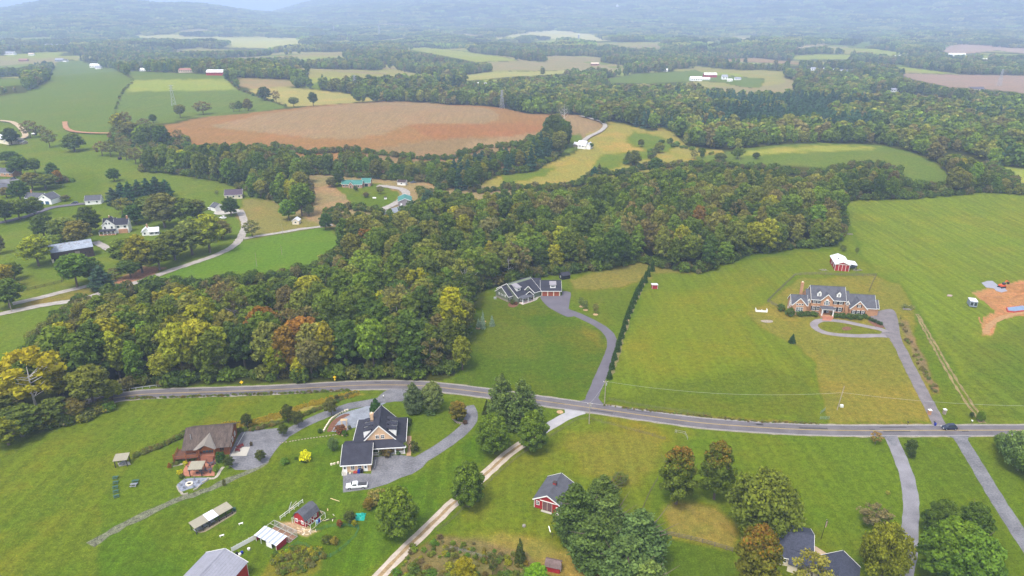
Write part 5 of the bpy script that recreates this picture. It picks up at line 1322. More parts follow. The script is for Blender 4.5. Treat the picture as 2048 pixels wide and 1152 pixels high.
# café sets on the terrace
def chair(p, rz, m, label, group):
    r = empty('patio_chair', p, rz, label, 'chair', group)
    b = MB(); b.box(-.25, .25, -.25, .25, .42, .47); b.build('seat', m, r)
    b = MB(); b.beam((-.0, .25, .45), (0, .36, .95), .5, .04); b.build('backrest', m, r)
    for x in (-.22, .22):
        for y in (-.22, .22): c = MB(); c.box(x - .02, x + .02, y - .02, y + .02, 0, .42); c.build('leg', m, r)
    return r
M_METDK = mat('dark_metal_furniture', (.11, .09, .11), .5, .1, 1, 4, 0)
for i, (px, py, nm) in enumerate([(413, 920, 'behind the pavilion at the top of the terracotta terrace'), (424, 930, 'at the right side of the terracotta terrace'), (403, 946, 'near the lower middle of the terracotta terrace'), (421, 943, 'at the lower right of the terracotta terrace'), (384, 939, 'under the left edge of the terrace pavilion'), (397, 936, 'under the middle of the terrace pavilion')]):
    p = P(px, py) + Vector((0, 0, .1)); r = empty('patio_table', p, 0, 'round dark metal table ' + nm, 'table', 'tables on the terracotta terrace')
    b = MB(); b.lathe(0, 0, [(.55, .70), (.55, .74), (.02, .745)], 16); b.build('tabletop', M_METDK, r); b = MB(); b.tube([(0, 0, .05), (0, 0, .7)], [.05, .04], 8); b.lathe(0, 0, [(.3, 0), (.28, .05), (.05, .07)], 12); b.build('pedestal', M_METDK, r)
    for k in range(4):
        a = k * math.pi / 2 + .4 + i; q = p + Vector((math.cos(a) * .95, math.sin(a) * .95, 0)); chair(q, a - math.pi / 2 + 0, M_METDK, 'dark metal chair by the table ' + nm.replace('behind the pavilion ', '').replace('under the ', 'below '), 'dark chairs round the table ' + nm)
for i in range(6):
    a = i * 1.05 + .3; q = c0 + Vector((math.cos(a) * 2.3, math.sin(a) * 1.9, .08)); chair(q, a - math.pi / 2, M_GREYW, 'grey wooden chair standing round the stone fire pit', 'chairs around the fire pit')
for i, (px, py, nm) in enumerate([(475, 903, 'nearest the concrete pad corner'), (478, 897, 'in the middle of the cluster on the pad'), (483, 894, 'furthest back beside the painted line')]):
    r = empty('red_bench', P(px, py) + Vector((0, 0, .06)), .3 * i, 'small dark red wooden bench ' + nm, 'bench', 'dark red benches on the concrete pad')
    M_DRED = mat('dark_red_wood', (.22, .05, .05), .7, .2, 1, 4, .1)
    b = MB(); b.box(-.7, .7, -.25, .25, .4, .46); b.build('seat', M_DRED, r); b = MB(); b.box(-.7, .7, .22, .28, .46, .9); b.build('backrest', M_DRED, r)
    for x in (-.6, .6): b = MB(); b.box(x - .05, x + .05, -.22, .25, 0, .4); b.build('leg', M_DRED, r)
ribbon('painted_line', pline([(490, 864), (474, 892)], 1.0), -.14, .14, .066, M_LINE_W, 'broad white painted line across the lodge parking area')
M_PUMP = mat('pumpkin_skin', (.75, .25, .02), .6, .2, .3, 8, 0); M_MUM = (.50, .38, .02)
for i, (px, py, nm) in enumerate([(419, 911, 'leftmost below the lodge wall'), (422, 910, 'right beside the leftmost one'), (440, 911, 'right of the flowers below the lodge wall')]):
    b = MB(); b.lathe(0, 0, [(.12, 0), (.34, .12), (.38, .26), (.28, .42), (.08, .46)], 16); o = b.build('pumpkin', M_PUMP, smooth=True); o.location = P(px, py); tag(o, 'large orange pumpkin ' + nm, 'pumpkin', 'pumpkins below the lodge wall')
    b = MB(); b.tube([(0, 0, .44), (.03, 0, .58)], [.04, .03], 6); b.build('stem', M_POST, o)

# ================================================================ long shelter on the west lawn
h = Bld('long_shelter', 'long open shelter with beige roof and one white panel in the middle', 'shelter', (395, 1062), (462, 1024))
for x0, x1, m in ((-1.1, 2.75, M_TANPAV), (2.77, 5.5, M_WHITEMETAL), (5.52, 9.6, M_TANPAV)):
    b = MB(); b.slab([(x0, -1.3, 2.12), (x1, -1.3, 2.12), (x1, 1.75, 2.5), (x0, 1.75, 2.5)], .1); o = h.mb('roof_panel', b, m)
    o['label'] = 'white roof panel' if m is M_WHITEMETAL else 'beige roof panel'
for x in (-.8, 1.0, 2.76, 5.5, 7.5, 9.3):
    h.post(x, -1.1, 0, 2.05, .16, M_DARKWOOD); h.post(x, 1.5, 0, 2.36, .16, M_DARKWOOD)
for y, z in ((-1.1, 1.92), (1.5, 2.25)): b = MB(); b.box(-1.0, 9.5, y - .06, y + .06, z, z + .16); h.mb('beam', b, M_DARKWOOD)
for x0, x1 in ((2.9, 5.3), (5.6, 7.3), (7.6, 9.2)):
    b = MB(); b.box(x0, x1, -1.14, -1.07, .3, .42); b.box(x0, x1, -1.14, -1.07, .75, .87); h.mb('rail', b, M_OLDWOOD)
for i, (x, lab) in enumerate(((.2, 'nearest the left end'), (1.9, 'second from the left end'), (3.9, 'under the white roof panel'))):
    o = picnic_table(h.at(x, .1), h.ang + 1.57, 'grey picnic table under the long shelter, ' + lab, M_GREYW, 'picnic tables under the long shelter')
area('worn_earth', [(395, 1064), (425, 1048), (466, 1022), (472, 1026), (440, 1046), (410, 1064)], mat('worn_earth', (.30, .25, .16), .95, .4, .8, 3, .4), 'bare trodden earth along the long shelter', .03)
b = MB(); b.lathe(0, 0, [(.33, 0), (.40, .9), (.42, 1.0), (.1, 1.12)], 12); o = b.build('green_bin', M_GREENW); o.location = h.at(10.3, -.4); tag(o, 'dark green drum at the right end of the long shelter', 'bin')
for i, (px, py, a) in enumerate([(482, 1049, .5), (444, 1073, .55)]):
    o = MB().box(-.55, .55, -.2, .2, .36, .44).build('bench', M_WHITE); o.location = P(px, py); o.rotation_euler.z = a
    for x in (-.42, .42): MB().box(x - .05, x + .05, -.18, .18, 0, .36).build('leg', M_WHITE, o)
    tag(o, ['low pale bench on the grass right of the long shelter', 'low pale bench on the grass above the big red barn'][i], 'bench')

# ================================================================ hen house, gambrel barn, big barn
h = Bld('hen_house', 'low red hen house with white and grey striped metal roof', 'hen house', (512, 1082), (553, 1102))
for k in range(11):
    x0 = -.15 + k * .715; b = MB(); b.slab([(x0, -.2, 1.95), (x0 + .70, -.2, 1.95), (x0 + .70, 3.4, 2.25), (x0, 3.4, 2.25)], .07)
    o = h.mb('roof_panel', b, M_WHITEMETAL if k % 2 == 0 else mat('dull_sheet', (.36, .40, .47), .5, .1, 1, 3, .05)); o['label'] = 'white roof panel' if k % 2 == 0 else 'grey roof panel'
b = MB(); b.box(7.35, 7.45, 0, 3.2, 0, 1.95); h.mb('end_wall', b, M_REDSID)
b = MB(); b.box(.0, .1, 0, 3.2, 0, 1.95); h.mb('end_wall', b, M_REDSID)
b = MB(); b.box(.1, 7.35, 3.1, 3.2, 0, 2.1); h.mb('back_wall', b, M_REDSID)
for x in (.1, 1.9, 3.8, 5.6, 7.3): h.post(x, .05, 0, 1.86, .12, M_WHITE)
b = MB(); b.box(3.9, 5.5, .02, .1, 0, 1.7); h.mb('front_panel', b, M_WHITE)
r = Bld('wire_run', 'white framed wire run behind the striped roof hen house', 'poultry run', (512, 1082), (553, 1102))
M_WORN = mat('worn_white', (.50, .48, .43), .7, .2, 1, 5, .1)
for x in (0, 2.0, 4.0, 6.0, 8.0):
    for y in (3.6, 6.3): r.post(x, y, 0, 2.0, .09, M_WORN)
for x0, y0, x1, y1 in ((0, 3.6, 8, 3.6), (0, 6.3, 8, 6.3), (0, 3.6, 0, 6.3), (8, 3.6, 8, 6.3), (2, 3.6, 2, 6.3), (4, 3.6, 4, 6.3), (6, 3.6, 6, 6.3), (0, 4.9, 8, 4.9)):
    for z in ((2.0,) if (x0, x1) not in ((0, 8), (8, 8)) else (.1, 2.0)):
        b = MB(); b.beam((x0, y0, z), (x1, y1, z), .09); r.mb('rail', b, M_WORN)
b = MB()
for k in range(40):
    x = k * .2; b.box(x, x + .012, 6.29, 6.31, .1, 2.0)
for k in range(9): b.box(0, 8, 6.29, 6.31, .2 + k * .2, .212 + k * .2)
r.mb('wire_mesh', b, M_GALV)['kind'] = 'stuff'
b = MB(); b.box(.2, 7.8, 3.7, 6.2, -.05, .04); r.mb('litter', b, mat('litter', (.30, .17, .11), .95, .4, .5, 4, .4))
# vinyl fence from the barn to the hen house
a_, b_ = P(464, 1104), P(510, 1079)
f = Bld('white_panel_fence', 'solid white panel fence between big red barn and hen house', 'fence', (464, 1104), (510, 1079))
n = 4
for k in range(n):
    w_ = f.w / n; f.mb('fence_panel', MB().box(k * w_ + .06, (k + 1) * w_ - .06, -.03, .03, .05, 1.35), M_WHITE)
for k in range(n + 1): f.post(k * f.w / n, 0, 0, 1.5, .12)
h = Bld('gambrel_barn', 'small red gambrel barn with grey roof and white trimmed windows', 'barn', (589, 1045), (612, 1055))
prof = [(0, -.1), (4.0, -.1), (4.0, 2.0), (3.3, 3.3), (2.0, 4.0), (.7, 3.3), (0, 2.0)]
b = MB(); b.extrude([(x, z) for x, z in prof], 'y', 0, 4.9); h.mb('wall', b, M_REDSID)
b = MB(); rp = [(-.3, 1.95), (.62, 3.42), (2.0, 4.15), (3.38, 3.42), (4.3, 1.95)]
for (xa, za), (xb, zb) in zip(rp[:-1], rp[1:]): b.slab([(xa, -.25, za), (xb, -.25, zb), (xb, 5.15, zb), (xa, 5.15, za)], .1)
h.mb('roof', b, M_SLATE2)
for x in (1.0, 3.0): h.window(x, -.01, .8, .6, .8)
for y in (1.2, 3.7): h.window(4.01, y, .8, .6, .8, 'r')
for x in (0, 3.9): b = MB(); b.box(x, x + .1, -.03, 0, 0, 2.0); h.mb('corner_board', b, M_WHITE)
h.door(4.01, 2.45, .0, .8, 1.7, 'r', m=M_REDSID)
# white pole frame beside it
r = Bld('pole_frame', 'white timber pen frame against the right side of the gambrel barn', 'pen frame', (589, 1045), (612, 1055))
for y in (-.3, 1.6, 3.4, 5.2): r.post(6.0, y, 0, 1.8, .09); 
for a, c in (((6.0, -.3, 1.8), (6.0, 5.2, 1.8)), ((4.1, -.3, 1.8), (6.0, -.3, 1.8)), ((4.1, 1.6, 1.8), (6, 1.6, 1.8)), ((4.1, 5.2, 1.8), (6, 5.2, 1.8)), ((6.0, -.3, .1), (6.0, 5.2, .1)), ((-.3, -.4, 1.8), (4.1, -.4, 1.8))):
    r.mb('rail', MB().beam(a, c, .09), M_WORN)
r.post(-.3, -.4, 0, 1.8, .09)
M_BLUB = mat('pale_blue_drum', (.25, .40, .55), .5, .1, 1, 4, 0)
for i, (x, y, m) in enumerate(((5.5, 2.6, M_BLUB), (5.6, 3.3, M_BLUE))):
    o = MB().lathe(0, 0, [(.27, 0), (.29, .45), (.27, .9), (.05, .92)], 12).build('drum', m); o.location = r.at(x, y); tag(o, ['pale blue plastic drum beside the gambrel barn', 'deep blue plastic drum behind the pale blue one'][i], 'drum')
# felled rails and lumber lying about
def plank(pxa, pxb, w, m, label, z=.08, name='plank'):
    a, c = P(*pxa), P(*pxb); o = MB().beam((0, 0, z), (c.x - a.x, c.y - a.y, z), w, .08).build(name, m); o.location = a; return tag(o, label, 'plank')
plank((578, 1018), (583, 1004), .14, M_GALV, 'pale rail lying leftmost above the gambrel barn')
plank((579, 1018), (593, 1003), .14, M_CONC, 'longest pale rail lying above the gambrel barn')
plank((582, 1019), (594, 1007), .12, M_WOOD, 'brownish rail lying nearest the gambrel barn fence')
plank((661, 997), (679, 1003), .16, M_WOOD, 'single tan plank lying in the grass behind the gambrel barn')
plank((652, 1043), (672, 1036), .25, M_OLDWOOD, 'dark log edging right of the gambrel barn', .12)
rr = random.Random(4)
for k in range(34):
    px, py = rr.uniform(596, 634), rr.uniform(1052, 1069)
    if k > 26: px, py = rr.uniform(636, 668), rr.uniform(1016, 1046)
    o = MB().beam((-rr.uniform(.25, .6), 0, .06), (rr.uniform(.25, .6), 0, .08), rr.uniform(.12, .3), .06).build('wood_scrap', rr.choice([M_WOOD, M_CONC, M_CREAM]))
    o.location = P(px, py); o.rotation_euler.z = rr.uniform(0, 6.28)
    tag(o, 'pale scrap of wood strewn below the gambrel barn' if k <= 26 else 'pale scrap of wood strewn in grass right of the gambrel barn', 'wood scrap', 'scraps of wood below the gambrel barn' if k <= 26 else 'scraps of wood right of the gambrel barn')
# white board fence left of the gambrel barn
f = Bld('board_fence', 'white two rail fence running up left of the gambrel barn', 'fence', (561, 1040), (606, 1006))
for k in range(6): f.post(k * f.w / 5, 0, 0, 1.25, .12)
for k in range(5):
    for z in (.45, 1.05): f.mb('rail', MB().box(k * f.w / 5 + .06, (k + 1) * f.w / 5 - .06, -.03, .03, z, z + .16), M_WHITE)
h = Bld('big_red_barn', 'big red metal barn with pale grey roof at the bottom edge', 'barn', (440, 1160), (495, 1155))
h.gable(-7.0, 6.3, -0.0 - 16, 1.6, 4.2, 6.6, 'x', M_REDMET, M_GREYMETAL, o=.3, og=.3) if False else None
o_ = P(497, 1150); ang_ = math.degrees(math.atan2((P(493, 1125, 4) - P(449, 1099, 6.5)).y, (P(493, 1125, 4) - P(449, 1099, 6.5)).x))
bpy.data.objects.remove(h.root)
h = Bld('big_red_barn', 'big red metal barn with pale grey roof at the bottom edge', 'barn', None, ang=ang_, base=Vector((*P(493, 1125, 4).xy, 0)))
W_ = 2 * (P(493, 1125, 4) - P(449, 1099, 6.5)).xy.length
h.gable(-W_, 0, -16, 0, 4.0, 6.5, 'y', M_REDMET, M_GREYMETAL, o=.25, og=.25)
for x0 in (-.12,): h.mb('corner_board', MB().box(x0, .03, -.02, .05, 0, 3.95), M_WHITE)
for y in (-4, -9): h.window(.01, y, 1.4, 1.0, .9, 'r')
h.door(-W_ / 2, .01, 0, 3.2, 3.0, 'b')
for i, (px, py, m, nm) in enumerate([(484, 1107, M_BLUE, 'deep blue bucket by the white panel fence'), (480, 1111, M_WHITE, 'white bucket by the corner of the big red barn'), (498, 1100, M_WHITE, 'white sack shaped tub by the white panel fence'), (554, 1109, M_BLUE, 'deep blue barrel at the hen house corner'), (474, 1109, M_BLACK, 'black tub between fence and big red barn')]):
    o = MB().lathe(0, 0, [(.28, 0), (.36, .5), (.33, .62), (.1, .64)], 12).build('tub', m); o.location = P(px, py); tag(o, nm, 'tub')

# ================================================================ red barn with cupola
h = Bld('red_barn', 'red barn with grey gable roof and small cupola beside the big pines', 'barn', (1068, 1014), (1122, 1030))
h.gable(0, 7.7, 0, 10.2, 2.9, 5.1, 'y', M_REDSID, M_SLATE2, o=.35, og=.35)
b = MB(); b.box(3.45, 4.25, 4.9, 5.7, 4.9, 5.75); cu = h.mb('cupola', b, M_REDSID)
b = MB(); b.slab([(3.3, 4.75, 5.75), (3.85, 5.3, 6.25), (3.3, 5.85, 5.75)], .05); b.slab([(3.3, 4.75, 5.75), (4.4, 4.75, 5.75), (3.85, 5.3, 6.25)], .05); b.slab([(4.4, 4.75, 5.75), (4.4, 5.85, 5.75), (3.85, 5.3, 6.25)], .05); b.slab([(4.4, 5.85, 5.75), (3.3, 5.85, 5.75), (3.85, 5.3, 6.25)], .05); b.build('cupola_roof', M_OLDWOOD, cu)
h.mb('door_track', MB().box(1.7, 6.6, -.14, -.02, 2.9, 3.08), M_WHITE)
for x0 in (2.55, 3.9): h.mb('sliding_door', MB().box(x0, x0 + 1.3, -.09, -.02, .1, 2.85), mat('grey_red_door', (.19, .10, .10), .7, .2, 1, 4, .1, stripes=(0, .3)))
for x in (2.5, 3.86, 5.22): h.mb('door_trim', MB().box(x - .03, x + .04, -.12, -.09, .1, 2.85), M_CREAM)
h.window(1.1, -.01, 1.3, .85, 1.0); h.door(6.9, -.01, .05, .9, 1.95, m=M_WHITE, glass=True)
for x in (0, 7.6): h.mb('corner_board', MB().box(x, x + .12, -.03, -.0, 0, 2.8), M_WHITE)
h.mb('door_slab', MB().box(2.3, 5.4, -.9, -.15, -.1, .08), M_CONC); h.mb('door_slab', MB().box(6.3, 7.5, -.8, -.15, -.1, .08), M_CONC)

# small red shed at the lower edge
h = Bld('small_red_shed', 'small red gambrel shed with weathered brown roof at the bottom edge', 'shed', (1103, 1160), ang=-15.6, base=Vector((*P(1090, 1142).xy, 0)))
prof = [(0, -.1), (2.4, -.1), (2.4, 1.6), (2.0, 2.3), (1.2, 2.7), (.4, 2.3), (0, 1.6)]
b = MB(); b.extrude(prof, 'x', 0, 3.6); h.mb('wall', b, M_REDSID)
rp = [(-.2, 1.5), (.34, 2.4), (1.2, 2.85), (2.06, 2.4), (2.6, 1.5)]
b = MB()
for (ya, za), (yb, zb) in zip(rp[:-1], rp[1:]): b.slab([(-.15, ya, za), (3.75, ya, za), (3.75, yb, zb), (-.15, yb, zb)], .08)
h.mb('roof', b, mat('old_brown_roof', (.19, .135, .125), .9, .3, .6, 4, .3))
h.door(3.61, 1.2, .0, .8, 1.6, 'r', m=M_REDSID)

# ================================================================ south east houses
h = Bld('slate_house', 'house with broad blue grey shingle roof at the bottom edge behind the autumn tree', 'house', (1540, 1100), ang=-20, base=Vector((*P(1529, 1050, 6).xy, 0)))
e2 = P(1627, 1070, 6); Wd = (e2.xy - h.o.xy).length; h.ang = math.atan2(e2.y - h.o.y, e2.x - h.o.x); h.root.rotation_euler.z = h.ang
h.gable(-.0, Wd, -6.0, 6.0, 2.9, 6.0, 'x', M_CREAM, M_SLATE3, o=.5, og=.2)
h.window(Wd + .01, -2, 1.0, 1.0, 1.3, 'r'); h.window(Wd + .01, 2, 1.0, 1.0, 1.3, 'r')
for x in (2, 5, 8): h.window(x, -6.01, 1.0, 1.0, 1.3)
h.chimney(2.2, -1.0, 3, 6.9, .7, .7, M_WHITE)
h2 = Bld('slate_garage', 'blue grey shingled garage with white front gable right of the broad roofed house', 'garage', None, ang=0, base=Vector((*P(1686, 1103, 5.8).xy, 0)))
t_ = P(1680, 1143, 5.8); h2.ang = math.atan2(t_.y - h2.o.y, t_.x - h2.o.x) + math.pi / 2; h2.root.rotation_euler.z = h2.ang
h2.gable(-3.9, 3.9, -13, 0, 2.9, 5.8, 'y', M_CREAM, M_SLATE3, o=.4, og=.3)
h2.gable(-11, -3.0, -6.2, -1.0, 2.7, 4.6, 'x', M_CREAM, M_SLATE3, o=.4, og=.0, trim=None)
h2.gable(-3.2, 1.0, -9.0, -6.6, 2.9, 4.4, 'y', M_CREAM, M_SLATE3, o=.3, og=.3)
h2.door(3.91, -6, .0, 2.6, 2.2, 'r'); h2.window(3.91, -2, 1.0, 1.0, 1.2, 'r'); h2.window(-1.1, -9.3, 1, 1, 1.2)
area('paved_walk', [(1622, 1092), (1632, 1093), (1655, 1108), (1652, 1116), (1636, 1108), (1622, 1104)], mat('tan_walk', (.48, .36, .24), .9, .2, 1, 5, .2), 'tan paved walk between the two slate roofed buildings', .05, smooth=False)

# ================================================================ green craftsman house
gp = P(1082, 592)
h = Bld('craftsman_house', 'sage green craftsman house with dark gables, pale shed dormers and three cedar garage doors', 'house', None, ang=0, base=gp)
h.gable(0, 9.4, 0, 9.0, 3.0, 6.2, 'x', M_GREENSID, M_SLATE, o=.5, og=.3)
h.mb('garage_surround', MB().box(.25, 8.9, -.03, 0, 0, 2.75), M_CREAM)
for x in (1.75, 4.55, 7.35): h.door(x, -.04, .02, 2.35, 2.25, m=M_GARRED, fm=M_CREAM, name='garage_door')
b = MB(); b.box(4.3, 6.9, .9, 3.6, 3.4, 5.3); d = h.mb('dormer', b, M_WHITE)
b = MB(); b.slab([(3.95, .5, 5.35), (7.25, .5, 5.35), (7.25, 3.9, 6.1), (3.95, 3.9, 6.1)], .12); b.build('dormer_roof', mat('pale_metal_roof', (.30, .28, .30), .45, .1, 1, 3, .05), d)
h.window(5.6, .89, 4.3, 1.7, .55, fm=M_WHITE, bars=False)
# middle
h.gable(-9.6, .0, .4, 11.0, 3.0, 6.9, 'x', M_GREENSID, M_SLATE, o=.5, og=.05, trim=None)
h.window(-1.0, .39, 1.0, .9, 1.3); h.door(-2.6, .39, .1, 1.0, 2.1, m=M_OLDWOOD, glass=True)
h.gable(-8.9, -3.5, -3.2, 5.5, 3.3, 6.3, 'y', M_GREENSID, M_SLATE, o=.3, og=.25)
b = MB(); b.slab([(-7.6, -6.2, 3.0), (-5.6, -6.2, 4.8), (-5.6, -2.6, 4.8), (-7.6, -2.6, 3.0)], .12); b.slab([(-5.6, -6.2, 4.8), (-3.6, -6.2, 3.0), (-3.6, -2.6, 3.0), (-5.6, -2.6, 4.8)], .12); pr_ = h.mb('entrance_roof', b, M_SLATE)
MB().beam((-7.7, -6.24, 2.95), (-5.6, -6.24, 4.8), .06, .26).beam((-5.6, -6.24, 4.8), (-3.5, -6.24, 2.95), .06, .26).build('rake_board', M_WHITE, pr_)
for x in (-7.3, -3.9): h.post(x, -5.9, 0, 3.0, .3, M_LOG)
h.mb('entrance_wall', MB().extrude([(-7.2, .1), (-4.0, .1), (-4.0, 3.0), (-5.6, 4.5), (-7.2, 3.0)], 'y', -3.4, -3.2), M_LOG)
# left body, turned forty degrees
OL = Vector((gp.x - 15.3, gp.y - 8.0, 0))
g = Bld('left_body', None, None, None, ang=40, base=OL)
bpy.data.objects.remove(g.root); g.root = h.root
class Sub(Bld):
    pass
sub = empty('left_wing', (-15.3, -8.0, 0), math.radians(40)); sub.parent = h.root
g.root = sub
g.gable(0, 6.5, .2, 9.4, 3.0, 6.3, 'x', M_GREENSID, M_SLATE, o=.4, og=.3)
g.gable(2.6, 16.5, -3.6, 11.6, 3.0, 7.5, 'x', M_GREENSID, M_SLATE, o=.4, og=.25, ry=4.2)
g.mb('stone_foundation', MB().box(-.06, 6.4, .15, 9.45, -.4, .8), M_STONEW)
for y in (2.4, 6.8): g.window(-.01, y, 2.1, .6, .8, 'l')
g.window(-.01, 4.7, 2.2, 1.5, .45, 'l', bars=False); g.window(1.3, .19, 1.0, .8, 1.3); g.window(4.6, -3.61, 1.0, 1.0, 1.3); g.window(8.0, -3.61, 1.0, 1.6, 1.3); g.window(11.0, -3.61, 1.0, 1.0, 1.3)
b = MB(); b.box(4.2, 6.6, -.8, 2.6, 4.2, 6.4); d = g.mb('dormer', b, M_WHITE)
b = MB(); b.slab([(3.8, -1.3, 6.35), (7.0, -1.3, 6.35), (7.0, 3.0, 7.2), (3.8, 3.0, 7.2)], .12); b.build('dormer_roof', bpy.data.materials['pale_metal_roof'], d)
g.window(5.4, -.81, 5.1, 1.2, .6, bars=False)
b = MB(); b.slab([(3.2, -6.3, 2.75), (10.5, -6.3, 2.75), (10.5, -3.6, 3.35), (3.2, -3.6, 3.35)], .12); g.mb('porch_roof', b, M_SLATE2)
for x in (3.5, 6.8, 10.2): g.post(x, -6.0, 0, 2.65, .3, M_WHITE)
g.mb('porch_floor', MB().box(3.2, 10.5, -6.3, -3.6, -.2, .25), mat('pale_pink_stone', (.58, .46, .43), .85, .1, 1, 4, .1))
area('walkway', [(1042, 602), (1052, 598), (1062, 597), (1071, 593), (1078, 590), (1083, 592), (1077, 595), (1073, 600), (1062, 604), (1052, 603)], M_CONC, 'pale curved walkway to the craftsman house entrance', .05)
h.mb('air_conditioner', MB().box(-22.3, -21.0, -4.0, -3.0, 0, .9), M_GALV)
area('planting_bed', [(1016, 609), (1021, 604), (1034, 604), (1037, 610), (1027, 615), (1018, 613)], M_MULCH, 'ring shaped mulch bed at the craftsman house corner', .05)

# black shed
h = Bld('black_shed', 'black garden shed with shingle roof tucked by the wood edge', 'shed', (1124, 560), ang=24)
h.gable(0, 4.6, 0, 3.2, 2.1, 3.3, 'x', M_BLACK, M_SLATE, o=.25, og=.15, trim=None)
h.window(-.01, 1.6, 1.0, .6, .6, 'l', bars=False); h.door(2.3, -.01, 0, 1.2, 1.8, m=M_BLACK, fm=M_BLACK)

# red run in shed
h = Bld('run_in_shed', 'little red run in shed with white lean to roof in the middle field', 'shed', (1304, 578), (1315, 578))
h.wall(0, 2.7, 0, 2.4, 1.9, None, 'x', M_REDSID); b = MB(); b.slab([(-.2, -.3, 2.2), (2.9, -.3, 2.2), (2.9, 2.7, 1.95), (-.2, 2.7, 1.95)], .1); h.mb('roof', b, M_WHITEMETAL)
for x in (0.0, 2.6): h.mb('corner_board', MB().box(x, x + .12, -.04, 0, 0, 1.9), M_WHITE)

# ================================================================ brick mansion
h = Bld('brick_mansion', 'large red brick mansion with grey roofs, two white dormers and columned portico', 'mansion', (1613, 632), (1683, 636))
SH = M_BLACK
h.gable(2.0, 16.3, 3.5, 12.5, 7.0, 11.6, 'x', M_BRICK, M_SLATE2, o=.35, og=.25)
h.gable(-6.5, .1, 1.5, 8.6, 4.7, 7.9, 'x', M_BRICK, M_SLATE2, o=.35, og=.3)
h.gable(-6.3, -.4, 1.0, 5.0, 4.7, 7.9, 'y', M_BRICK, M_SLATE2, o=.25, og=.3)
h.gable(.1, 2.0, 4.6, 12.0, 6.0, 9.6, 'x', M_BRICK, M_SLATE2, o=.3, og=.0, trim=None)
h.gable(.45, 1.75, 4.0, 7.0, 5.4, 6.7, 'y', M_BRICK, M_SLATE2, o=.2, og=.2)
h.gable(16.3, 18.6, 4.6, 12.0, 6.0, 9.6, 'x', M_BRICK, M_SLATE2, o=.3, og=.0, trim=None)
h.gable(16.7, 18.2, 4.0, 7.0, 5.4, 6.7, 'y', M_BRICK, M_SLATE2, o=.2, og=.2)
h.gable(18.6, 29.5, 4.2, 13.2, 3.9, 8.2, 'x', M_BRICK, M_SLATE2, o=.35, og=.3)
h.gable(18.4, 25.3, 2.3, 8.0, 3.9, 7.5, 'y', M_BRICK, M_SLATE2, o=.3, og=.3)
h.gable(6.0, 10.9, 2.9, 8.0, 7.0, 9.6, 'y', M_BRICK, M_SLATE2, o=.25, og=.3)
# portico
b = MB(); b.box(5.7, 11.1, -.9, 2.9, 3.75, 4.05); h.mb('portico_roof', b, M_WHITE); h.mb('portico_cover', MB().box(5.6, 11.2, -1.0, 2.9, 4.05, 4.12), M_SLATE2)
for x in (6.1, 10.7):
    for y in (-.6,): b = MB(); b.tube([(x, y, .9), (x, y, 3.75)], [.24, .2], 12); h.mb('column', b, M_WHITE)
h.mb('portico_floor', MB().box(5.7, 11.1, -.9, 3.5, -.3, .9), M_BRICK)
for i in range(5): h.mb('step', MB().box(6.3, 10.5, -.9 - .38 * (i + 1), -.9 - .38 * i, -.3, .9 - .18 * (i + 1)), M_PAVERED)
area('front_walk', [(1646, 636), (1662, 637), (1663, 642), (1644, 641)], M_PAVERED, 'brick landing between mansion steps and turning drive', .06, smooth=False)
h.door(8.4, 2.88, .9, 1.2, 2.3, m=M_BLACK, glass=False); h.window(7.35, 2.89, 1.1, .5, 2.0, bars=False); h.window(9.45, 2.89, 1.1, .5, 2.0, bars=False)
for x in (3.4, 5.2, 12.2, 14.5): h.window(x, 3.49, 5.0, 1.0, 1.5, shutters=SH); h.window(x, 3.49, 1.6, 1.05, 1.9, shutters=SH)
# palladian window: one tall light with two side lights and a rounded head
pw = h.window(8.45, 2.89, 4.6, 1.0, 2.1, pane=M_PANEB); h.window(7.55, 2.89, 4.7, .45, 1.6, bars=False); h.window(9.35, 2.89, 4.7, .45, 1.6, bars=False)
b = MB(); b.extrude([(8.45 + .62 * math.cos(t), 6.72 + .62 * math.sin(t)) for t in [math.pi * k / 10 for k in range(11)]], 'y', 2.80, 2.9); h.mb('arched_head', b, M_WHITE)
h.window(-4.2, .99, 1.7, .8, 1.9); h.window(-3.2, .99, 1.7, .9, 1.9, pane=M_PANEB); h.window(-2.2, .99, 1.7, .8, 1.9)
for x in (-4.4, -3.3, -2.2): h.window(x, .99, 4.6, .7, .7, bars=False)
for y in (4.0, 5.4): h.window(-6.51, y, 2.6, .8, 1.9, 'l')
h.window(-6.51, 4.7, 5.3, 1.2, .9, 'l', bars=False); h.window(-6.51, 6.9, .5, .6, .9, 'l')
h.window(1.1, 3.99, 5.0 - .3, .8, 1.1); h.window(1.1, 4.59, 1.6, .9, 1.5); h.window(17.45, 3.99, 4.7, .8, 1.1); h.window(17.5, 4.59, 1.6, .9, 1.7)
for x in (20.0, 21.9, 23.8): h.window(x, 2.29, 1.5, .9, 1.5, shutters=SH)
h.window(21.9, 2.29, 4.5, .9, 1.2, shutters=SH)
for x in (5.2, 13.4):
    b = MB(); b.extrude([(x - .85, 7.6), (x + .85, 7.6), (x + .85, 9.6), (x, 10.7), (x - .85, 9.6)], 'y', 4.4, 7.0); d = h.mb('dormer', b, M_WHITE)
    b = MB(); b.slab([(x - 1.05, 4.2, 9.5), (x, 4.2, 10.85), (x, 7.6, 10.85), (x - 1.05, 7.6, 9.5)], .08); b.slab([(x, 4.2, 10.85), (x + 1.05, 4.2, 9.5), (x + 1.05, 7.6, 9.5), (x, 7.6, 10.85)], .08); b.build('dormer_roof', M_SLATE2, d)
    h.window(x, 4.39, 8.3, .75, 1.1)
h.chimney(-1.3, 9.4, -.3, 12.2, 1.1, 1.1, M_BRICK)
for y in (6.2, 9.5): h.door(29.51, y, 0, 2.7, 2.3, 'r', name='garage_door')
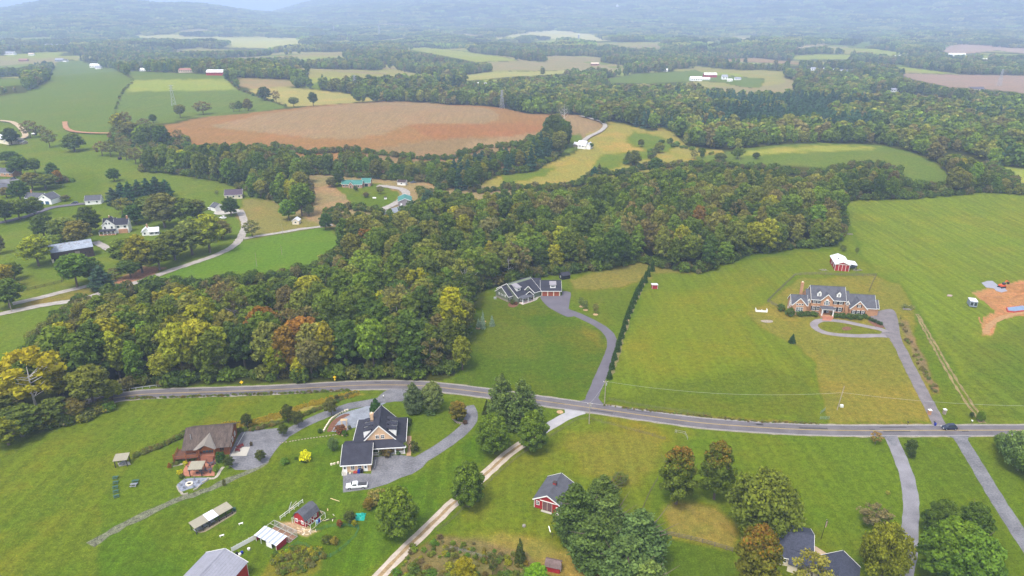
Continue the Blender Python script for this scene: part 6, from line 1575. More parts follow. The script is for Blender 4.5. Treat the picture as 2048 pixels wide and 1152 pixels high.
h.gable(26.5, 31.0, 5.0, 11.0, 3.6, 6.2, 'x', M_BRICK, M_SLATE2, o=.3, og=.3)
h.mb('foundation_band', MB().box(2.0 - .05, 16.35, 3.42, 3.49, -.3, .9), M_STONEW)
MANS = h
area('planting_bed', [(1736, 641), (1744, 640), (1756, 645), (1766, 650), (1768, 655), (1756, 655), (1744, 649)], M_MULCH, 'red mulch bed with small shrubs beside the mansion garage', .05)
area('mulch_circle', [(1684, 656), (1692, 653), (1702, 655), (1703, 659), (1694, 661), (1686, 660)], M_MULCH, 'round mulch bed inside the turning drive', .05)
for i, (px, py) in enumerate([(1741, 623), (1744, 624)]):
    o = MB().box(-.3, .3, -.35, .35, 0, 1.05).build('wheelie_bin', M_BLUE, bevel=.04); o.location = P(px, py); MB().box(-.33, .33, -.38, .38, 1.05, 1.12).build('lid', M_BLUE, o)
    tag(o, ['blue wheelie bin, left one by the mansion garage', 'blue wheelie bin, right one by the mansion garage'][i], 'bin', 'blue bins by the mansion garage')
# curved white bench / garden wall
b = MB(); pc = P(1523, 624)
for k in range(9):
    a0, a1 = math.radians(200 + k * 15), math.radians(215 + k * 15)
o = MB().box(-2.4, 2.4, -.12, .0, 0, .9).box(-2.5, -2.3, -.2, 1.8, 0, 1.25).box(2.3, 2.5, -.2, 1.8, 0, 1.25).box(-.1, .1, -.16, .05, 0, 1.3).build('white_garden_screen', M_WHITE); o.location = pc; o.rotation_euler.z = -.15
tag(o, 'low white garden screen on the lawn left of the brick mansion', 'garden screen')
area('stone_bed', [(1521, 641), (1532, 640), (1545, 641), (1544, 645), (1528, 645)], M_STONEW, 'stone edged bed on the lawn left of the mansion', .05)

# red barn, white roof
h = Bld('white_roof_barn', 'red barn with white metal roof and lean to behind the brick mansion', 'barn', (1669, 541), (1697, 543))
h.gable(0, 6.9, 0, 13.4, 3.6, 5.0, 'y', M_REDSID, M_WHITEMETAL, o=.4, og=.4)
for x in (.0, 1.7, 3.4, 5.1, 6.8): h.mb('door_trim', MB().box(x - .06, x + .1, -.06, 0, 0, 3.5), M_WHITE)
h.mb('door_track', MB().box(-.1, 7.0, -.1, -.0, 3.4, 3.62), M_WHITE)
for y in (3.5, 8.0): h.window(-.01, y, 1.2, .9, 1.3, 'l')
b = MB(); b.slab([(7.1, 2.2, 3.3), (11.2, 2.2, 2.9), (11.2, 9.0, 2.9), (7.1, 9.0, 3.3)], .1); h.mb('lean_to_roof', b, M_WHITEMETAL)
for x, y in ((10.9, 2.4), (10.9, 8.8), (7.4, 2.4)): h.post(x, y, 0, 2.8, .15, M_OLDWOOD)
h.mb('roof_vent', MB().lathe(2.2, 6, [(.25, 4.5), (.25, 5.1), (.1, 5.2)], 10), M_BLACK)
# ================================================================ left farms
def simple_house(name, label, cat, L, Rt, depth, ze, zr, mw, mr, ax='x', wins=3, chim=None, trim=M_WHITE, ang=None, face_side=True, fm=M_WHITE, group=None):
    h = Bld(name, label, cat, L, Rt, ang=ang, group=group)
    h.gable(0, h.w, 0, depth, ze, zr, ax, mw, mr, trim=trim, o=.3, og=.25)
    for k in range(wins):
        h.window((k + .5) * h.w / wins, -.01, ze * .42, min(1.1, h.w / wins * .45), min(1.4, ze * .4), fm=fm, bars=False)
    if chim: h.chimney(chim[0] * h.w, depth * .5, ze * .5, zr + 1.0, .8, .8, M_TANB)
    return h

h = Bld('white_farmhouse', 'two storey white farmhouse with dark roof, front porch and brick chimneys', 'house', (207, 469), (258, 466))
h.gable(0, 7.2, 0, 8.0, 5.6, 9.0, 'y', M_WHITE, M_SLATE, o=.35, og=.3)
h.gable(6.5, 14.2, .8, 7.0, 5.4, 8.4, 'x', M_WHITE, M_SLATE, o=.35, og=.3)
h.gable(-.0, 7.2, 2.5, 8.0, 5.4, 8.6, 'x', M_WHITE, M_SLATE, o=.3, og=.3)
for x in (1.6, 5.4): h.window(x, -.01, 3.4, 1.0, 1.4, bars=False)
for x in (2.8, 4.4): h.window(x, -.01, 6.1, .8, 1.1, bars=False)
for x in (8.6, 12.4): h.window(x, .79, 3.3, 1.4, 1.4, bars=False)
h.window(9, .79, .8, 1.2, 1.3, bars=False)
h.mb('brick_bay', MB().box(8.6, 13.6, .3, .79, 0, 2.6), M_BRICK)
b = MB(); b.slab([(-1.6, -2.6, 2.5), (7.6, -2.6, 2.5), (7.6, 0, 3.2), (-1.6, 0, 3.2)], .14); h.mb('porch_roof', b, M_SLATE)
for x in (-1.4, .8, 3.0, 5.2, 7.4): h.post(x, -2.4, 0, 2.4, .22)
h.mb('porch_floor', MB().box(-1.6, 7.6, -2.6, 0, -.2, .3), M_BRICK)
for x in (1.0, 3.2, 5.6): h.window(x, -.01, .8, .9, 1.4, bars=False)
h.chimney(13.6, 3.9, 5, 9.6, .9, .8, M_BRICK); h.chimney(3.4, 5.2, 5, 9.9, .7, .7, M_BRICK)
h = Bld('white_cottage', 'white cottage with pale metal roof right of the white farmhouse', 'cottage', (284, 473), (318, 470))
h.gable(4.0, h.w, 0, 5.0, 2.6, 4.4, 'x', M_WHITE, M_WHITEMETAL, o=.3); h.gable(0, 5, 1, 6.0, 2.6, 4.6, 'y', M_WHITE, M_WHITEMETAL, o=.3)
h.window(5.5, -.01, .8, .9, 1.2, shutters=M_BLACK, bars=False); h.window(8.2, -.01, .8, .9, 1.2, shutters=M_BLACK, bars=False); h.window(1.6, .99, .8, .9, 1.2, bars=False); h.chimney(3, 4, 3, 6, .7, .7, M_BRICK)
h = Bld('weathered_barn', 'long weathered dark timber barn with patched bluish metal roof', 'barn', (105, 526), (190, 512))
h.gable(0, 20, 0, 9.5, 5.6, 8.6, 'x', M_OLDWOOD, M_BLUEMETAL, o=.3, og=.25, trim=None)
h.mb('plank_door', MB().box(11.2, 13.4, -.12, -.02, 0, 4.4), mat('grey_plank_door', (.27, .23, .20), .8, .3, 1, 4, .1, stripes=(0, .3)))
h.mb('stone_corner', MB().box(-.1, .9, -.1, 3.5, -.2, 1.9), M_CREAM); h.mb('low_opening', MB().box(.9, 5.5, -.10, -.01, 0, 2.3), M_BLACK)
for x in (7.5, 16, 18): h.window(x, -.01, 2.2, .8, 1.0, fm=M_OLDWOOD, bars=False)
rr = random.Random(8)
for k in range(16):
    x = rr.uniform(4, 19); y = rr.uniform(1.0, 4.3); z = 5.6 + y * (3.0 / 4.75) + .125
    b = MB(); b.slab([(x, y, z), (x + rr.uniform(.5, 1.2), y, z), (x + rr.uniform(.5, 1.2), y + .5, z + .32), (x, y + .5, z + .32)], .02); h.mb('roof_patch', b, mat('rust_patch', (.28, .27, .28), .8, .2, 1, 4, .1))
h = Bld('blue_garage_house', 'white house with grey roof and two blue garage doors', 'house', (77, 408), (122, 410), group=None)
h.gable(0, 10.5, 0, 9.0, 3.6, 7.0, 'y', M_WHITE, M_SLATE2, o=.3); h.gable(-12, 1, 2.5, 9.5, 3.4, 6.4, 'x', M_WHITE, M_SLATE2, o=.3)
M_BLUD = mat('blue_garage_paint', (.05, .12, .22), .5, .1, 1, 4, 0)
for x in (3.0, 7.2): h.door(x, -.02, 0, 2.9, 2.3, m=M_BLUD, name='garage_door')
h.window(5.2, -.01, 4.4, 1.4, .9, bars=False)
for x in (-10, -7, -4): h.window(x, 2.49, 1.0, 1.1, 1.3, bars=False)
h.chimney(-9, 6, 4, 8.0, .8, .8, M_BRICK)
simple_house('white_outbuilding', 'small white outbuilding with slate roof at the end of the asphalt drive', 'outbuilding', (171, 410), (203, 408), 6.5, 3.0, 5.8, M_WHITE, M_SLATE2, ax='x', wins=2)
simple_house('brick_house', 'brick house with slate roof at the left edge, the lower of two', 'house', (-10, 384), (32, 388), 8.0, 3.2, 6.0, M_BRICK, M_SLATE2, wins=4, group='brick houses at the left edge')
simple_house('brick_house', 'brick house with white garage at the left edge, the upper of two', 'house', (-14, 352), (26, 354), 9.0, 3.2, 6.0, M_BRICK, M_SLATE2, wins=4, group='brick houses at the left edge')
area('parking_court', [(-10, 362), (30, 358), (40, 362), (30, 372), (-10, 378)], M_ASPH_OLD, 'asphalt court between the two brick houses', .3)
simple_house('hay_barn', 'pale metal hay barn at the left edge near the sandy lane', 'barn', (-14, 284), (18, 290), 14, 4.5, 7, M_CREAM, M_WHITEMETAL, wins=2)
simple_house('small_stable', 'small grey stable right of the pale hay barn', 'stable', (36, 288), (46, 289), 5, 2.4, 3.6, M_STONEW, M_SLATE2, wins=1)
simple_house('field_shelter', 'tiny white topped shelter in the left pasture between trees', 'shelter', (64, 271), (70, 271), 3, 1.8, 2.6, M_OLDWOOD, M_WHITEMETAL, wins=0)
simple_house('pale_bungalow', 'cream bungalow with dark purplish roof below the long hedgerow', 'house', (450, 399), (485, 397), 9, 3.0, 6.0, M_CREAM, mat('purple_shingle', (.10, .075, .10), .8, .2, 1, 4, .2), wins=3)
h = simple_house('white_garage', 'white garage with grey roof below the cream bungalow', 'garage', (432, 424), (450, 420), 7, 2.8, 5.0, M_WHITE, M_SLATE2, ax='y', wins=0); h.door(h.w / 2, -.02, 0, h.w * .6, 2.2, name='garage_door')
area('parking_court', [(428, 426), (450, 419), (470, 416), (480, 424), (462, 428), (436, 430)], M_CONC, 'pale forecourt of the white garage', .3)
simple_house('lane_shed', 'small grey and cream run in shed beside the gravel lane', 'shed', (585, 449), (598, 449), 4.5, 2.4, 3.8, M_CREAM, M_WHITEMETAL, ax='y', wins=1)
h = Bld('teal_roof_house', 'pinkish brick house with teal metal roofs beyond the brown pasture', 'house', (684, 375), (742, 375))
M_PINKB = mat('pink_brick', (.50, .30, .22), .85, .2, 1, 4, .1)
h.gable(0, 8, 0, 7, 2.7, 5.0, 'x', M_PINKB, M_TEAL, o=.3); h.gable(8, 15.5, -1.5, 6.0, 2.7, 5.2, 'x', M_PINKB, M_TEAL, o=.3); h.gable(5.6, 9, -2.5, 3, 2.7, 4.6, 'y', M_PINKB, M_TEAL, o=.3)
h.gable(14.5, 21, 3.0, 10, 3.0, 5.8, 'x', M_PINKB, M_TEAL, o=.3)
for x in (1.5, 4): h.window(x, -.01, .8, 1.0, 1.3, bars=False)
for x in (10, 13): h.window(x, -1.51, .8, 1.0, 1.3, bars=False)
h.door(7.3, -2.51, 0, 1.0, 2.1, m=M_OLDWOOD); h.door(18, 2.99, 0, 2.5, 2.4, m=M_BLACK, name='garage_door')
h = Bld('metal_workshop', 'grey metal workshop with teal roof half hidden by trees', 'workshop', (797, 413), (822, 412))
h.gable(0, 9.2, 0, 13, 3.6, 5.4, 'y', mat('mauve_metal', (.36, .31, .31), .6, .1, 1, 4, .1, stripes=(0, .4)), M_TEAL, o=.3)
h.door(2.0, -.01, 0, 1.0, 2.0); h.window(6, -.01, 1.2, 1.0, 1.0)
simple_house('cream_shed', 'small cream shed with dark roof in front of the tall hedgerow trees', 'shed', (795, 370), (811, 371), 4, 2.3, 3.8, M_WHITE, M_OLDWOOD, wins=1)
# the white farmstead by the meadow
h = Bld('white_barn', 'gleaming white barn between ploughed field and yellow meadow', 'barn', (1155, 297), (1175, 299))
h.gable(0, 7.5, 0, 9, 3.4, 6.8, 'x', M_WHITE, M_WHITEMETAL, o=.3); h.gable(7.5, 12, 1, 9, 3.0, 5.4, 'y', M_WHITE, M_WHITEMETAL, o=.2)
for x in (2.2, 5.2): h.window(x, -.01, 2.0, 1.1, 1.3, bars=False)
simple_house('stone_annexe', 'small grey white annexe left of the gleaming white barn', 'outbuilding', (1147, 293), (1154, 294), 5, 2.4, 4.0, M_STONEW, M_WHITEMETAL, wins=1)
simple_house('pink_roof_cabin', 'small cabin with pink roof half hidden in the hedgerow', 'cabin', (1086, 302), (1094, 302), 5, 2.6, 4.6, M_WHITE, mat('pink_roof', (.50, .22, .16), .8, .1, 1, 4, .1), wins=1)

# ================================================================ far houses: real size, seen a few pixels high
def far_house(px, py, w, hh, wall_c, roof_c, label, depth=9, cat='house', name='far_house', ang=0, kind_='gable'):
    p = P(px, py); r = Bld(name, label, cat, None, ang=ang, base=Vector((p.x - w / 2, p.y, p.z)))
    mw = FM(wall_c); mr = FM(roof_c)
    r.wall(0, w, 0, depth, hh * .6, hh, 'x', mw, z0=-3)
    r.roof(0, w, 0, depth, hh * .6, hh, 'x', mr, o=.4, og=.3)
    n = max(2, int(w / 4))
    for k in range(n): r.window((k + .5) * w / n, -.02, hh * .25, w / n * .4, hh * .22, bars=False, fm=mw)
    return r
_fm = {}
def FM(c):
    if c not in _fm: _fm[c] = mat('far_paint_%d' % len(_fm), c, .6, .12, 2, 3, .05)
    return _fm[c]
W_, GR_, BR_, RD_, TN_, DK_ = (.85, .84, .82), (.35, .36, .42), (.36, .17, .13), (.45, .04, .04), (.55, .44, .34), (.12, .11, .13)
FARH = [
 (434, 149, 36, 9, RD_, W_, 'long red barn with white roof above the pale green strip field', 14, 'barn'),
 (456, 149, 13, 8, RD_, W_, 'short red barn with white roof right of the long red barn', 12, 'barn'),
 (375, 143, 32, 7, TN_, BR_, 'long brown roofed ranch house above the pale green strip field', 12, 'house'),
 (190, 133, 26, 9, W_, W_, 'white house with long pale roof on the crest of the left pasture', 12, 'house'),
 (196, 136, 14, 6, W_, GR_, 'low white outbuilding in front of the crest house', 8, 'outbuilding'),
 (118, 121, 22, 8, GR_, GR_, 'grey house beside the light strip drive on the left', 10, 'house'),
 (130, 122, 12, 7, W_, DK_, 'little white house right of the grey drive side house', 8, 'house'),
 (120, 92, 28, 10, W_, GR_, 'white house on the far left rise beside trees', 12, 'house'),
 (97, 91, 24, 9, GR_, GR_, 'grey house left of the white rise house', 10, 'house'),
 (17, 108, 34, 10, W_, GR_, 'white and grey house near the far left edge', 12, 'house'),
 (62, 109, 16, 7, W_, TN_, 'tiny white house between trees at far left', 8, 'house'),
 (46, 121, 24, 7, BR_, BR_, 'reddish roofed house half hidden in far left trees', 8, 'house'),
 (187, 92, 14, 8, W_, W_, 'white house left of the far white cluster', 8, 'house'),
 (210, 93, 30, 10, W_, W_, 'bright white house in the far cluster', 12, 'house'),
 (229, 94, 22, 9, W_, W_, 'white house at the right of the far cluster', 12, 'house'),
 (205, 62, 30, 12, W_, TN_, 'white house below the left ridge', 12, 'house'),
 (290, 140, 22, 5, W_, W_, 'low white roofed shed at the top of the left pasture', 8, 'shed'),
 (604, 148, 7, 6, W_, W_, 'lone tiny white house among the middle trees', 6, 'house'),
 (964, 177, 20, 11, W_, W_, 'bright white house right of the tall transmission tower', 12, 'house'),
 (900, 181, 20, 6, GR_, W_, 'grey roofed house left of the bright white house', 9, 'house'),
 (922, 182, 16, 5, W_, W_, 'low white shed between grey roofed and bright white houses', 7, 'shed'),
 (880, 86, 22, 12, W_, W_, 'pale house in the far valley', 10, 'house'),
 (946, 99, 26, 12, TN_, W_, 'tan and white farm building in the far valley', 12, 'barn'),
 (990, 48, 20, 14, W_, W_, 'single white speck of a house on the ridge foot', 10, 'house'),
 (1237, 11, 34, 16, W_, W_, 'white house high on the wooded ridge', 12, 'house'),
 (1158, 84, 18, 16, W_, GR_, 'farmhouse with tall silo on the pale far knoll', 10, 'house'),
 (1190, 129, 20, 7, BR_, TN_, 'brown roofed house in the middle trees', 9, 'house'),
 (1330, 141, 12, 6, W_, W_, 'small white trailer at the top of the middle green field', 6, 'shed'),
 (1393, 160, 22, 8, W_, W_, 'broad white roofed machine shed left of the red farm barn', 16, 'shed'),
 (1421, 153, 26, 9, RD_, W_, 'red farm barn with long white roof', 12, 'barn'),
 (1412, 158, 16, 5, W_, W_, 'low white roofed shed in front of the red farm barn', 8, 'shed'),
 (1450, 157, 11, 9, W_, GR_, 'white farmhouse right of the red farm barn', 9, 'house'),
 (1460, 161, 9, 5, W_, W_, 'little white shed below the white farmhouse', 6, 'shed'),
 (1476, 158, 12, 5, W_, GR_, 'low grey white shed at the right of the far farm', 7, 'shed'),
 (1403, 119, 10, 12, W_, W_, 'small white house above the red farm barn', 8, 'house'),
 (1590, 141, 9, 6, W_, GR_, 'leftmost white cottage of the hilltop row on the right', 7, 'cottage'),
 (1627, 139, 10, 7, W_, GR_, 'second white cottage of the hilltop row on the right', 7, 'cottage'),
 (1653, 139, 11, 8, W_, DK_, 'third white cottage of the hilltop row on the right', 7, 'cottage'),
 (1672, 140, 9, 6, W_, GR_, 'last white cottage of the hilltop row before the large house', 7, 'cottage'),
 (1698, 147, 34, 10, W_, GR_, 'large grey roofed house on the hill at right', 14, 'house'),
 (1712, 149, 20, 9, TN_, GR_, 'tan wing fronting the large grey roofed hill house', 10, 'house'),
 (1800, 117, 34, 12, W_, W_, 'white farm building in the valley at right', 12, 'barn'),
 (1915, 110, 50, 8, W_, W_, 'long white sheds below the pale far field', 14, 'shed'),
 (1969, 124, 14, 12, W_, W_, 'white silo like house at the far right', 8, 'house'),
 (1789, 182, 13, 6, W_, GR_, 'pale grey roofed house among dark trees at right', 9, 'house'),
 (1954, 181, 24, 7, TN_, DK_, 'tan house with dark roof below the brown field', 9, 'house'),
 (2046, 196, 16, 6, W_, W_, 'white shed at the right edge of the woods', 8, 'shed'),
]
for px, py, w, hh, c1, c2, lb, dp, ct in FARH:
    far_house(px, py + 2, w, hh, c1, c2, lb, dp, ct, name={'barn': 'far_barn', 'shed': 'far_shed', 'cottage': 'far_cottage', 'outbuilding': 'far_outbuilding'}.get(ct, 'far_house'))
o = MB().tube([(0, 0, -1), (0, 0, 30)], [3.5, 3.5], 12).build('silo', FM(GR_)); o.location = P(1157, 84); MB().lathe(0, 0, [(3.5, 30), (2.8, 32), (.2, 33.5)], 12).build('dome_cap', FM(W_), o); tag(o, 'tall grey silo on the pale far knoll', 'silo')

# transmission towers
def pylon(px, py, top, label):
    p = P(px, py); H = height_px(px, py, top); r = empty('transmission_tower', p, .5, label, 'pylon', 'transmission towers crossing the valley')
    b = MB(); w0, w1 = H * .11, H * .022; n = 6
    lv = [(w0 + (w1 - w0) * (k / n) ** .8, H * k / n) for k in range(n + 1)]
    t = max(.22, H * .009)
    for sx, sy in ((-1, -1), (1, -1), (1, 1), (-1, 1)):
        l = MB()
        for (wa, za), (wb, zb) in zip(lv[:-1], lv[1:]): l.beam((sx * wa, sy * wa, za), (sx * wb, sy * wb, zb), t)
        l.build('leg', M_GALV, r)
    br = MB()
    for (wa, za), (wb, zb) in zip(lv[:-1], lv[1:]):
        for a, c in (((-1, -1), (1, -1)), ((1, -1), (1, 1)), ((1, 1), (-1, 1)), ((-1, 1), (-1, -1))):
            br.beam((a[0] * wa, a[1] * wa, za), (c[0] * wb, c[1] * wb, zb), t * .6); br.beam((c[0] * wa, c[1] * wa, za), (a[0] * wb, a[1] * wb, zb), t * .6)
    br.build('bracing', M_GALV, r)
    for z in (.72, .84, .96):
        a = MB(); L_ = H * .13; a.beam((-L_, 0, H * z), (L_, 0, H * z), t); a.beam((-L_, 0, H * z), (0, 0, H * z + H * .03), t * .6); a.beam((L_, 0, H * z), (0, 0, H * z + H * .03), t * .6); a.build('crossarm', M_GALV, r)
    return r
pylon(1004, 217, 180, 'tall lattice transmission tower at the corner of the ploughed field')
pylon(348, 211, 170, 'lattice transmission tower standing in the left pasture strip')
pylon(759, 76, 49, 'lattice transmission tower in the far haze near the middle')
pylon(711, 186, 150, 'faint lattice transmission tower above the tan hilltop field')
pylon(1998, 172, 138, 'lattice transmission tower on the brown field at right')
pylon(668, 68, 52, 'small distant transmission tower left of the middle')

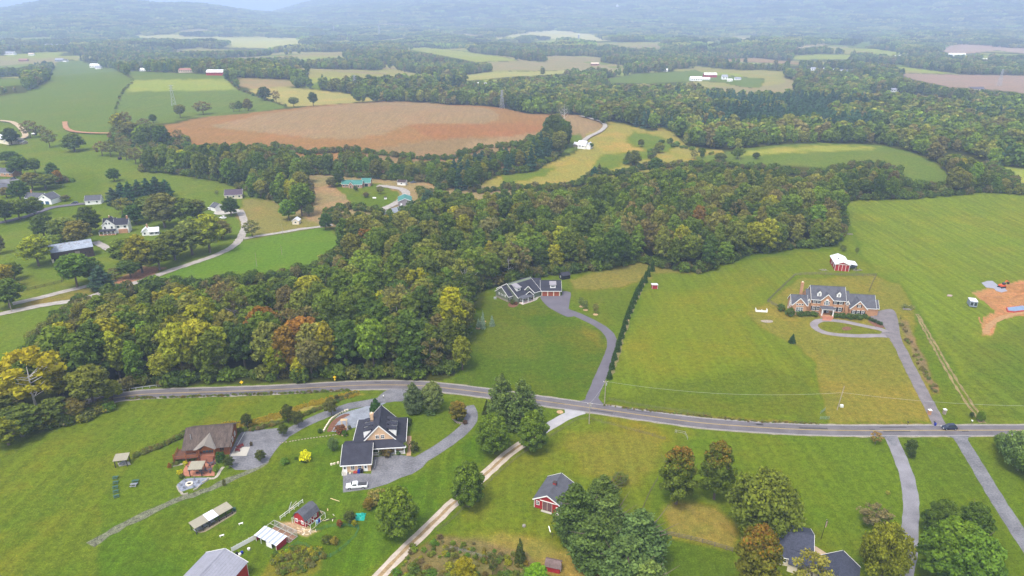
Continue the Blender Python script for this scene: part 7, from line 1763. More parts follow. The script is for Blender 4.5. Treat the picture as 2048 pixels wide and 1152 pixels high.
# ---------------------------------------------------------------- lone trees in the pastures and round the farms
C = PAL
L_ = 'broadleaf_tree'
SPEC = [
 ('snag', 706, 640, 576, 26, 'brown', 'pale dead tree with bare limbs in the middle of the wood'),
 ('snag', 775, 690, 632, 22, 'brown', 'thin pale bare tree in the lower right part of the wood'),
 ('snag', 400, 690, 634, 26, 'yellow', 'pale limbed tree in the lower left wood'),
 ('snag', 1128, 250, 205, 16, 'brown', 'tall pale bare tree beyond the ploughed field corner'),
 # key, px, py, top, width, colour, label
 ('oak1', 150, 303, 266, 42, 'mid', 'dark bushy tree standing alone in the left pasture'),
 ('thin', 100, 295, 258, 30, 'brown', 'brownish thin tree right of the pale hay barn'),
 ('thin', 62, 276, 240, 34, 'brown', 'pale thin tree above the tiny shelter in the left pasture'),
 ('thin', 84, 274, 250, 24, 'brown', 'small brown tree right of the tiny shelter'),
 ('oak3', 24, 290, 255, 32, 'dark', 'dark tree covering the pale hay barn'),
 ('thin', 205, 312, 282, 30, 'brown', 'brownish tree, leftmost of the group by the black field shed'),
 ('thin', 222, 314, 280, 26, 'olive', 'olive tree in the group by the black field shed'),
 ('thin', 240, 313, 284, 24, 'brown', 'slim brownish tree just right of the black field shed'),
 ('thin', 254, 320, 288, 26, 'brown', 'leaning brownish tree in the left pasture group'),
 ('thin', 272, 328, 294, 30, 'brown', 'rightmost brownish tree of the left pasture group'),
 ('oak0', 240, 262, 226, 32, 'yellow', 'yellow green tree at the fence between the two far pastures'),
 ('thin', 255, 262, 222, 24, 'brown', 'thin brown tree behind the fence line tree'),
 ('oak2', 262, 278, 244, 34, 'olive', 'olive tree above the long hedgerow end'),
 ('oak3', 307, 246, 228, 16, 'dark', 'small dark tree above the brown field tip'),
 ('oak4', 300, 276, 246, 36, 'mid', 'bushy green tree at the tip of the brown field'),
 ('oak1', 325, 292, 250, 34, 'dark', 'dark green tree below the brown field tip'),
 ('thin', 358, 284, 258, 22, 'brown', 'thin brown tree in front of the brown field tip'),
 ('thin', 290, 262, 236, 28, 'brown', 'pale brown tree left of the brown field tip'),
 ('oak2', 361, 236, 209, 22, 'olive', 'round olive tree on the edge of the ploughed field'),
 ('thin', 407, 229, 202, 36, 'brown', 'broad brownish tree on the edge of the ploughed field'),
 ('thin', 467, 224, 204, 16, 'brown', 'left of three small trees above the ploughed field'),
 ('oak3', 479, 223, 201, 16, 'mid', 'middle of three small trees above the ploughed field'),
 ('oak1', 497, 222, 197, 20, 'olive', 'right of three small trees above the ploughed field'),
 ('oak1', 530, 201, 173, 28, 'dark', 'dark tree by the tan hilltop field'),
 ('thin', 553, 205, 180, 16, 'brown', 'small brown tree right of the dark hilltop tree'),
 ('oak2', 588, 214, 194, 20, 'olive', 'round olive tree between tan field and ploughed field'),
 ('oak0', 627, 212, 184, 19, 'dark', 'upright dark tree between tan field and ploughed field'),
 ('oak3', 229, 363, 336, 26, 'dark', 'round dark green tree standing alone in the big left lawn'),
 ('oak2', 72, 349, 316, 24, 'mid', 'upright tree near the brick houses on the left'),
 ('oak4', 42, 352, 312, 44, 'dark', 'dark spreading tree above the brick houses'),
 ('oak0', 20, 326, 303, 40, 'dark', 'broad dark tree at the left edge above the brick houses'),
 ('oak1', 108, 358, 325, 26, 'dark', 'dark green tree left of the russet one'),
 ('autumn0', 118, 368, 340, 20, 'orange', 'small russet tree near the white house with blue garage doors'),
 ('oak0', 66, 380, 345, 36, 'olive', 'olive tree above the white house with blue garage doors'),
 ('oak2', 92, 378, 350, 52, 'mid', 'broad green tree behind the white house with blue garage doors'),
 ('oak3', 42, 402, 360, 38, 'dark', 'dark tree at the left end of the white house'),
 ('oak4', 14, 396, 374, 24, 'brown', 'reddish brown tree beside the lower brick house'),
 ('oak2', 40, 440, 400, 40, 'mid', 'green tree beside the asphalt drive at left'),
 ('oak1', 70, 432, 394, 40, 'mid', 'round green tree right beside the asphalt drive'),
 ('oak0', 12, 446, 402, 40, 'dark', 'dark tree at the left edge beside the asphalt drive'),
 ('oak4', 132, 402, 390, 18, 'brown', 'reddish shrub like tree by the blue garage doors'),
 ('oak0', 90, 478, 430, 46, 'dark', 'dark green tree above the weathered barn'),
 ('oak2', 130, 488, 436, 50, 'olive', 'olive brown tree above the weathered barn'),
 ('oak3', 160, 492, 440, 52, 'olive', 'large olive tree touching the weathered barn roof'),
 ('oak1', 180, 468, 412, 46, 'dark', 'tall dark tree left of the white farmhouse'),
 ('oak4', 78, 532, 472, 62, 'yellow', 'big yellow green tree at the left end of the weathered barn'),
 ('oak2', 110, 500, 470, 40, 'olive', 'low olive tree behind the weathered barn'),
 ('oak2', 155, 575, 508, 60, 'mid', 'large green tree in front of the weathered barn'),
 ('fpine', 205, 578, 530, 50, 'pine', 'dark conifer at the right end of the weathered barn'),
 ('oak0', 182, 562, 515, 50, 'mid', 'green tree between weathered barn and dark conifer'),
 ('oak0', 20, 615, 560, 60, 'mid', 'large tree at the left edge by the lane'),
 ('oak2', 6, 580, 530, 46, 'yellow', 'yellow green tree at the left edge above the lane'),
 ('oak3', 30, 560, 524, 34, 'mid', 'green tree left of the fenced paddock'),
 ('oak1', 0, 508, 466, 26, 'brown', 'brown tree at the left edge of the lawn'),
 ('oak4', 250, 530, 478, 54, 'green', 'bright green tree right of the short gravel drive'),
 ('oak1', 285, 545, 470, 60, 'yellow', 'bright yellow green tree below the white cottage'),
 ('oak0', 320, 540, 480, 56, 'mid', 'green tree below and right of the white cottage'),
 ('oak2', 262, 556, 520, 44, 'dark', 'dark tree above the bare red earth'),
 ('thin', 232, 560, 535, 30, 'brown', 'brown bush like tree above the bare red earth'),
 ('oak3', 350, 520, 462, 62, 'mid', 'broad tree beside the gravel lane'),
 ('oak4', 385, 510, 440, 66, 'olive', 'large olive tree beside the gravel lane bend'),
 ('oak0', 420, 505, 430, 68, 'yellow', 'large yellow green tree at the lane bend'),
 ('oak1', 445, 478, 440, 40, 'olive', 'olive tree above the lane bend'),
 ('oak2', 300, 440, 392, 50, 'mid', 'green tree above the white cottage'),
 ('oak3', 330, 455, 385, 66, 'olive', 'large olive tree left of the white garage'),
 ('oak4', 365, 450, 395, 62, 'mid', 'large green tree left of the parked white pickup'),
 ('oak1', 272, 448, 410, 42, 'dark', 'dark tree right of the white farmhouse'),
 ('oak0', 395, 440, 400, 46, 'mid', 'green tree left of the white garage'),
 ('thin', 246, 428, 396, 40, 'olive', 'thin olive tree above the white farmhouse'),
 ('oak3', 463, 432, 394, 34, 'dark', 'dark green tree in front of the white garage'),
 ('thin', 434, 390, 380, 9, 'brown', 'tiny brown tree in the lawn below the long hedgerow'),
 ('fpine', 228, 410, 374, 30, 'pine', 'leftmost dark pine of the clump in the big left lawn'),
 ('fpine', 246, 404, 364, 32, 'pine', 'second dark pine of the clump in the big left lawn'),
 ('fpine', 262, 408, 362, 32, 'pine', 'third dark pine of the clump in the big left lawn'),
 ('fpine', 280, 404, 358, 32, 'pine', 'fourth dark pine of the clump in the big left lawn'),
 ('fpine', 298, 402, 355, 34, 'pine', 'fifth dark pine of the clump in the big left lawn'),
 ('fpine', 316, 398, 352, 36, 'pine', 'sixth dark pine of the clump in the big left lawn'),
 ('fpine', 334, 394, 358, 30, 'pine', 'rightmost dark pine of the clump in the big left lawn'),
 ('thin', 505, 474, 440, 34, 'brown', 'bare brownish tree at the lane junction'),
 ('oak3', 578, 440, 398, 36, 'green', 'green tree left of the lane side run in shed'),
 ('oak2', 604, 432, 366, 40, 'mid', 'tall green tree behind the lane side run in shed'),
 ('oak4', 618, 432, 408, 24, 'olive', 'small olive tree right of the lane side run in shed'),
 ('oak1', 652, 460, 426, 26, 'dark', 'dark tree at the end of the gravel lane'),
 ('oak0', 664, 374, 355, 24, 'brown', 'brown tree left of the teal roofed house'),
 ('oak0', 678, 372, 342, 24, 'dark', 'dark tree behind the teal roofed house'),
 ('oak3', 732, 395, 384, 14, 'brown', 'small dark purple tree on the teal house lawn'),
 ('oak3', 712, 382, 372, 10, 'dark', 'small tree before the teal roofed house'),
 ('thin', 761, 388, 372, 16, 'brown', 'bare small tree beside the teal house drive'),
 ('oak1', 860, 440, 380, 38, 'pine', 'tall blue green poplar right of the metal workshop'),
 ('fpine', 1256, 326, 300, 20, 'mid', 'small dark tree in the yellow meadow'),
 ('oak3', 1282, 294, 278, 14, 'mid', 'round little tree in the yellow meadow'),
 ('oak1', 1404, 316, 302, 10, 'dark', 'lone dark little tree on the meadow dome'),
 ('thin', 1388, 318, 300, 16, 'brown', 'pale thin tree left of the lone dark meadow tree'),
 ('oak0', 1310, 352, 316, 34, 'dark', 'dark tree on the meadow edge left of the green dome'),
 ('fpine', 1188, 362, 332, 24, 'pine', 'dark conifer at the upper edge of the great wood'),
 ('fpine', 1198, 350, 326, 14, 'mid', 'slim conifer behind the dark conifer at the great wood edge'),
 ('oak1', 1268, 332, 300, 26, 'mid', 'green tree beside the meadow brook'),
 ('oak3', 1318, 306, 284, 22, 'olive', 'olive tree beside the meadow brook bend'),
 ('oak2', 1180, 297, 286, 14, 'dark', 'little dark tree right of the gleaming white barn'),
 ('oak0', 1474, 318, 296, 20, 'mid', 'little green tree on the green dome left side'),
 ('oak4', 1440, 322, 306, 26, 'mid', 'low green tree at the foot of the green dome'),
 ('oak0', 1512, 318, 305, 16, 'dark', 'small dark tree on the green dome'),
 ('oak2', 1126, 290, 240, 34, 'dark', 'tall dark tree in front of the eastern ploughed field'),
 ('oak4', 1106, 290, 230, 40, 'dark', 'tallest dark tree in front of the ploughed field'),
 ('oak1', 1088, 300, 262, 30, 'olive', 'olive tree left of the tallest dark field tree'),
]
for key, px, py, top, w, c, lb in SPEC:
    nm = 'pine_tree' if key == 'fpine' else L_
    t = tuple(q * R.uniform(.85, 1.15) for q in C[c])
    tpx(key, nm, px, py, top, w, t, lb)
# hedge brush in the left pasture, meadow brook, garden rims
def brush(name, pxs, n, cols, label, smin=.8, smax=2.0, jx=6, jy=3, seed=1, keys=('bush0', 'bush1')):
    rr = random.Random(seed); pts = []
    for k in range(n):
        i = rr.randrange(len(pxs) - 1); t = rr.random()
        px = pxs[i][0] + (pxs[i+1][0] - pxs[i][0]) * t + rr.uniform(-jx, jx); py = pxs[i][1] + (pxs[i+1][1] - pxs[i][1]) * t + rr.uniform(-jy, jy)
        pts.append(P(px, py))
    cl = proto_collection(name + '_prototype', [KIND[k][0] for k in keys])
    tn = [tuple(q * rr.uniform(.8, 1.2) for q in C[rr.choice(cols)]) for _ in pts]
    s = [rr.uniform(smin, smax) for _ in pts]
    scatter(name, [tuple(p) for p in pts], [rr.uniform(0, 6) for _ in pts], [(a, a, a * rr.uniform(.8, 1.1)) for a in s], tn, [tuple(q * 1.25 for q in t) for t in tn], [rr.randrange(len(keys)) for _ in pts], cl, label)
brush('hedgerow_brush', [(225, 275), (250, 285), (290, 290), (330, 300), (370, 288)], 160, ['mid', 'olive', 'dark', 'brown'], 'scrubby hedge below the tip of the brown field', 1.5, 4.5, 10, 8, 3)
brush('brook_brush', [(1250, 325), (1290, 335), (1320, 340), (1300, 310), (1330, 285), (1372, 300), (1440, 312), (1480, 305)], 60, ['mid', 'dark', 'olive'], 'scrub along the meadow brook', 1.0, 3.2, 6, 3, 4)
brush('fence_scrub', [(268, 162), (250, 178), (238, 200), (228, 225)], 26, ['dark', 'olive'], 'scrub along the fence between the far pastures', .8, 2.0, 1, 2, 5)
brush('fence_scrub', [(455, 158), (475, 178), (520, 196), (572, 213)], 40, ['dark', 'olive', 'brown'], 'scrub along the fence left of the tan hilltop field', .8, 2.4, 2, 1, 6)
brush('yard_shrubs', [(60, 360), (90, 372), (125, 362), (140, 366)], 24, ['dark', 'mid', 'brown'], 'garden shrubs round the white house with blue garage doors', 1, 2.6, 8, 4, 7)
# ================================================================ near trees, shrubs, vehicles, fences, poles
DK = (.050, .090, .026)
NEAR = [
 ('maple0', 987, 906, 828, 66, (.088,.138,.035), 'round dark green maple, left of the pair by the farm lane mouth'),
 ('maple1', 1065, 902, 822, 62, (.090,.140,.035), 'round dark green maple, right of the pair by the farm lane mouth'),
 ('maple2', 937, 1013, 924, 68, (.088,.138,.035), 'round dark green maple beside the middle of the farm lane'),
 ('maple0', 797, 1072, 977, 82, (.105,.155,.035), 'big round green maple between tan house court and farm lane'),
 ('pine0', 1004, 850, 742, 62, (.105,.150,.080), 'tall blue green pine, left of the roadside pair'),
 ('pine1', 1044, 856, 754, 74, (.098,.145,.078), 'tall blue green pine, right of the roadside pair'),
 ('autumn0', 1352, 1008, 893, 74, (.100,.130,.034), 'upright maple with orange red top, left of the pair by the road'),
 ('autumn1', 1428, 998, 884, 70, (.090,.125,.034), 'upright dark maple with rusty top, right of the pair by the road'),
 ('willow0', 1520, 1072, 948, 140, (.120,.150,.045), 'broad pale olive willow above the broad blue grey roof'),
 ('autumn1', 1508, 1185, 1052, 88, (.120,.120,.030), 'orange tipped maple in front of the broad blue grey roof'),
 ('thin', 1614, 1196, 1108, 80, (.19,.185,.075), 'pale olive sparse tree in front of the broad blue grey roof'),
 ('willow1', 1760, 1160, 1056, 98, (.135,.150,.030), 'yellow green spreading tree beside the worn grey driveway'),
 ('maple1', 1892, 1172, 1042, 122, (.095,.160,.035), 'large bright green tree at the lower right beside the worn driveway'),
 ('maple2', 1925, 1200, 1068, 116, (.085,.155,.040), 'large green tree at the bottom edge right of the worn driveway'),
 ('maple0', 1876, 1075, 1003, 70, (.062,.100,.030), 'dark green tree, left of the pair behind the bright green ones'),
 ('maple1', 1938, 1082, 1008, 68, (.058,.098,.032), 'dark green tree, right of the pair behind the bright green ones'),
 ('pine0', 1150, 1082, 962, 96, (.072,.115,.055), 'dark pine hugging the red cupola barn, leftmost of the clump'),
 ('pine1', 1205, 1012, 948, 70, (.088,.130,.060), 'pine at the back of the clump behind the red cupola barn'),
 ('pine1', 1212, 1090, 985, 92, (.092,.140,.075), 'middle pine of the clump beside the red cupola barn'),
 ('pine0', 1185, 1130, 1030, 110, (.080,.125,.065), 'front left pine of the clump beside the red cupola barn'),
 ('pine1', 1275, 1130, 1015, 118, (.086,.140,.090), 'right hand pine of the clump beside the red cupola barn'),
 ('pine0', 1250, 1170, 1068, 110, (.092,.145,.090), 'lowest pine of the clump beside the red cupola barn'),
 ('pine1', 1295, 1200, 1120, 100, (.12,.175,.09), 'pale green pine at the bottom edge below the pine clump'),
 ('pine0', 828, 825, 762, 44, (.09,.125,.105), 'grey green conifer, left of the pair beside the tan house apron'),
 ('maple2', 866, 822, 764, 44, (.125,.16,.105), 'grey green round tree, right of the pair beside the tan house apron'),
 ('autumn0', 916, 840, 803, 38, (.130,.115,.035), 'small reddish olive tree in the hook of the tan house drive'),
 ('arbor', 973, 828, 800, 18, (.045,.060,.028), 'dark narrow evergreen left of the roadside pines'),
 ('spruce', 752, 822, 796, 26, (.035,.080,.035), 'dark green spruce behind the steep tan house roof'),
 ('arbor', 744, 822, 804, 9, (.035,.080,.035), 'slim dark evergreen beside the spruce behind the tan house'),
 ('lolly', 495, 856, 828, 24, (.060,.075,.032), 'round little lawn tree right behind the log lodge'),
 ('lolly', 577, 846, 809, 26, (.060,.075,.032), 'round little tree left of the lodge drive, the upper left one'),
 ('lolly', 597, 854, 822, 26, (.065,.075,.032), 'round little tree at the lodge drive, the middle one'),
 ('lolly', 568, 872, 849, 22, (.060,.080,.030), 'round little tree at the mouth of the lodge parking'),
 ('lolly', 663, 830, 797, 30, (.095,.100,.050), 'round olive tree on the verge of the lodge drive'),
 ('lolly', 674, 801, 790, 11, (.055,.055,.035), 'little dark shrub tree at the end of the goldenrod strip'),
 ('lolly', 522, 924, 901, 22, (.070,.085,.032), 'round little tree on the right rim of the lodge parking'),
 ('lolly', 459, 936, 913, 21, (.060,.080,.035), 'round little tree left of the parking, by the terracotta terrace'),
 ('bush0', 612, 922, 901, 24, (.52,.50,.015), 'bright yellow golden conifer on the lawn'),
 ('willow0', 667, 901, 875, 22, (.110,.170,.095), 'small weeping blue green tree left of the tan house wing'),
 ('thin', 1748, 1052, 1015, 64, (.13,.115,.11), 'leafless brown tree left of the worn grey driveway'),
 ('thin', 1750, 888, 864, 24, (.22,.15,.085), 'small brown tree at the mouth of the worn driveway'),
 ('lolly', 1820, 906, 880, 24, (.050,.075,.035), 'round dark shrub, upper of two by the worn driveway'),
 ('lolly', 1822, 916, 900, 18, (.045,.070,.035), 'round dark shrub, lower of two by the worn driveway'),
 ('spruce', 1584, 686, 668, 15, (.030,.065,.050), 'small dark blue spruce on the mansion lawn'),
 ('spruce', 966, 657, 622, 12, (.20,.27,.40), 'pale blue spruce, upper one on the dark green slope'),
 ('spruce', 957, 655, 636, 11, (.19,.26,.38), 'pale blue spruce, left one on the dark green slope'),
 ('spruce', 984, 652, 630, 12, (.19,.26,.38), 'pale blue spruce, right one on the dark green slope'),
 ('thin', 1163, 613, 594, 14, (.10,.135,.08), 'sapling, upper left of three beside the purple grey drive'),
 ('thin', 1170, 620, 600, 15, (.10,.135,.08), 'sapling, middle of three beside the purple grey drive'),
 ('thin', 1191, 628, 606, 13, (.14,.13,.08), 'sapling, right of three beside the purple grey drive'),
 ('maple2', 1960, 842, 822, 16, (.10,.16,.03), 'little bright green tree at the rut end near the road'),
 ('lolly', 1942, 836, 824, 9, (.045,.07,.03), 'tiny dark tree at the rut end near the road'),
 ('arbor', 1040, 1126, 1078, 24, (.060,.080,.032), 'dark slender tree above the thicket at the bottom'),
 ('thin', 985, 1150, 1105, 22, (.085,.105,.060), 'thin green sapling at the right of the bottom thicket'),
 ('maple0', 1072, 1172, 1128, 46, (.12,.23,.03), 'bright lime green tree at the bottom edge'),
 ('autumn1', 930, 1185, 1118, 56, (.20,.19,.025), 'yellow green bushy tree in the bottom thicket'),
 ('thin', 1240, 968, 948, 34, (.085,.11,.05), 'low feathery tree behind the pine clump'),
 ('thin', 756, 1006, 984, 48, (.16,.145,.085), 'thin brownish bush tree left of the big round maple'),
 ('autumn0', 738, 1018, 998, 24, (.14,.11,.04), 'small olive bush tree left of the big round maple'),
 ('lolly', 700, 1046, 1024, 26, (.065,.085,.040), 'dark bush beside the turquoise tarp'),
 ('lolly', 680, 1056, 1040, 13, (.19,.075,.055), 'dark red shrub by the green garden netting'),
 ('lolly', 709, 1054, 1040, 11, (.22,.22,.02), 'yellow green shrub by the green garden netting'),
 ('bush1', 655, 1086, 1072, 24, (.07,.085,.035), 'low dark bush inside the netted garden'),
 ('bush0', 669, 1088, 1074, 18, (.18,.15,.05), 'ochre bush inside the netted garden'),
 ('willow1', 2035, 940, 868, 78, (.11,.17,.10), 'feathery pale green tree at the right edge by the road'),
 ('willow0', 2070, 958, 880, 90, (.11,.175,.05), 'second feathery green tree cut by the right edge'),
 ('willow1', 2010, 905, 872, 46, (.095,.15,.06), 'smallest feathery tree of the right edge group by the road'),
 ('bush1', 1692, 541, 534, 12, (.06,.09,.04), 'shrub at the front right corner of the white roof barn'),
 ('thin', 1686, 503, 490, 14, (.08,.105,.045), 'small spreading tree above the white roof barn'),
 ('thin', 1713, 508, 495, 8, (.075,.09,.04), 'tiny tree upper right of the white roof barn'),
 ('syc', 75, 822, 702, 118, (.26,.235,.03), 'great yellow sycamore with white limbs left of the road bend'),
 ('oak2', 190, 815, 735, 76, (.11,.125,.04), 'olive bushy tree right in front of the road bend'),
 ('poplar0', 128, 800, 728, 40, (.23,.22,.03), 'narrow yellow green tree right of the great sycamore'),
 ('oak4', 225, 800, 762, 44, (.17,.19,.03), 'bright yellow green bushy tree by the guard rail end'),
 ('oak1', 112, 846, 798, 70, (.075,.10,.04), 'dark bushy tree below the road bend'),
 ('oak3', 45, 872, 815, 84, (.075,.105,.04), 'dark green bushy tree left of the west field'),
 ('oak0', 18, 890, 838, 70, (.14,.16,.035), 'yellow green bush at the left edge of the west field'),
 ('oak2', 150, 836, 800, 54, (.10,.09,.045), 'brownish bushy tree at the foot of the road bend'),
 ('oak1', 5, 850, 790, 70, (.09,.11,.04), 'olive tree at the left edge below the creek'),
 ('oak3', 80, 858, 826, 66, (.12,.13,.04), 'low olive bush tree between west field and road bend'),
 ('poplar1', 598, 760, 714, 30, (.27,.27,.025), 'small bright yellow tree at the wood foot above the road'),
 ('poplar0', 906, 690, 572, 56, (.235,.24,.028), 'tall yellow green tree at the right front corner of the wood'),
 ('oak3', 925, 740, 672, 40, (.15,.17,.035), 'leafy yellow green tree at the wood corner by the dark lawn'),
]
for key, px, py, top, w, c, lb in NEAR:
    nm = 'golden_conifer' if 'golden conifer' in lb else {'pine0': 'pine_tree', 'pine1': 'pine_tree', 'spruce': 'spruce_tree', 'arbor': 'evergreen_tree', 'bush0': 'shrub', 'bush1': 'shrub', 'willow0': 'spreading_tree', 'willow1': 'spreading_tree', 'thin': 'sparse_tree', 'syc': 'sycamore_tree'}.get(key, 'lawn_tree')
    tip = None
    if key.startswith('autumn'): tip = (.27, .12, .04) if 'rusty' not in lb else (.20, .11, .04)
    if 'bright yellow golden' in lb: tip = (.62, .60, .02)
    if 'reddish olive' in lb or 'olive bush tree' in lb: tip = (.25, .16, .05)
    if key == 'autumn1' and 'bushy tree in the bottom' in lb: tip = (.30, .24, .03)
    tpx(key, nm, px, py, top, w, c, lb, tip, cat='shrub' if nm == 'shrub' else 'tree')

# the row of evergreens beside the purple grey drive
rows = [(1219,757),(1224,738),(1229,719),(1235,703),(1238,690),(1243,676),(1247,662),(1251,648),(1255,637),(1259,626),(1263,616),(1267,607),(1271,598),(1275,590),(1279,582),(1283,574),(1290,565),(1296,553),(1304,542)]
ORD = 'first second third fourth fifth sixth seventh eighth ninth tenth eleventh twelfth thirteenth fourteenth fifteenth sixteenth seventeenth eighteenth nineteenth'.split()
for i, (px, py) in enumerate(rows):
    ord_ = 'closest to the road' if i == 0 else ('at the far end by the wood' if i == len(rows) - 1 else ORD[i] + ' one up from the road')
    p = P(px, py); hgt = (26 if i < 5 else 23) / px_per_m(p) * 1.0
    plant('arbor', 'evergreen_tree', p.x, p.y, hgt * R.uniform(.9, 1.08), 12.5 / px_per_m(p) * (1.0 if i < 12 else .9), (.034, .068, .026), (.05, .09, .03),
          'dark conical evergreen in the driveway row, ' + ord_, 'tree', 'row of evergreens beside the purple grey drive')
ribbon('mulch_strip', pline([(1222, 750), (1240, 690), (1262, 622), (1290, 562)], 2), -.9, .9, .03, mat('strip_litter', (.20, .17, .07), .95, .5, 1.2, 3, .4), 'ragged strip of litter under the row of evergreens', ragged=.5)
for px, py, lb in ((957, 656, 'left one of the dark green slope'), (967, 643, 'upper one of the dark green slope'), (984, 651, 'right one of the dark green slope'), (1163, 613, 'upper left sapling'), (1171, 620, 'middle sapling'), (1191, 629, 'right sapling'), (1253, 640, 'gap in the row of evergreens'), (1120, 824, 'verge by the farm lane mouth')):
    p = P(px, py); o = MB().lathe(0, 0, [(1.15, .01), (1.0, .12), (.3, .16)], 16).build('mulch_ring', M_STRAW); o.location = p; tag(o, 'round straw coloured mulch ring at the ' + lb, 'mulch ring', 'mulch rings round young trees')

# foundation shrubs
def shrub(px, py, wpx, hpx, c, label, group=None):
    tpx(R.choice(['bush0', 'bush1']), 'shrub', px, py, py - hpx, wpx, c, label, cat='shrub', group=group)
G1 = 'clipped shrubs along the mansion front'
for i, (px, py, w, hp, lb) in enumerate([(1562, 622, 17, 14, 'leftmost big shrub at the mansion left end'), (1580, 632, 20, 16, 'second big shrub at the mansion left wing'), (1600, 632, 18, 10, 'low hedge shrub below the mansion left bay'), (1613, 631, 16, 9, 'low hedge shrub left of the mansion portico'), (1627, 632, 18, 9, 'low hedge shrub touching the mansion portico steps'), (1668, 634, 18, 9, 'low hedge shrub right of the mansion steps'), (1684, 635, 18, 9, 'second low hedge shrub right of the mansion steps'), (1700, 637, 20, 10, 'third low hedge shrub right of the mansion steps'), (1716, 638, 20, 10, 'fourth low hedge shrub right of the mansion steps'), (1729, 636, 14, 8, 'rightmost round shrub at the mansion garage corner')]):
    shrub(px, py, w, hp, (.055, .095, .035), lb, G1)
tpx('arbor', 'evergreen_tree', 1687, 628, 608, 9, (.03, .06, .035), 'small dark conifer against the mansion front')
for i, (px, py) in enumerate([(1738, 640), (1744, 643), (1750, 645), (1756, 648), (1761, 650)]): shrub(px, py, 8, 7, (.045, .08, .04), 'small round shrub, %s from the left in the red mulch bed' % ORD[i], 'shrubs in the mansion mulch bed')
for px, py, w, hp, c, lb in [(1025, 608, 13, 9, (.06, .08, .035), 'green shrub in the ring bed at the craftsman house'), (1032, 609, 9, 6, (.11, .05, .04), 'dark red shrub in the ring bed at the craftsman house'), (1064, 597, 9, 5, (.08, .09, .045), 'shrub in the bed by the craftsman walkway'), (1080, 591, 5, 6, (.035, .06, .03), 'small dark shrub beside the first cedar garage door'),
                             (774, 910, 28, 15, (.085, .065, .045), 'large purplish shrub in front of the tan house porch'), (760, 909, 12, 9, (.05, .12, .035), 'bright shrub left in front of the tan house porch'), (752, 908, 12, 9, (.04, .07, .03), 'dark shrub at the left end of the tan house porch'), (797, 909, 10, 7, (.05, .10, .035), 'low green shrub in front of the tan house porch right part'), (812, 905, 10, 22, (.13, .17, .03), 'upright yellow green shrub at the tan house porch corner'), (829, 903, 20, 20, (.055, .065, .035), 'round dark shrub right of the tan paved path'), (818, 850, 14, 16, (.04, .065, .03), 'dark shrub at the right side of the tan house'),
                             (681, 865, 26, 14, (.14, .06, .05), 'reddish shrub left of the tan house'), (690, 872, 12, 12, (.05, .11, .03), 'green shrub beside the tan paved path end'), (680, 860, 8, 7, (.07, .075, .035), 'small shrub left of the arbour'), (699, 858, 8, 7, (.07, .075, .035), 'small shrub right of the arbour'), (640, 866, 10, 9, (.045, .085, .03), 'dark green shrub at the foot of the gravel yard wall'),
                             (570, 928, 18, 12, (.08, .15, .04), 'bright green shrub on the lawn left of the golden conifer'), (592, 919, 8, 5, (.05, .08, .03), 'tiny dark shrub left of the golden conifer'), (609, 924, 14, 6, (.035, .065, .03), 'dark low shrub in front of the golden conifer'),
                             (340, 936, 9, 10, (.22, .10, .05), 'reddish shrub at the path end left of the terrace'), (360, 948, 12, 8, (.40, .36, .03), 'yellow flowering shrub at the terrace left edge'), (371, 930, 10, 8, (.38, .36, .03), 'yellow flowering shrub higher on the terrace left edge'), (440, 925, 16, 22, (.045, .095, .045), 'tall green shrub at the right edge of the terrace'), (446, 918, 12, 14, (.045, .09, .04), 'green shrub beside the little tree at the parking'), (432, 944, 12, 14, (.13, .20, .04), 'lime green shrub at the lower right of the terrace'), (364, 956, 12, 7, (.05, .08, .03), 'dark shrub at the lower left corner of the terrace'), (437, 911, 12, 5, (.50, .34, .03), 'yellow chrysanthemum clump below the lodge wall'), (449, 972, 8, 14, (.10, .10, .04), 'small bush standing by the gravel track'), (503, 892, 6, 9, (.08, .06, .05), 'spindly shrub at the end of the stone edged strip'),
                             (1822, 618, 14, 8, (.16, .17, .10), 'pale rounded shrub right of the mansion court'), (1809, 617, 12, 9, (.14, .16, .09), 'pale shrub closest to the mansion court'), (1775, 988, 10, 6, (.22, .22, .07), 'pale grass tussock on the east lawn'), (1945, 832, 8, 6, (.2,.18,.1), 'pale tuft near the rut end'),
                             (905, 822, 16, 8, (.06, .07, .04), 'low shrub under the reddish olive tree'), (930, 848, 10, 8, (.09, .05, .045), 'little red shrub on the verge of the hooked drive'), (862, 828, 26, 10, (.06, .10, .06), 'spreading juniper below the grey green pair of trees')]:
    shrub(px, py, w, hp, c, lb)
brush('goldenrod_strip', [(445, 850), (500, 848), (560, 830), (620, 808), (680, 795), (715, 788)], 420, ['yellow'], 'strip of flowering goldenrod below the road', .25, .5, 5, 5, 9)
bpy.data.objects['goldenrod_strip'].data.attributes['tint'].data.foreach_set('vector', np.tile(np.array([.30, .22, .05], np.float32), len(bpy.data.objects['goldenrod_strip'].data.vertices)))
brush('ditch_weeds', [(272, 912), (310, 898), (350, 880), (372, 868)], 130, ['olive', 'brown', 'mid'], 'weedy ditch running up to the lodge left side', .4, .9, 2, 2, 10)
brush('ditch_weeds', [(420, 862), (500, 862), (560, 846), (620, 826), (660, 808), (712, 786)], 170, ['olive', 'brown', 'mid'], 'weedy ditch along the goldenrod strip', .35, .8, 3, 1.5, 11)
brush('bottom_thicket', [(800, 1130), (850, 1110), (900, 1095), (950, 1110), (1010, 1130), (1060, 1140)], 90, ['olive', 'mid', 'green', 'yellow', 'brown'], 'tangled thicket of brambles and saplings at the bottom edge', .35, .9, 22, 20, 12)
brush('bottom_thicket', [(800, 1150), (900, 1150), (1000, 1160), (1060, 1165)], 50, ['olive', 'brown', 'yellow', 'mid', 'mid'], 'lower tangle of the thicket at the bottom edge', .6, 1.4, 20, 14, 13)
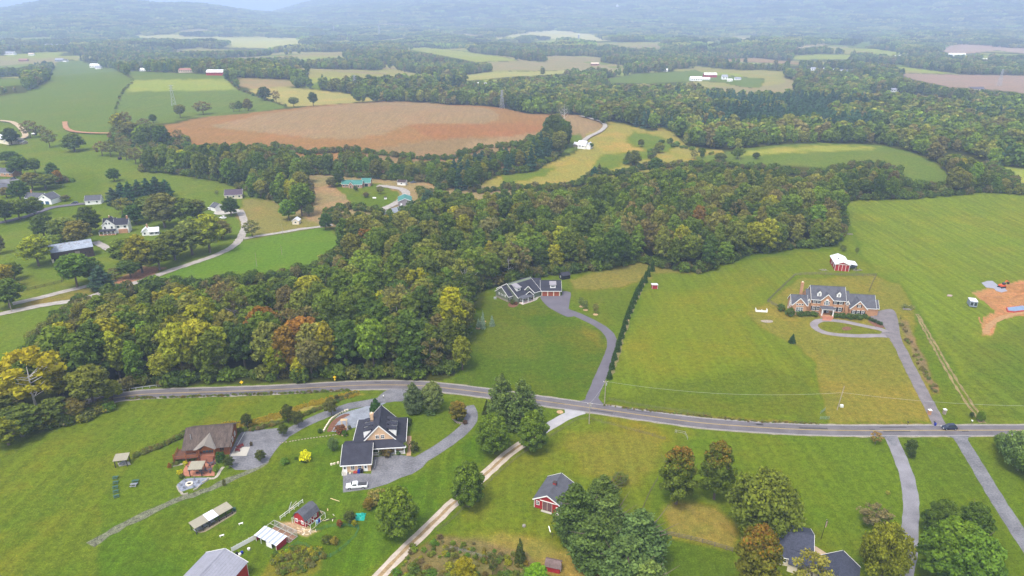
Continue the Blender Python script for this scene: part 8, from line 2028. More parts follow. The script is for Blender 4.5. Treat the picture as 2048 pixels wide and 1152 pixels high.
brush('garden_growth', [(550, 1120), (590, 1105), (640, 1110), (600, 1135), (560, 1140)], 150, ['olive', 'yellow', 'mid', 'brown'], 'overgrown vegetable beds inside the green netting', .4, 1.0, 10, 10, 14)
brush('roadside_weeds', [(250, 798), (300, 796), (400, 793), (500, 790), (600, 786), (700, 781)], 200, ['olive', 'brown', 'mid'], 'tall roadside weeds below the western road', .25, .55, 6, 1.5, 15)
brush('roadside_weeds', [(1215, 812), (1350, 827), (1500, 843), (1640, 848)], 160, ['olive', 'brown'], 'dry roadside weeds along the middle field', .2, .45, 8, 1.2, 16)
brush('creek_bank_brush', [(0, 755), (35, 742), (60, 735), (40, 775), (10, 812), (0, 840), (60, 850), (110, 850), (170, 832), (220, 812)], 240, ['olive', 'mid', 'brown', 'dark', 'yellow'], 'brambles along the creek bank and road bend', 1.0, 2.6, 10, 7, 17)
brush('sapling_strip', [(1800, 640), (1815, 680), (1835, 720), (1850, 750), (1872, 790)], 45, ['brown', 'olive'], 'row of grey brown weeds beside the mansion driveway', .3, .8, 5, 6, 18)
brush('terrace_planting', [(347, 930), (360, 925), (390, 918), (400, 908)], 40, ['brown', 'mid', 'olive'], 'low planting below the lodge deck', .35, .7, 3, 2, 19)

# ---------------------------------------------------------------- vehicles
def wheel_set(r, xs, y, rad, w=.22):
    for x in xs:
        for s in (-1, 1):
            b = MB(); n = 16
            for yy in (-w / 2, w / 2):
                for k in range(n): t = 6.2832 * k / n; b.v.append((rad * math.cos(t), yy, rad * math.sin(t)))
            b.f += [tuple(range(n))[::-1], tuple(range(n, 2 * n))] + [(k, (k + 1) % n, n + (k + 1) % n, n + k) for k in range(n)]
            o = b.build('wheel', M_BLACK, r); o.location = (x, s * y, rad)
            c = MB(); q = s * (w / 2 + .01)
            for yy in (0, .02 * s):
                for k in range(12): t = 6.2832 * k / 12; c.v.append((rad * .55 * math.cos(t), q + yy, rad * .55 * math.sin(t)))
            c.f += [tuple(range(12)), tuple(range(12, 24))[::-1]] + [(k, (k + 1) % 12, 12 + (k + 1) % 12, 12 + k) for k in range(12)]
            c.build('rim', M_GALV, o)
M_CARW = mat('white_car_paint', (.80, .80, .81), .3, .03, 2, 3, 0, spec=.6); M_CARB = mat('dark_car_paint', (.015, .022, .05), .2, .05, 2, 3, 0, spec=.7)
M_CARD = mat('grey_car_paint', (.10, .11, .13), .3, .05, 2, 3, 0, spec=.6)
M_LAMP = mat('lamp_glass', (.7, .7, .66), .2, .05, 1, 2, 0, spec=.7); M_RLAMP = mat('red_lamp_glass', (.4, .02, .02), .3, .05, 1, 2, 0)
def loft(b, secs):
    """closed skin through cross sections (x, half width, [(y fraction, z) ...])"""
    n = len(secs[0][2]); base = len(b.v)
    for x, hw, pr in secs: b.v += [(x, f * hw, z) for f, z in pr]
    for i in range(len(secs) - 1):
        for k in range(n): b.f.append((base + i*n + k, base + i*n + (k+1) % n, base + (i+1)*n + (k+1) % n, base + (i+1)*n + k))
    b.f.append(tuple(base + k for k in range(n))[::-1]); b.f.append(tuple(base + (len(secs)-1)*n + k for k in range(n)))
    return b
def sect(z0, z1, tuck=.92): return [(-tuck, z0), (-1, (z0 + z1) * .5), (-.97, z1 - .06), (-.9, z1), (.9, z1), (.97, z1 - .06), (1, (z0 + z1) * .5), (tuck, z0)]
def car(name, p, rz, paint, label, pickup=False, L=4.7, sc=1.0, suv=False):
    r = empty(name, p, rz, label, 'pickup' if pickup else 'car'); r.scale = (sc, sc, sc)
    b = MB(); hw = .92; hl = L / 2
    if pickup:
        loft(b, [(-hl, hw * .9, sect(.5, .95)), (-hl + .12, hw * .98, sect(.42, 1.05)), (-hl + 1.1, hw, sect(.38, 1.12)), (-hl + 1.35, hw, sect(.38, 1.14)), (hl - .05, hw, sect(.42, 1.12)), (hl, hw * .97, sect(.48, 1.1))])
        b.build('body', paint, r, smooth=False, bevel=.03)
        c = MB(); loft(c, [(-hl + 1.25, hw * .86, [(-1, 1.12), (-1, 1.13), (1, 1.13), (1, 1.12)]), (-hl + 1.85, hw * .84, [(-1, 1.12), (-.86, 1.78), (.86, 1.78), (1, 1.12)]), (-hl + 3.05, hw * .86, [(-1, 1.12), (-.86, 1.80), (.86, 1.80), (1, 1.12)]), (-hl + 3.3, hw * .9, [(-1, 1.12), (-.9, 1.5), (.9, 1.5), (1, 1.12)])])
        cb = c.build('cab', paint, r)
        g = MB(); g.slab([(-hl + 1.30, -.70, 1.19), (-hl + 1.30, .70, 1.19), (-hl + 1.80, .62, 1.74), (-hl + 1.80, -.62, 1.74)], .02); o = g.build('windscreen', M_PANE, cb); o.location.z = .03
        for s in (-1, 1):
            g = MB(); g.slab([(-hl + 1.75, s * .80, 1.2), (-hl + 3.0, s * .82, 1.2), (-hl + 2.95, s * .74, 1.66), (-hl + 2.0, s * .74, 1.66)], .02); o = g.build('side_window', M_PANE, cb); o.location.y = s * .03
        MB().box(-hl + 3.35, hl - .12, -.76, .76, 1.08, 1.20).build('bed_cover', mat('bed_cover', (.07, .07, .075), .7, .1, 1, 4, 0), r)
        wheel_set(r, (-hl + .98, hl - 1.15), .84, .40, .26)
        MB().box(hl - .02, hl + .08, -.85, .85, .45, .62).build('bumper', M_GALV, r); MB().box(-hl - .06, -hl + .05, -.85, .85, .45, .62).build('bumper', M_GALV, r)
    else:
        zb = .95 if suv else .86; zt = 1.72 if suv else 1.46
        loft(b, [(-hl, hw * .78, sect(.35, .62)), (-hl + .2, hw * .93, sect(.28, .72)), (-hl + 1.15, hw, sect(.24, zb)), (hl - 1.0, hw, sect(.24, zb + .03)), (hl - .15, hw * .93, sect(.28, zb - .02)), (hl, hw * .82, sect(.4, zb - .12))])
        b.build('body', paint, r, bevel=.03)
        rear = hl - .25 if suv else hl - .75
        c = MB(); loft(c, [(-hl + 1.1, hw * .86, [(-1, zb - .02), (-1, zb), (1, zb), (1, zb - .02)]), (-hl + 1.95, hw * .8, [(-1.05, zb), (-.86, zt), (.86, zt), (1.05, zb)]), (rear - .65, hw * .8, [(-1.05, zb), (-.86, zt + .02), (.86, zt + .02), (1.05, zb)]), (rear, hw * .84, [(-1, zb), (-1, zb + .02), (1, zb + .02), (1, zb)])])
        cb = c.build('cabin', paint, r)
        g = MB(); g.slab([(-hl + 1.2, -.66, zb + .06), (-hl + 1.2, .66, zb + .06), (-hl + 1.9, .56, zt - .05), (-hl + 1.9, -.56, zt - .05)], .02); o = g.build('windscreen', M_PANE, cb); o.location.z = .04
        for s in (-1, 1):
            g = MB(); g.slab([(-hl + 1.7, s * .76, zb + .06), (rear - .3, s * .76, zb + .06), (rear - .75, s * .67, zt - .08), (-hl + 2.05, s * .67, zt - .08)], .02); o = g.build('side_window', M_PANE, cb); o.location.y = s * .04
        g = MB(); g.slab([(rear - .05, -.6, zb + .1), (rear - .05, .6, zb + .1), (rear - .6, .55, zt - .04), (rear - .6, -.55, zt - .04)], .02); o = g.build('rear_window', M_PANE, cb); o.location.z = .05
        wheel_set(r, (-hl + .9, hl - .9), .82, .33)
    for s in (-1, 1):
        z = .85 if pickup else .62
        MB().box(-hl - .02, -hl + .12, s * .62 - .14, s * .62 + .14, z - .09, z + .09).build('headlight', M_LAMP, r)
        MB().box(hl - .1, hl + .02, s * .68 - .1, s * .68 + .1, z - .05, z + .2).build('tail_light', M_RLAMP, r)
    return r
car('pickup_truck', P(714, 975), math.radians(6), M_CARW, 'white extended cab pickup parked in front of the tan house wing', True, L=5.9)
cp = P(1898, 858); car('parked_car', cp + Vector((0, 0, .055)), math.radians(0), M_CARB, 'dark blue hatchback driving on the country road', L=4.6, suv=True, sc=1.02)
car('parked_car', P(150, 408) + Vector((0, 0, .1)), math.radians(8), M_CARB, 'dark blue car on the asphalt drive by the white outbuilding', suv=True)
car('parked_car', P(446, 437), math.radians(-20), M_CARW, 'white car parked on grass below the white garage', suv=True)
car('pickup_truck', P(418, 420), math.radians(-10), M_CARW, 'white pickup parked left of the white garage among trees', True, L=5.4)
car('parked_car', P(26, 359) + Vector((0, 0, .3)), math.radians(5), M_CARB, 'dark blue car on the court between the brick houses')
car('parked_car', P(826, 366) + Vector((0, 0, .1)), math.radians(15), M_CARD, 'grey car at the end of the teal house drive')
car('pickup_truck', P(1703, 535), math.radians(10), M_CARD, 'grey pickup under the lean to of the white roof barn', True, L=5.2)
def trailer(px, py, w, d, hh, mb_, label, ang, name='box_trailer'):
    r = empty(name, P(px, py), math.radians(ang), label, 'trailer')
    MB().box(-w/2, w/2, -d/2, d/2, .5, hh).build('box', mb_, r, bevel=.04); MB().box(-w/2 - .03, w/2 + .03, -d/2 - .03, d/2 + .03, hh, hh + .08).build('roof', M_WHITEMETAL, r)
    wheel_set(r, (-.4, .5) if d > w else (0,), w / 2 - .1 if d <= w else w/2 - .05, .35)
    for x in (-w * .25, w * .25): MB().box(x - w * .17, x + w * .17, -d/2 - .05, -d/2, 1.1, hh - .5).build('door_window', M_PANE, r)
    MB().beam((0, d/2, .55), (0, d/2 + 1.2, .5), .12).build('drawbar', M_GALV, r)
    return r
trailer(1943, 612, 3.0, 4.6, 3.1, mat('trailer_blue_grey', (.30, .34, .40), .5, .1, 1, 4, 0), 'white topped site trailer standing on the east field', -18)
trailer(826, 412, 6.5, 2.6, 3.0, M_CARB, 'dark blue box trailer with white top beside the metal workshop', 12)

# ---------------------------------------------------------------- building site at the right edge
M_MUDH = mat('dug_earth', (.36, .17, .06), .95, .35, 1.5, 3, .7)
def mound(px, py, rx, ry, h_, label, m=M_MUDH, seed=1):
    rs = np.random.RandomState(seed); n, k = 22, 7; vs, fs = [], []
    for i in range(k):
        t = i / (k - 1)
        for j in range(n):
            a = 6.2832 * j / n; rr_ = (1 - t) * (1 + .18 * math.sin(3 * a + seed) + .1 * rs.randn())
            vs.append((rx * rr_ * math.cos(a), ry * rr_ * math.sin(a), h_ * (t ** 1.1) * (1 + .12 * rs.randn()) - .05))
    for i in range(k - 1):
        for j in range(n): fs.append((i*n + j, i*n + (j+1) % n, (i+1)*n + (j+1) % n, (i+1)*n + j))
    b = MB(); b.v = vs; b.f = fs; o = b.build('earth_mound', m, smooth=True); o.location = P(px, py); return tag(o, label, 'earth mound')
mound(2040, 578, 9, 6, 2.6, 'largest orange earth mound behind the dug site', seed=2); mound(2002, 600, 6, 3.5, 1.1, 'low orange earth ridge left of the tarpaulin pit', seed=3)
mound(2062, 596, 8, 4, 2.2, 'orange earth mound at the right frame edge', seed=4); mound(1975, 596, 4.5, 2.2, .7, 'small orange earth heap nearest the grey sheets', seed=5)
l = pline([(1968, 596), (1985, 612), (2010, 626), (2050, 630)], 1.5); ribbon('site_track', l, -1.6, 1.6, .06, M_MUDH, 'orange dirt track curving round the tarpaulin pit', ragged=.4)
l = pline([(1972, 668), (1978, 652), (1998, 638), (2030, 628), (2060, 622)], 1.5); ribbon('site_trench', l, -1.3, 1.3, .065, mat('bright_dirt', (.40, .23, .10), .95, .3, 1.2, 3, .5), 'pale orange trench spoil running down the field', ragged=.4)
for dx in (0, 9): ribbon('site_rut', pline([(1958 + dx, 634), (1962 + dx, 646), (1975 + dx, 652), (1990, 652)], 1.2), -.35, .35, .05, M_MUDH, 'curved orange wheel mark by the trench' if dx else 'outer curved orange wheel mark by the trench', ragged=.15)
SH1 = [(1963, 566), (1975, 562), (1985, 562), (1998, 573), (1988, 577), (1972, 575)]; SH2 = [(1988, 577), (1998, 573), (2008, 575), (2015, 582), (2003, 585), (1992, 582)]
M_SHEET = mat('grey_sheeting', (.31, .31, .36), .7, .1, 2, 3, .1)
area('ground_sheet', SH1, M_SHEET, 'larger grey stone pad spread on the grass by the excavator', .12, smooth=False); area('ground_sheet', SH2, M_SHEET, 'smaller grey stone pad next to the excavator', .12, smooth=False)
tp = P(2030, 620); r = empty('lined_pit', tp, math.radians(14), 'blue sheeted foundation pit with red rim at the right edge', 'foundation')
M_REDR = mat('red_rim', (.45, .07, .06), .6, .2, 1, 4, 0); M_BTARP = mat('blue_sheet', (.20, .28, .40), .4, .2, 1, 3, .1)
MB().prism([(-5.4, -1.0), (-3, -2.4), (7, -2.4), (7, 2.6), (-2.5, 2.4)], 0, .55).build('rim', M_REDR, r); MB().prism([(-4.7, -.9), (-2.8, -2.0), (6.6, -2.0), (6.6, 2.2), (-2.3, 2.0)], .55, .62).build('blue_sheet', M_BTARP, r)
# excavator
r = empty('excavator', P(2003, 575), .3, 'orange red compact excavator by the grey stone pads', 'excavator'); M_ORG = mat('orange_machine', (.55, .09, .03), .5, .1, 1, 4, 0)
for s in (-1, 1): MB().box(-1.5, 1.5, s * 1.0 - .25, s * 1.0 + .25, 0, .7).build('track', M_BLACK, r, bevel=.15)
MB().box(-1.3, 1.4, -1.0, 1.0, .75, 1.6).build('body', M_ORG, r, bevel=.08); MB().box(-.2, 1.0, -.9, .2, 1.6, 2.7).build('cab', M_PANE, r, bevel=.05)
MB().beam((1.2, .4, 1.4), (3.0, .5, 3.2), .35).beam((3.0, .5, 3.2), (4.4, .5, 2.2), .28).build('boom', M_ORG, r); MB().box(4.0, 4.8, .1, .9, 1.2, 2.1).build('bucket', M_BLACK, r, bevel=.05)
o = MB().prism([(-1.2, -.3), (-.4, .6), (1.0, .5), (1.4, -.3), (.6, -.7)], 0, .5).build('stone_pile', mat('pink_stone', (.52, .38, .36), .9, .2, 1, 4, .3)); o.location = P(1898, 592); tag(o, 'pinkish heap of stone alone in the east field', 'stone pile')
for i, (px, py, c_, lb) in enumerate([(1812, 620, 'pale_stack', 'pale brush pile right of the mansion court'), (1700, 469, 'log_pile', 'small log pile at the corner of the great wood'), (1646, 541, 'rubble', 'brown rubble heap left of the white roof barn'), (1715, 541, 'lumber', 'jumbled timber pile right of the white roof barn')]):
    b = MB(); rr = random.Random(i)
    for k in range(14):
        a = rr.uniform(0, 3.14); x, y, z = rr.uniform(-1.6, 1.6), rr.uniform(-.6, .6), rr.uniform(.08, .5); l_ = rr.uniform(.5, 1.3)
        b.beam((x - math.cos(a) * l_, y - math.sin(a) * l_ * .5, z), (x + math.cos(a) * l_, y + math.sin(a) * l_ * .5, z + rr.uniform(-.1, .3)), .14)
    o = b.build('timber_pile', mat(c_, (.34, .31, .27), .9, .2, 1, 4, .2)); o['kind'] = 'stuff'; o.location = P(px, py); tag(o, lb)

# ---------------------------------------------------------------- poles, wires, signs, posts
def upole(px, py, top, label, lean=0, arms=True, r=.16):
    p = P(px, py); H = height_px(px, py, top); o = empty('utility_pole', p, 0, label, 'utility pole')
    MB().tube([(0, 0, -.3), (lean, 0, H)], [r, r * .7], 8).build('pole', M_POLE, o)
    if arms:
        MB().box(lean - .8, lean + .8, -.06, .06, H - .6, H - .45).build('crossarm', M_POLE, o)
        for x in (-.7, 0, .7): MB().box(lean + x - .05, lean + x + .05, -.05, .05, H - .45, H - .25).build('insulator', M_WHITE, o)
        MB().tube([(lean + .3, .1, H - 1.9), (lean + .3, .1, H - 1.0)], [.22, .22], 10).build('transformer', M_GALV, o)
    return p + Vector((lean, 0, H - .3))
t1 = upole(1178, 848, 805, 'pale utility pole just below the road opposite the purple drive')
t2 = upole(1209, 809, 761, 'utility pole beside the purple grey drive mouth')
t3 = upole(1674, 820, 772, 'leaning utility pole in the field above the road', .9, False, .14)
upole(24, 625, 600, 'wooden pole beside the gravel lane at the left edge', 0, False, .13)
upole(566, 470 + 340 - 340, 448, 'thin pole beside the gravel lane run in shed', 0, False, .1)
for i, (px, py, top, lb) in enumerate([(514, 533, 505, 'thin pole in the bright green field, left one'), (564, 510, 490, 'thin pole in the bright green field, right one'), (1479, 722 - 400, 310, 'thin post on the green dome'), (1150, 300, 284, 'pole by the gleaming white barn'), (1212, 245, 225, 'pole at the gravel lane above the meadow')]):
    upole(px, py, top, lb, 0, False, .12)
def wire(a, b_, sag, label, rad=.028):
    n = 24; pts = [a.lerp(b_, k / n) - Vector((0, 0, sag * 4 * (k / n) * (1 - k / n))) for k in range(n + 1)]
    o = MB().tube(pts, [rad] * (n + 1), 4).build('power_line', mat('wire', (.42, .44, .42), .6, .05, 1, 1, 0)); tag(o, label, 'power line'); return o
wire(t2, t3 - Vector((0, 0, 2.2)), 2.6, 'power line sagging from the drive mouth pole across the middle field')
wire(t3 - Vector((0, 0, 2.2)), P(2160, 812, 6.0), 1.6, 'power line from the leaning pole to beyond the right edge')
wire(t1, t2, .5, 'short power line crossing the road between the two poles')
def sign(px, py, top, shape, m, label, w=.75):
    p = P(px, py); H = height_px(px, py, top); o = empty('road_sign', p, math.radians(20), label, 'road sign'); MB().box(-.04, .04, -.04, .04, -.2, H).build('post', M_GALV, o)
    if shape == 'diamond': b = MB().extrude([(0, H - 2 * w * .7), (w * .7, H - w * .7), (0, H), (-w * .7, H - w * .7)], 'y', -.08, -.045)
    else: b = MB().box(-w / 2, w / 2, -.08, -.045, H - w * 1.2, H)
    b.build('sign_board', m, o); return o
M_SIGNY = mat('yellow_sign', (.85, .55, .01), .5, .05, 1, 3, 0)
sign(484, 772, 761, 'diamond', M_SIGNY, 'yellow diamond road sign on the left, at the wood foot', .95); sign(670, 764, 751, 'diamond', M_SIGNY, 'yellow diamond road sign on the right, with plate below', .9)
MB().box(-.3, .3, -.08, -.045, .75, 1.25).build('plate', M_SIGNY, bpy.data.objects['road_sign.001'])
# brick gate piers with globe caps at the mansion drive
for i, (px, py, lb) in enumerate([(1858, 829, 'left brick gate pier at the mansion driveway mouth'), (1888, 828, 'right stone gate pier at the mansion driveway mouth')]):
    o = MB().box(-.4, .4, -.4, .4, 0, 1.7).build('gate_pier', M_BRICK if i == 0 else M_STONEW); o.location = P(px, py); MB().box(-.5, .5, -.5, .5, 1.7, 1.85).build('capstone', M_WHITE, o); MB().lathe(0, 0, [(.12, 1.85), (.22, 2.0), (.1, 2.2)], 10).build('lamp', M_LAMP, o); tag(o, lb, 'gate pier')
def mailbox(px, py, m, label):
    o = empty('mailbox', P(px, py), .1, label, 'mailbox'); MB().box(-.06, .06, -.06, .06, 0, 1.0).build('post', M_POST, o); MB().extrude([(-.13, 1.0), (.13, 1.0), (.13, 1.18), (.07, 1.28), (-.07, 1.28), (-.13, 1.18)], 'y', -.28, .28).build('box', m, o, bevel=0); return o
mailbox(1868, 850, M_BLACK, 'black mailbox beside the road left of the dark blue hatchback'); mailbox(1815, 850, M_BLACK, 'dark mailbox alone on the upper verge'); mailbox(1943, 847, M_WHITE, 'white mailbox on the verge right of the hatchback'); mailbox(767, 797, M_WHITE, 'white mailbox on the island of the shared apron')
o = MB().box(-.5, .5, -.4, .4, 0, .9).build('utility_box', mat('pale_green_box', (.62, .64, .58), .6, .1, 1, 3, 0), bevel=.04); o.location = P(1683, 814); tag(o, 'pale utility box right of the leaning pole', 'utility box')
o = MB().lathe(0, 0, [(.32, 0), (.36, .9), (.1, 1.0)], 10).build('trash_can', M_BLUE); o.location = P(1870, 851); tag(o, 'blue trash can at the mansion driveway mouth', 'bin')
# flagpole
fp = P(1642, 1078); H = height_px(1642, 1078, 1040); o = empty('flagpole', fp, 0, 'flagpole with limp flag on the lawn right of the broad blue grey roof', 'flagpole')
MB().tube([(0, 0, 0), (.5, 0, H)], [.07, .05], 8).build('pole', M_DARKWOOD, o)
b = MB(); zz = H
cols = ((M_WHITE, 0), (mat('flag_red', (.45, .05, .06), .8, .1, 1, 3, 0), 1), (M_WHITE, 2), (bpy.data.materials['flag_red'] if 'flag_red' in bpy.data.materials else M_REDR, 3), (mat('flag_blue', (.05, .07, .25), .8, .1, 1, 3, 0), 4))
for m_, k in cols: MB().slab([(.5 + .08 * k, -.02, H - .3), (.58 + .08 * k, .05, H - .35), (.52 + .08 * k, .05, H - 2.4 + .1 * k), (.44 + .08 * k, -.02, H - 2.3)], .02).build('flag_stripe', m_, o)
MB().lathe(.5, 0, [(.02, H), (.1, H + .08), (.02, H + .18)], 8).build('finial', M_GALV, o)

# ---------------------------------------------------------------- fences
def rail_fence(name, pts, label, hgt=1.3, m=M_POST, sp=2.4, rails=3, w=.13, mesh=None, rail_parts=True):
    l = pline(pts, .5); root = empty(name, (l[0].x, l[0].y, 0), 0, label, 'fence'); acc = 0; posts = [l[0]]
    for a, c in zip(l[:-1], l[1:]):
        acc += (c - a).length
        if acc >= sp: posts.append(c); acc = 0
    posts.append(l[-1])
    pm = cached(('fence_post', hgt, w, m.name), lambda b: b.box(-w/2, w/2, -w/2, w/2, -.1, hgt + .08), m)
    o0 = Vector((l[0].x, l[0].y, 0))
    for q in posts[:300]:
        o = link('post', pm, root); o.location = Vector((q.x, q.y, Tz(q.x, q.y))) - o0
    for a, c in zip(posts[:-1], posts[1:]):
        za, zc = Tz(a.x, a.y), Tz(c.x, c.y)
        for k in range(rails):
            z = hgt * (k + 1) / rails - .08
            MB().beam((a.x - o0.x, a.y - o0.y, za + z), (c.x - o0.x, c.y - o0.y, zc + z), .04, w).build('rail', m, root)
        if mesh:
            b = MB(); n = max(2, int((c - a).length / .3))
            for k in range(n):
                t = k / n; x, y = a.x + (c.x - a.x) * t - o0.x, a.y + (c.y - a.y) * t - o0.y; b.box(x - .01, x + .01, y - .01, y + .01, za + .05, za + hgt - .05)
            for k in range(1, 6): b.beam((a.x - o0.x, a.y - o0.y, za + hgt * k / 6), (c.x - o0.x, c.y - o0.y, zc + hgt * k / 6), .015)
            b.build('wire_mesh', mesh, root)['kind'] = 'stuff'
    return root
rail_fence('rail_fence', [(1752, 552), (1745, 566), (1738, 584)], 'timber fence down the right side of the mansion back lawn', rails=3)
rail_fence('rail_fence', [(1590, 551), (1630, 549), (1680, 551), (1720, 552), (1752, 552)], 'timber fence behind the mansion below the white roof barn')
rail_fence('rail_fence', [(1590, 551), (1572, 568), (1553, 586), (1535, 604)], 'timber fence slanting down the left of the mansion lawn')
rail_fence('rail_fence', [(1535, 604), (1545, 609), (1556, 615)], 'short timber fence from corner to the mansion left shrubs')
rail_fence('rail_fence', [(1333, 1070), (1400, 1085), (1465, 1104)], 'weathered rail fence running right from the pine clump', hgt=1.35, sp=2.6)
rail_fence('rail_fence', [(1333, 1070), (1328, 1095), (1325, 1130)], 'weathered rail fence going down right of the pine clump', hgt=1.35, sp=2.6)
rail_fence('wire_fence', [(1330, 880), (1290, 868), (1240, 855), (1190, 842), (1160, 838), (1120, 862), (1075, 890), (1050, 905)], 'thin wire fence beside the farm lane and road', hgt=1.15, sp=4.2, rails=0, w=.08, mesh=M_POST)
rail_fence('wire_fence', [(1375, 880), (1368, 868), (1350, 866)], 'small wire gate corner in the south field', hgt=1.2, sp=2.6, rails=2, w=.08, m=M_GALV)
rail_fence('wire_fence', [(1050, 905), (1000, 945), (960, 985), (905, 1040), (875, 1062)], 'wire fence along the right side of the farm lane', hgt=1.15, sp=4.0, rails=0, w=.08, mesh=M_POST)
rail_fence('wire_fence', [(1315, 960), (1300, 985), (1285, 1020)], 'wire fence right of the pine clump', hgt=1.15, sp=3.0, rails=0, w=.08, mesh=M_POST)
rail_fence('wire_fence', [(900, 1098), (940, 1108), (985, 1122)], 'pale wire fence along the bottom thicket', hgt=1.2, sp=3.0, rails=0, w=.09, mesh=M_GALV)
rail_fence('rail_fence', [(1218, 800), (1280, 812), (1350, 822), (1420, 832)], 'thin post fence on the verge of the middle field', hgt=1.1, sp=5, rails=0, w=.07, mesh=M_POST)
rail_fence('metal_gate', [(1640, 839), (1658, 839)], 'green metal gate standing in the field corner by the road', hgt=1.2, sp=1.4, rails=4, w=.07, m=mat('green_gate', (.22, .32, .24), .5, .1, 1, 4, 0))
rail_fence('metal_gate', [(1641, 828), (1650, 821)], 'second green metal gate behind the field corner gate', hgt=1.2, sp=1.4, rails=4, w=.07, m=bpy.data.materials['green_gate'])
rail_fence('farm_fence', [(35, 585), (80, 576), (120, 566), (128, 562), (118, 550), (122, 536)], 'dark fence round the paddock below the weathered barn', hgt=1.4, sp=3.5, rails=3, m=M_OLDWOOD)
rail_fence('farm_fence', [(165, 520), (188, 530), (205, 545)], 'short dark fence right of the weathered barn', hgt=1.4, sp=3.0, rails=3, m=M_OLDWOOD)
M_NET = mat('green_netting', (.045, .20, .12), .7, .2, 1, 4, 0)
rail_fence('garden_netting', [(633, 1064), (650, 1057), (668, 1053), (690, 1053), (718, 1058), (716, 1068), (700, 1085), (680, 1102), (652, 1119), (640, 1112), (620, 1098), (600, 1088), (570, 1104)], 'green netting fence round the vegetable garden', hgt=1.2, sp=2.6, rails=0, w=.06, m=M_NET, mesh=M_NET)
# white guard rail at the road bend
rail_fence('guard_rail', [(175, 800), (215, 790), (252, 782), (285, 777), (318, 773)], 'pale guard rail above the road bend', hgt=.75, sp=2.0, rails=1, w=.28, m=M_GALV)
# dry stone edge of the gravel yard and stepping kerb
def stones(pts, size, m, label, name='stone_wall', cat='stone wall', gap=1.0, hgt=.45):
    l = pline(pts, size * gap); o0 = Vector((l[0].x, l[0].y, 0)); root = empty(name, o0, 0, label, cat); rr = random.Random(len(l))
    vs = [cached(('stone%d' % k, size, hgt), lambda b, k=k: b.prism([(math.cos(a) * size * .52 * (1 + .15 * math.sin(3 * a + k)), math.sin(a) * size * .38 * (1 + .12 * math.cos(2 * a + k))) for a in [6.2832 * i / 7 for i in range(7)]], -.05, hgt * (1 + .12 * k)), m) for k in range(3)]
    for a, c in zip(l[:-1], l[1:]):
        q = link('stone', rr.choice(vs), root); q.location = Vector((a.x, a.y, Tz(a.x, a.y))) - o0; q.rotation_euler.z = math.atan2(c.y - a.y, c.x - a.x) + rr.uniform(-.2, .2)
stones([(648, 862), (655, 850), (664, 838), (680, 827), (698, 820)], .7, M_CREAM, 'pale dry stone edge curving round the gravel yard')
stones([(560, 886), (580, 883), (610, 878), (640, 874), (675, 869)], .6, M_STONEW, 'line of pale stepping stones from the parking to the tan house', 'stepping_stones', 'stepping stones', 1.35, .12)
stones([(905, 838), (915, 846), (926, 848)], .6, M_STONEW, 'low stone rim under the reddish olive tree', 'stone_wall', 'stone wall')
stones([(283 + 380, 930), (676, 927), (688, 924)], .7, M_STONEW, 'low stone wall left of the tan house wing')
area('bark_bed', [(654, 863), (665, 842), (690, 828), (700, 830), (680, 840), (668, 855), (664, 862)], M_MULCH, 'reddish bark slope inside the gravel yard edge', .06)
# arbour at the tan path
r = empty('garden_arbour', P(689, 852), 0, 'tan timber arbour over the path left of the tan house', 'arbour')
for x in (-.8, .8):
    for y in (-.5, .5): MB().box(x - .08, x + .08, y - .08, y + .08, 0, 2.3).build('post', M_WOOD, r)
for k in range(5): MB().box(-1.1, 1.1, -.55 + .26 * k, -.47 + .26 * k, 2.3, 2.42).build('rafter', M_WOOD, r)
# court clutter beside the tan house wing
for i, (px, py, m, lb) in enumerate([(718, 946, M_BLUE, 'blue wheelie bin between the wing windows and the white door'), (724, 945, M_BLACK, 'dark bin right beside the blue wheelie bin')]):
    o = MB().box(-.32, .32, -.35, .35, 0, 1.05).build('wheelie_bin', m, bevel=.04); o.location = P(px, py); MB().box(-.35, .35, -.38, .38, 1.05, 1.12).build('lid', m, o); tag(o, lb, 'bin')
o = MB().prism([(-.6, -.3), (.5, -.35), (.6, .3), (-.5, .35)], .25, .65).build('wheelbarrow', mat('red_barrow', (.42, .06, .04), .5, .1, 1, 4, 0)); o.location = P(711, 947); MB().tube([(.7, 0, .2), (.7, .08, .2)], [.2, .2], 10).build('wheel', M_BLACK, o)
for s in (-1, 1): MB().beam((-.5, s * .25, .5), (-1.2, s * .3, .6), .05).build('handle', M_WOOD, o)
tag(o, 'red wheelbarrow in front of the tan house wing', 'wheelbarrow')
o = MB().lathe(0, 0, [(.2, 0), (.3, .4), (.26, .42), (.2, .3)], 12).build('plant_pot', M_CREAM); o.location = P(700, 948); tag(o, 'pale round pot by the left white door', 'pot')
# turquoise tarp
rs = np.random.RandomState(3); n = 9; vs = []
for i in range(n):
    for j in range(n):
        u, v = i / (n - 1) * 2 - 1, j / (n - 1) * 2 - 1; k = max(0, 1 - u * u * .8 - v * v * .8)
        vs.append((u * 1.4, v * 1.5, .05 + .8 * k + .12 * rs.randn() * (k > 0)))
fs = [(i * n + j, (i + 1) * n + j, (i + 1) * n + j + 1, i * n + j + 1) for i in range(n - 1) for j in range(n - 1)]
b = MB(); b.v = vs; b.f = fs; o = b.build('turquoise_tarp', mat('turquoise_plastic', (.02, .40, .31), .35, .2, .8, 4, .1)); o.location = P(720, 1034); tag(o, 'crumpled turquoise tarp over a heap near the netted garden', 'tarp')
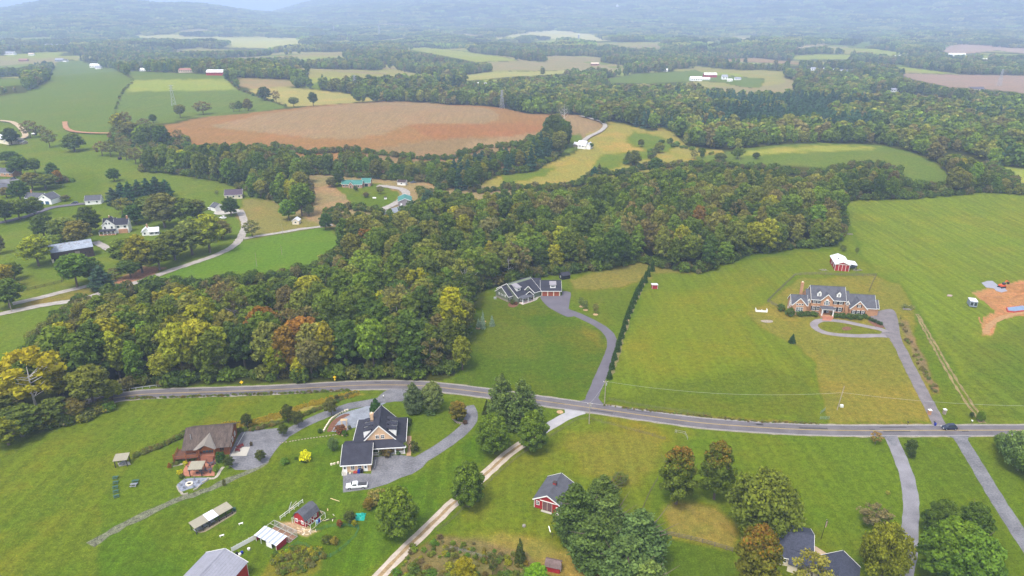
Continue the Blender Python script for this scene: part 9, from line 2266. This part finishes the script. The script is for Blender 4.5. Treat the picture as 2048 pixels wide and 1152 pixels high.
# fire ring and tripod on the south lawn
o = MB().lathe(0, 0, [(.45, 0), (.5, .3), (.4, .55), (.1, .6)], 10).build('stump', mat('stump', (.30, .27, .24), .9, .2, 1, 4, .2)); o.location = P(1048, 1053); tag(o, 'small grey stump on the lawn left of the red cupola barn', 'stump')
r = empty('seesaw_frame', P(1105, 1072), .3, 'dark play frame with pale slanting board by the pine clump', 'play frame')
for a in (0, 2.1, 4.2): MB().beam((math.cos(a) * .7, math.sin(a) * .7, 0), (0, 0, 1.0), .1).build('leg', M_DARKWOOD, r)
MB().beam((-.4, .5, .9), (-.2, 2.4, 1.3), .22, .06).build('board', M_WHITE, r)
# propane tank and yard things at the teal house
o = MB().tube([(-1.2, 0, .8), (1.2, 0, .8)], [.55, .55], 12).build('propane_tank', M_WHITE); o.location = P(749, 398); tag(o, 'white tank on the teal house lawn', 'tank')
o = MB().box(-.9, .9, -.7, .7, 0, 1.2).build('playhouse', M_WHITE); MB().slab([(-1, -.8, 1.2), (1, -.8, 1.2), (1, 0, 1.9), (-1, 0, 1.9)], .06).build('roof', M_OLDWOOD, o); o.location = P(771, 398); tag(o, 'tiny white playhouse on bare earth by the teal house drive', 'playhouse')
o = MB().box(-1.0, 1.0, -1.5, 1.5, 0, 2.0).build('field_box', M_BLACK); MB().box(-1.1, 1.1, -1.6, 1.6, 2.0, 2.12).build('lid', M_OLDWOOD, o); o.location = P(240, 319); tag(o, 'black box shelter under the brownish pasture trees', 'shelter')
# ---------------------------------------------------------------- haze
def haze():
    m, nt, n, l = mat_new('haze')
    out = n.new('ShaderNodeOutputMaterial'); v = n.new('ShaderNodeVolumePrincipled')
    v.inputs['Color'].default_value = (.52, .655, .93, 1); v.inputs['Density'].default_value = HAZE_D; v.inputs['Anisotropy'].default_value = 0.0
    l.new(v.outputs[0], out.inputs['Volume'])
    b = MB(); b.box(-16500, 16500, -300, 17600, -60, 760)
    o = b.build('haze', m); tag(o, 'pale blue haze over the valley', kind='stuff')
    return o
HAZE_D = 1 / 5000
haze()
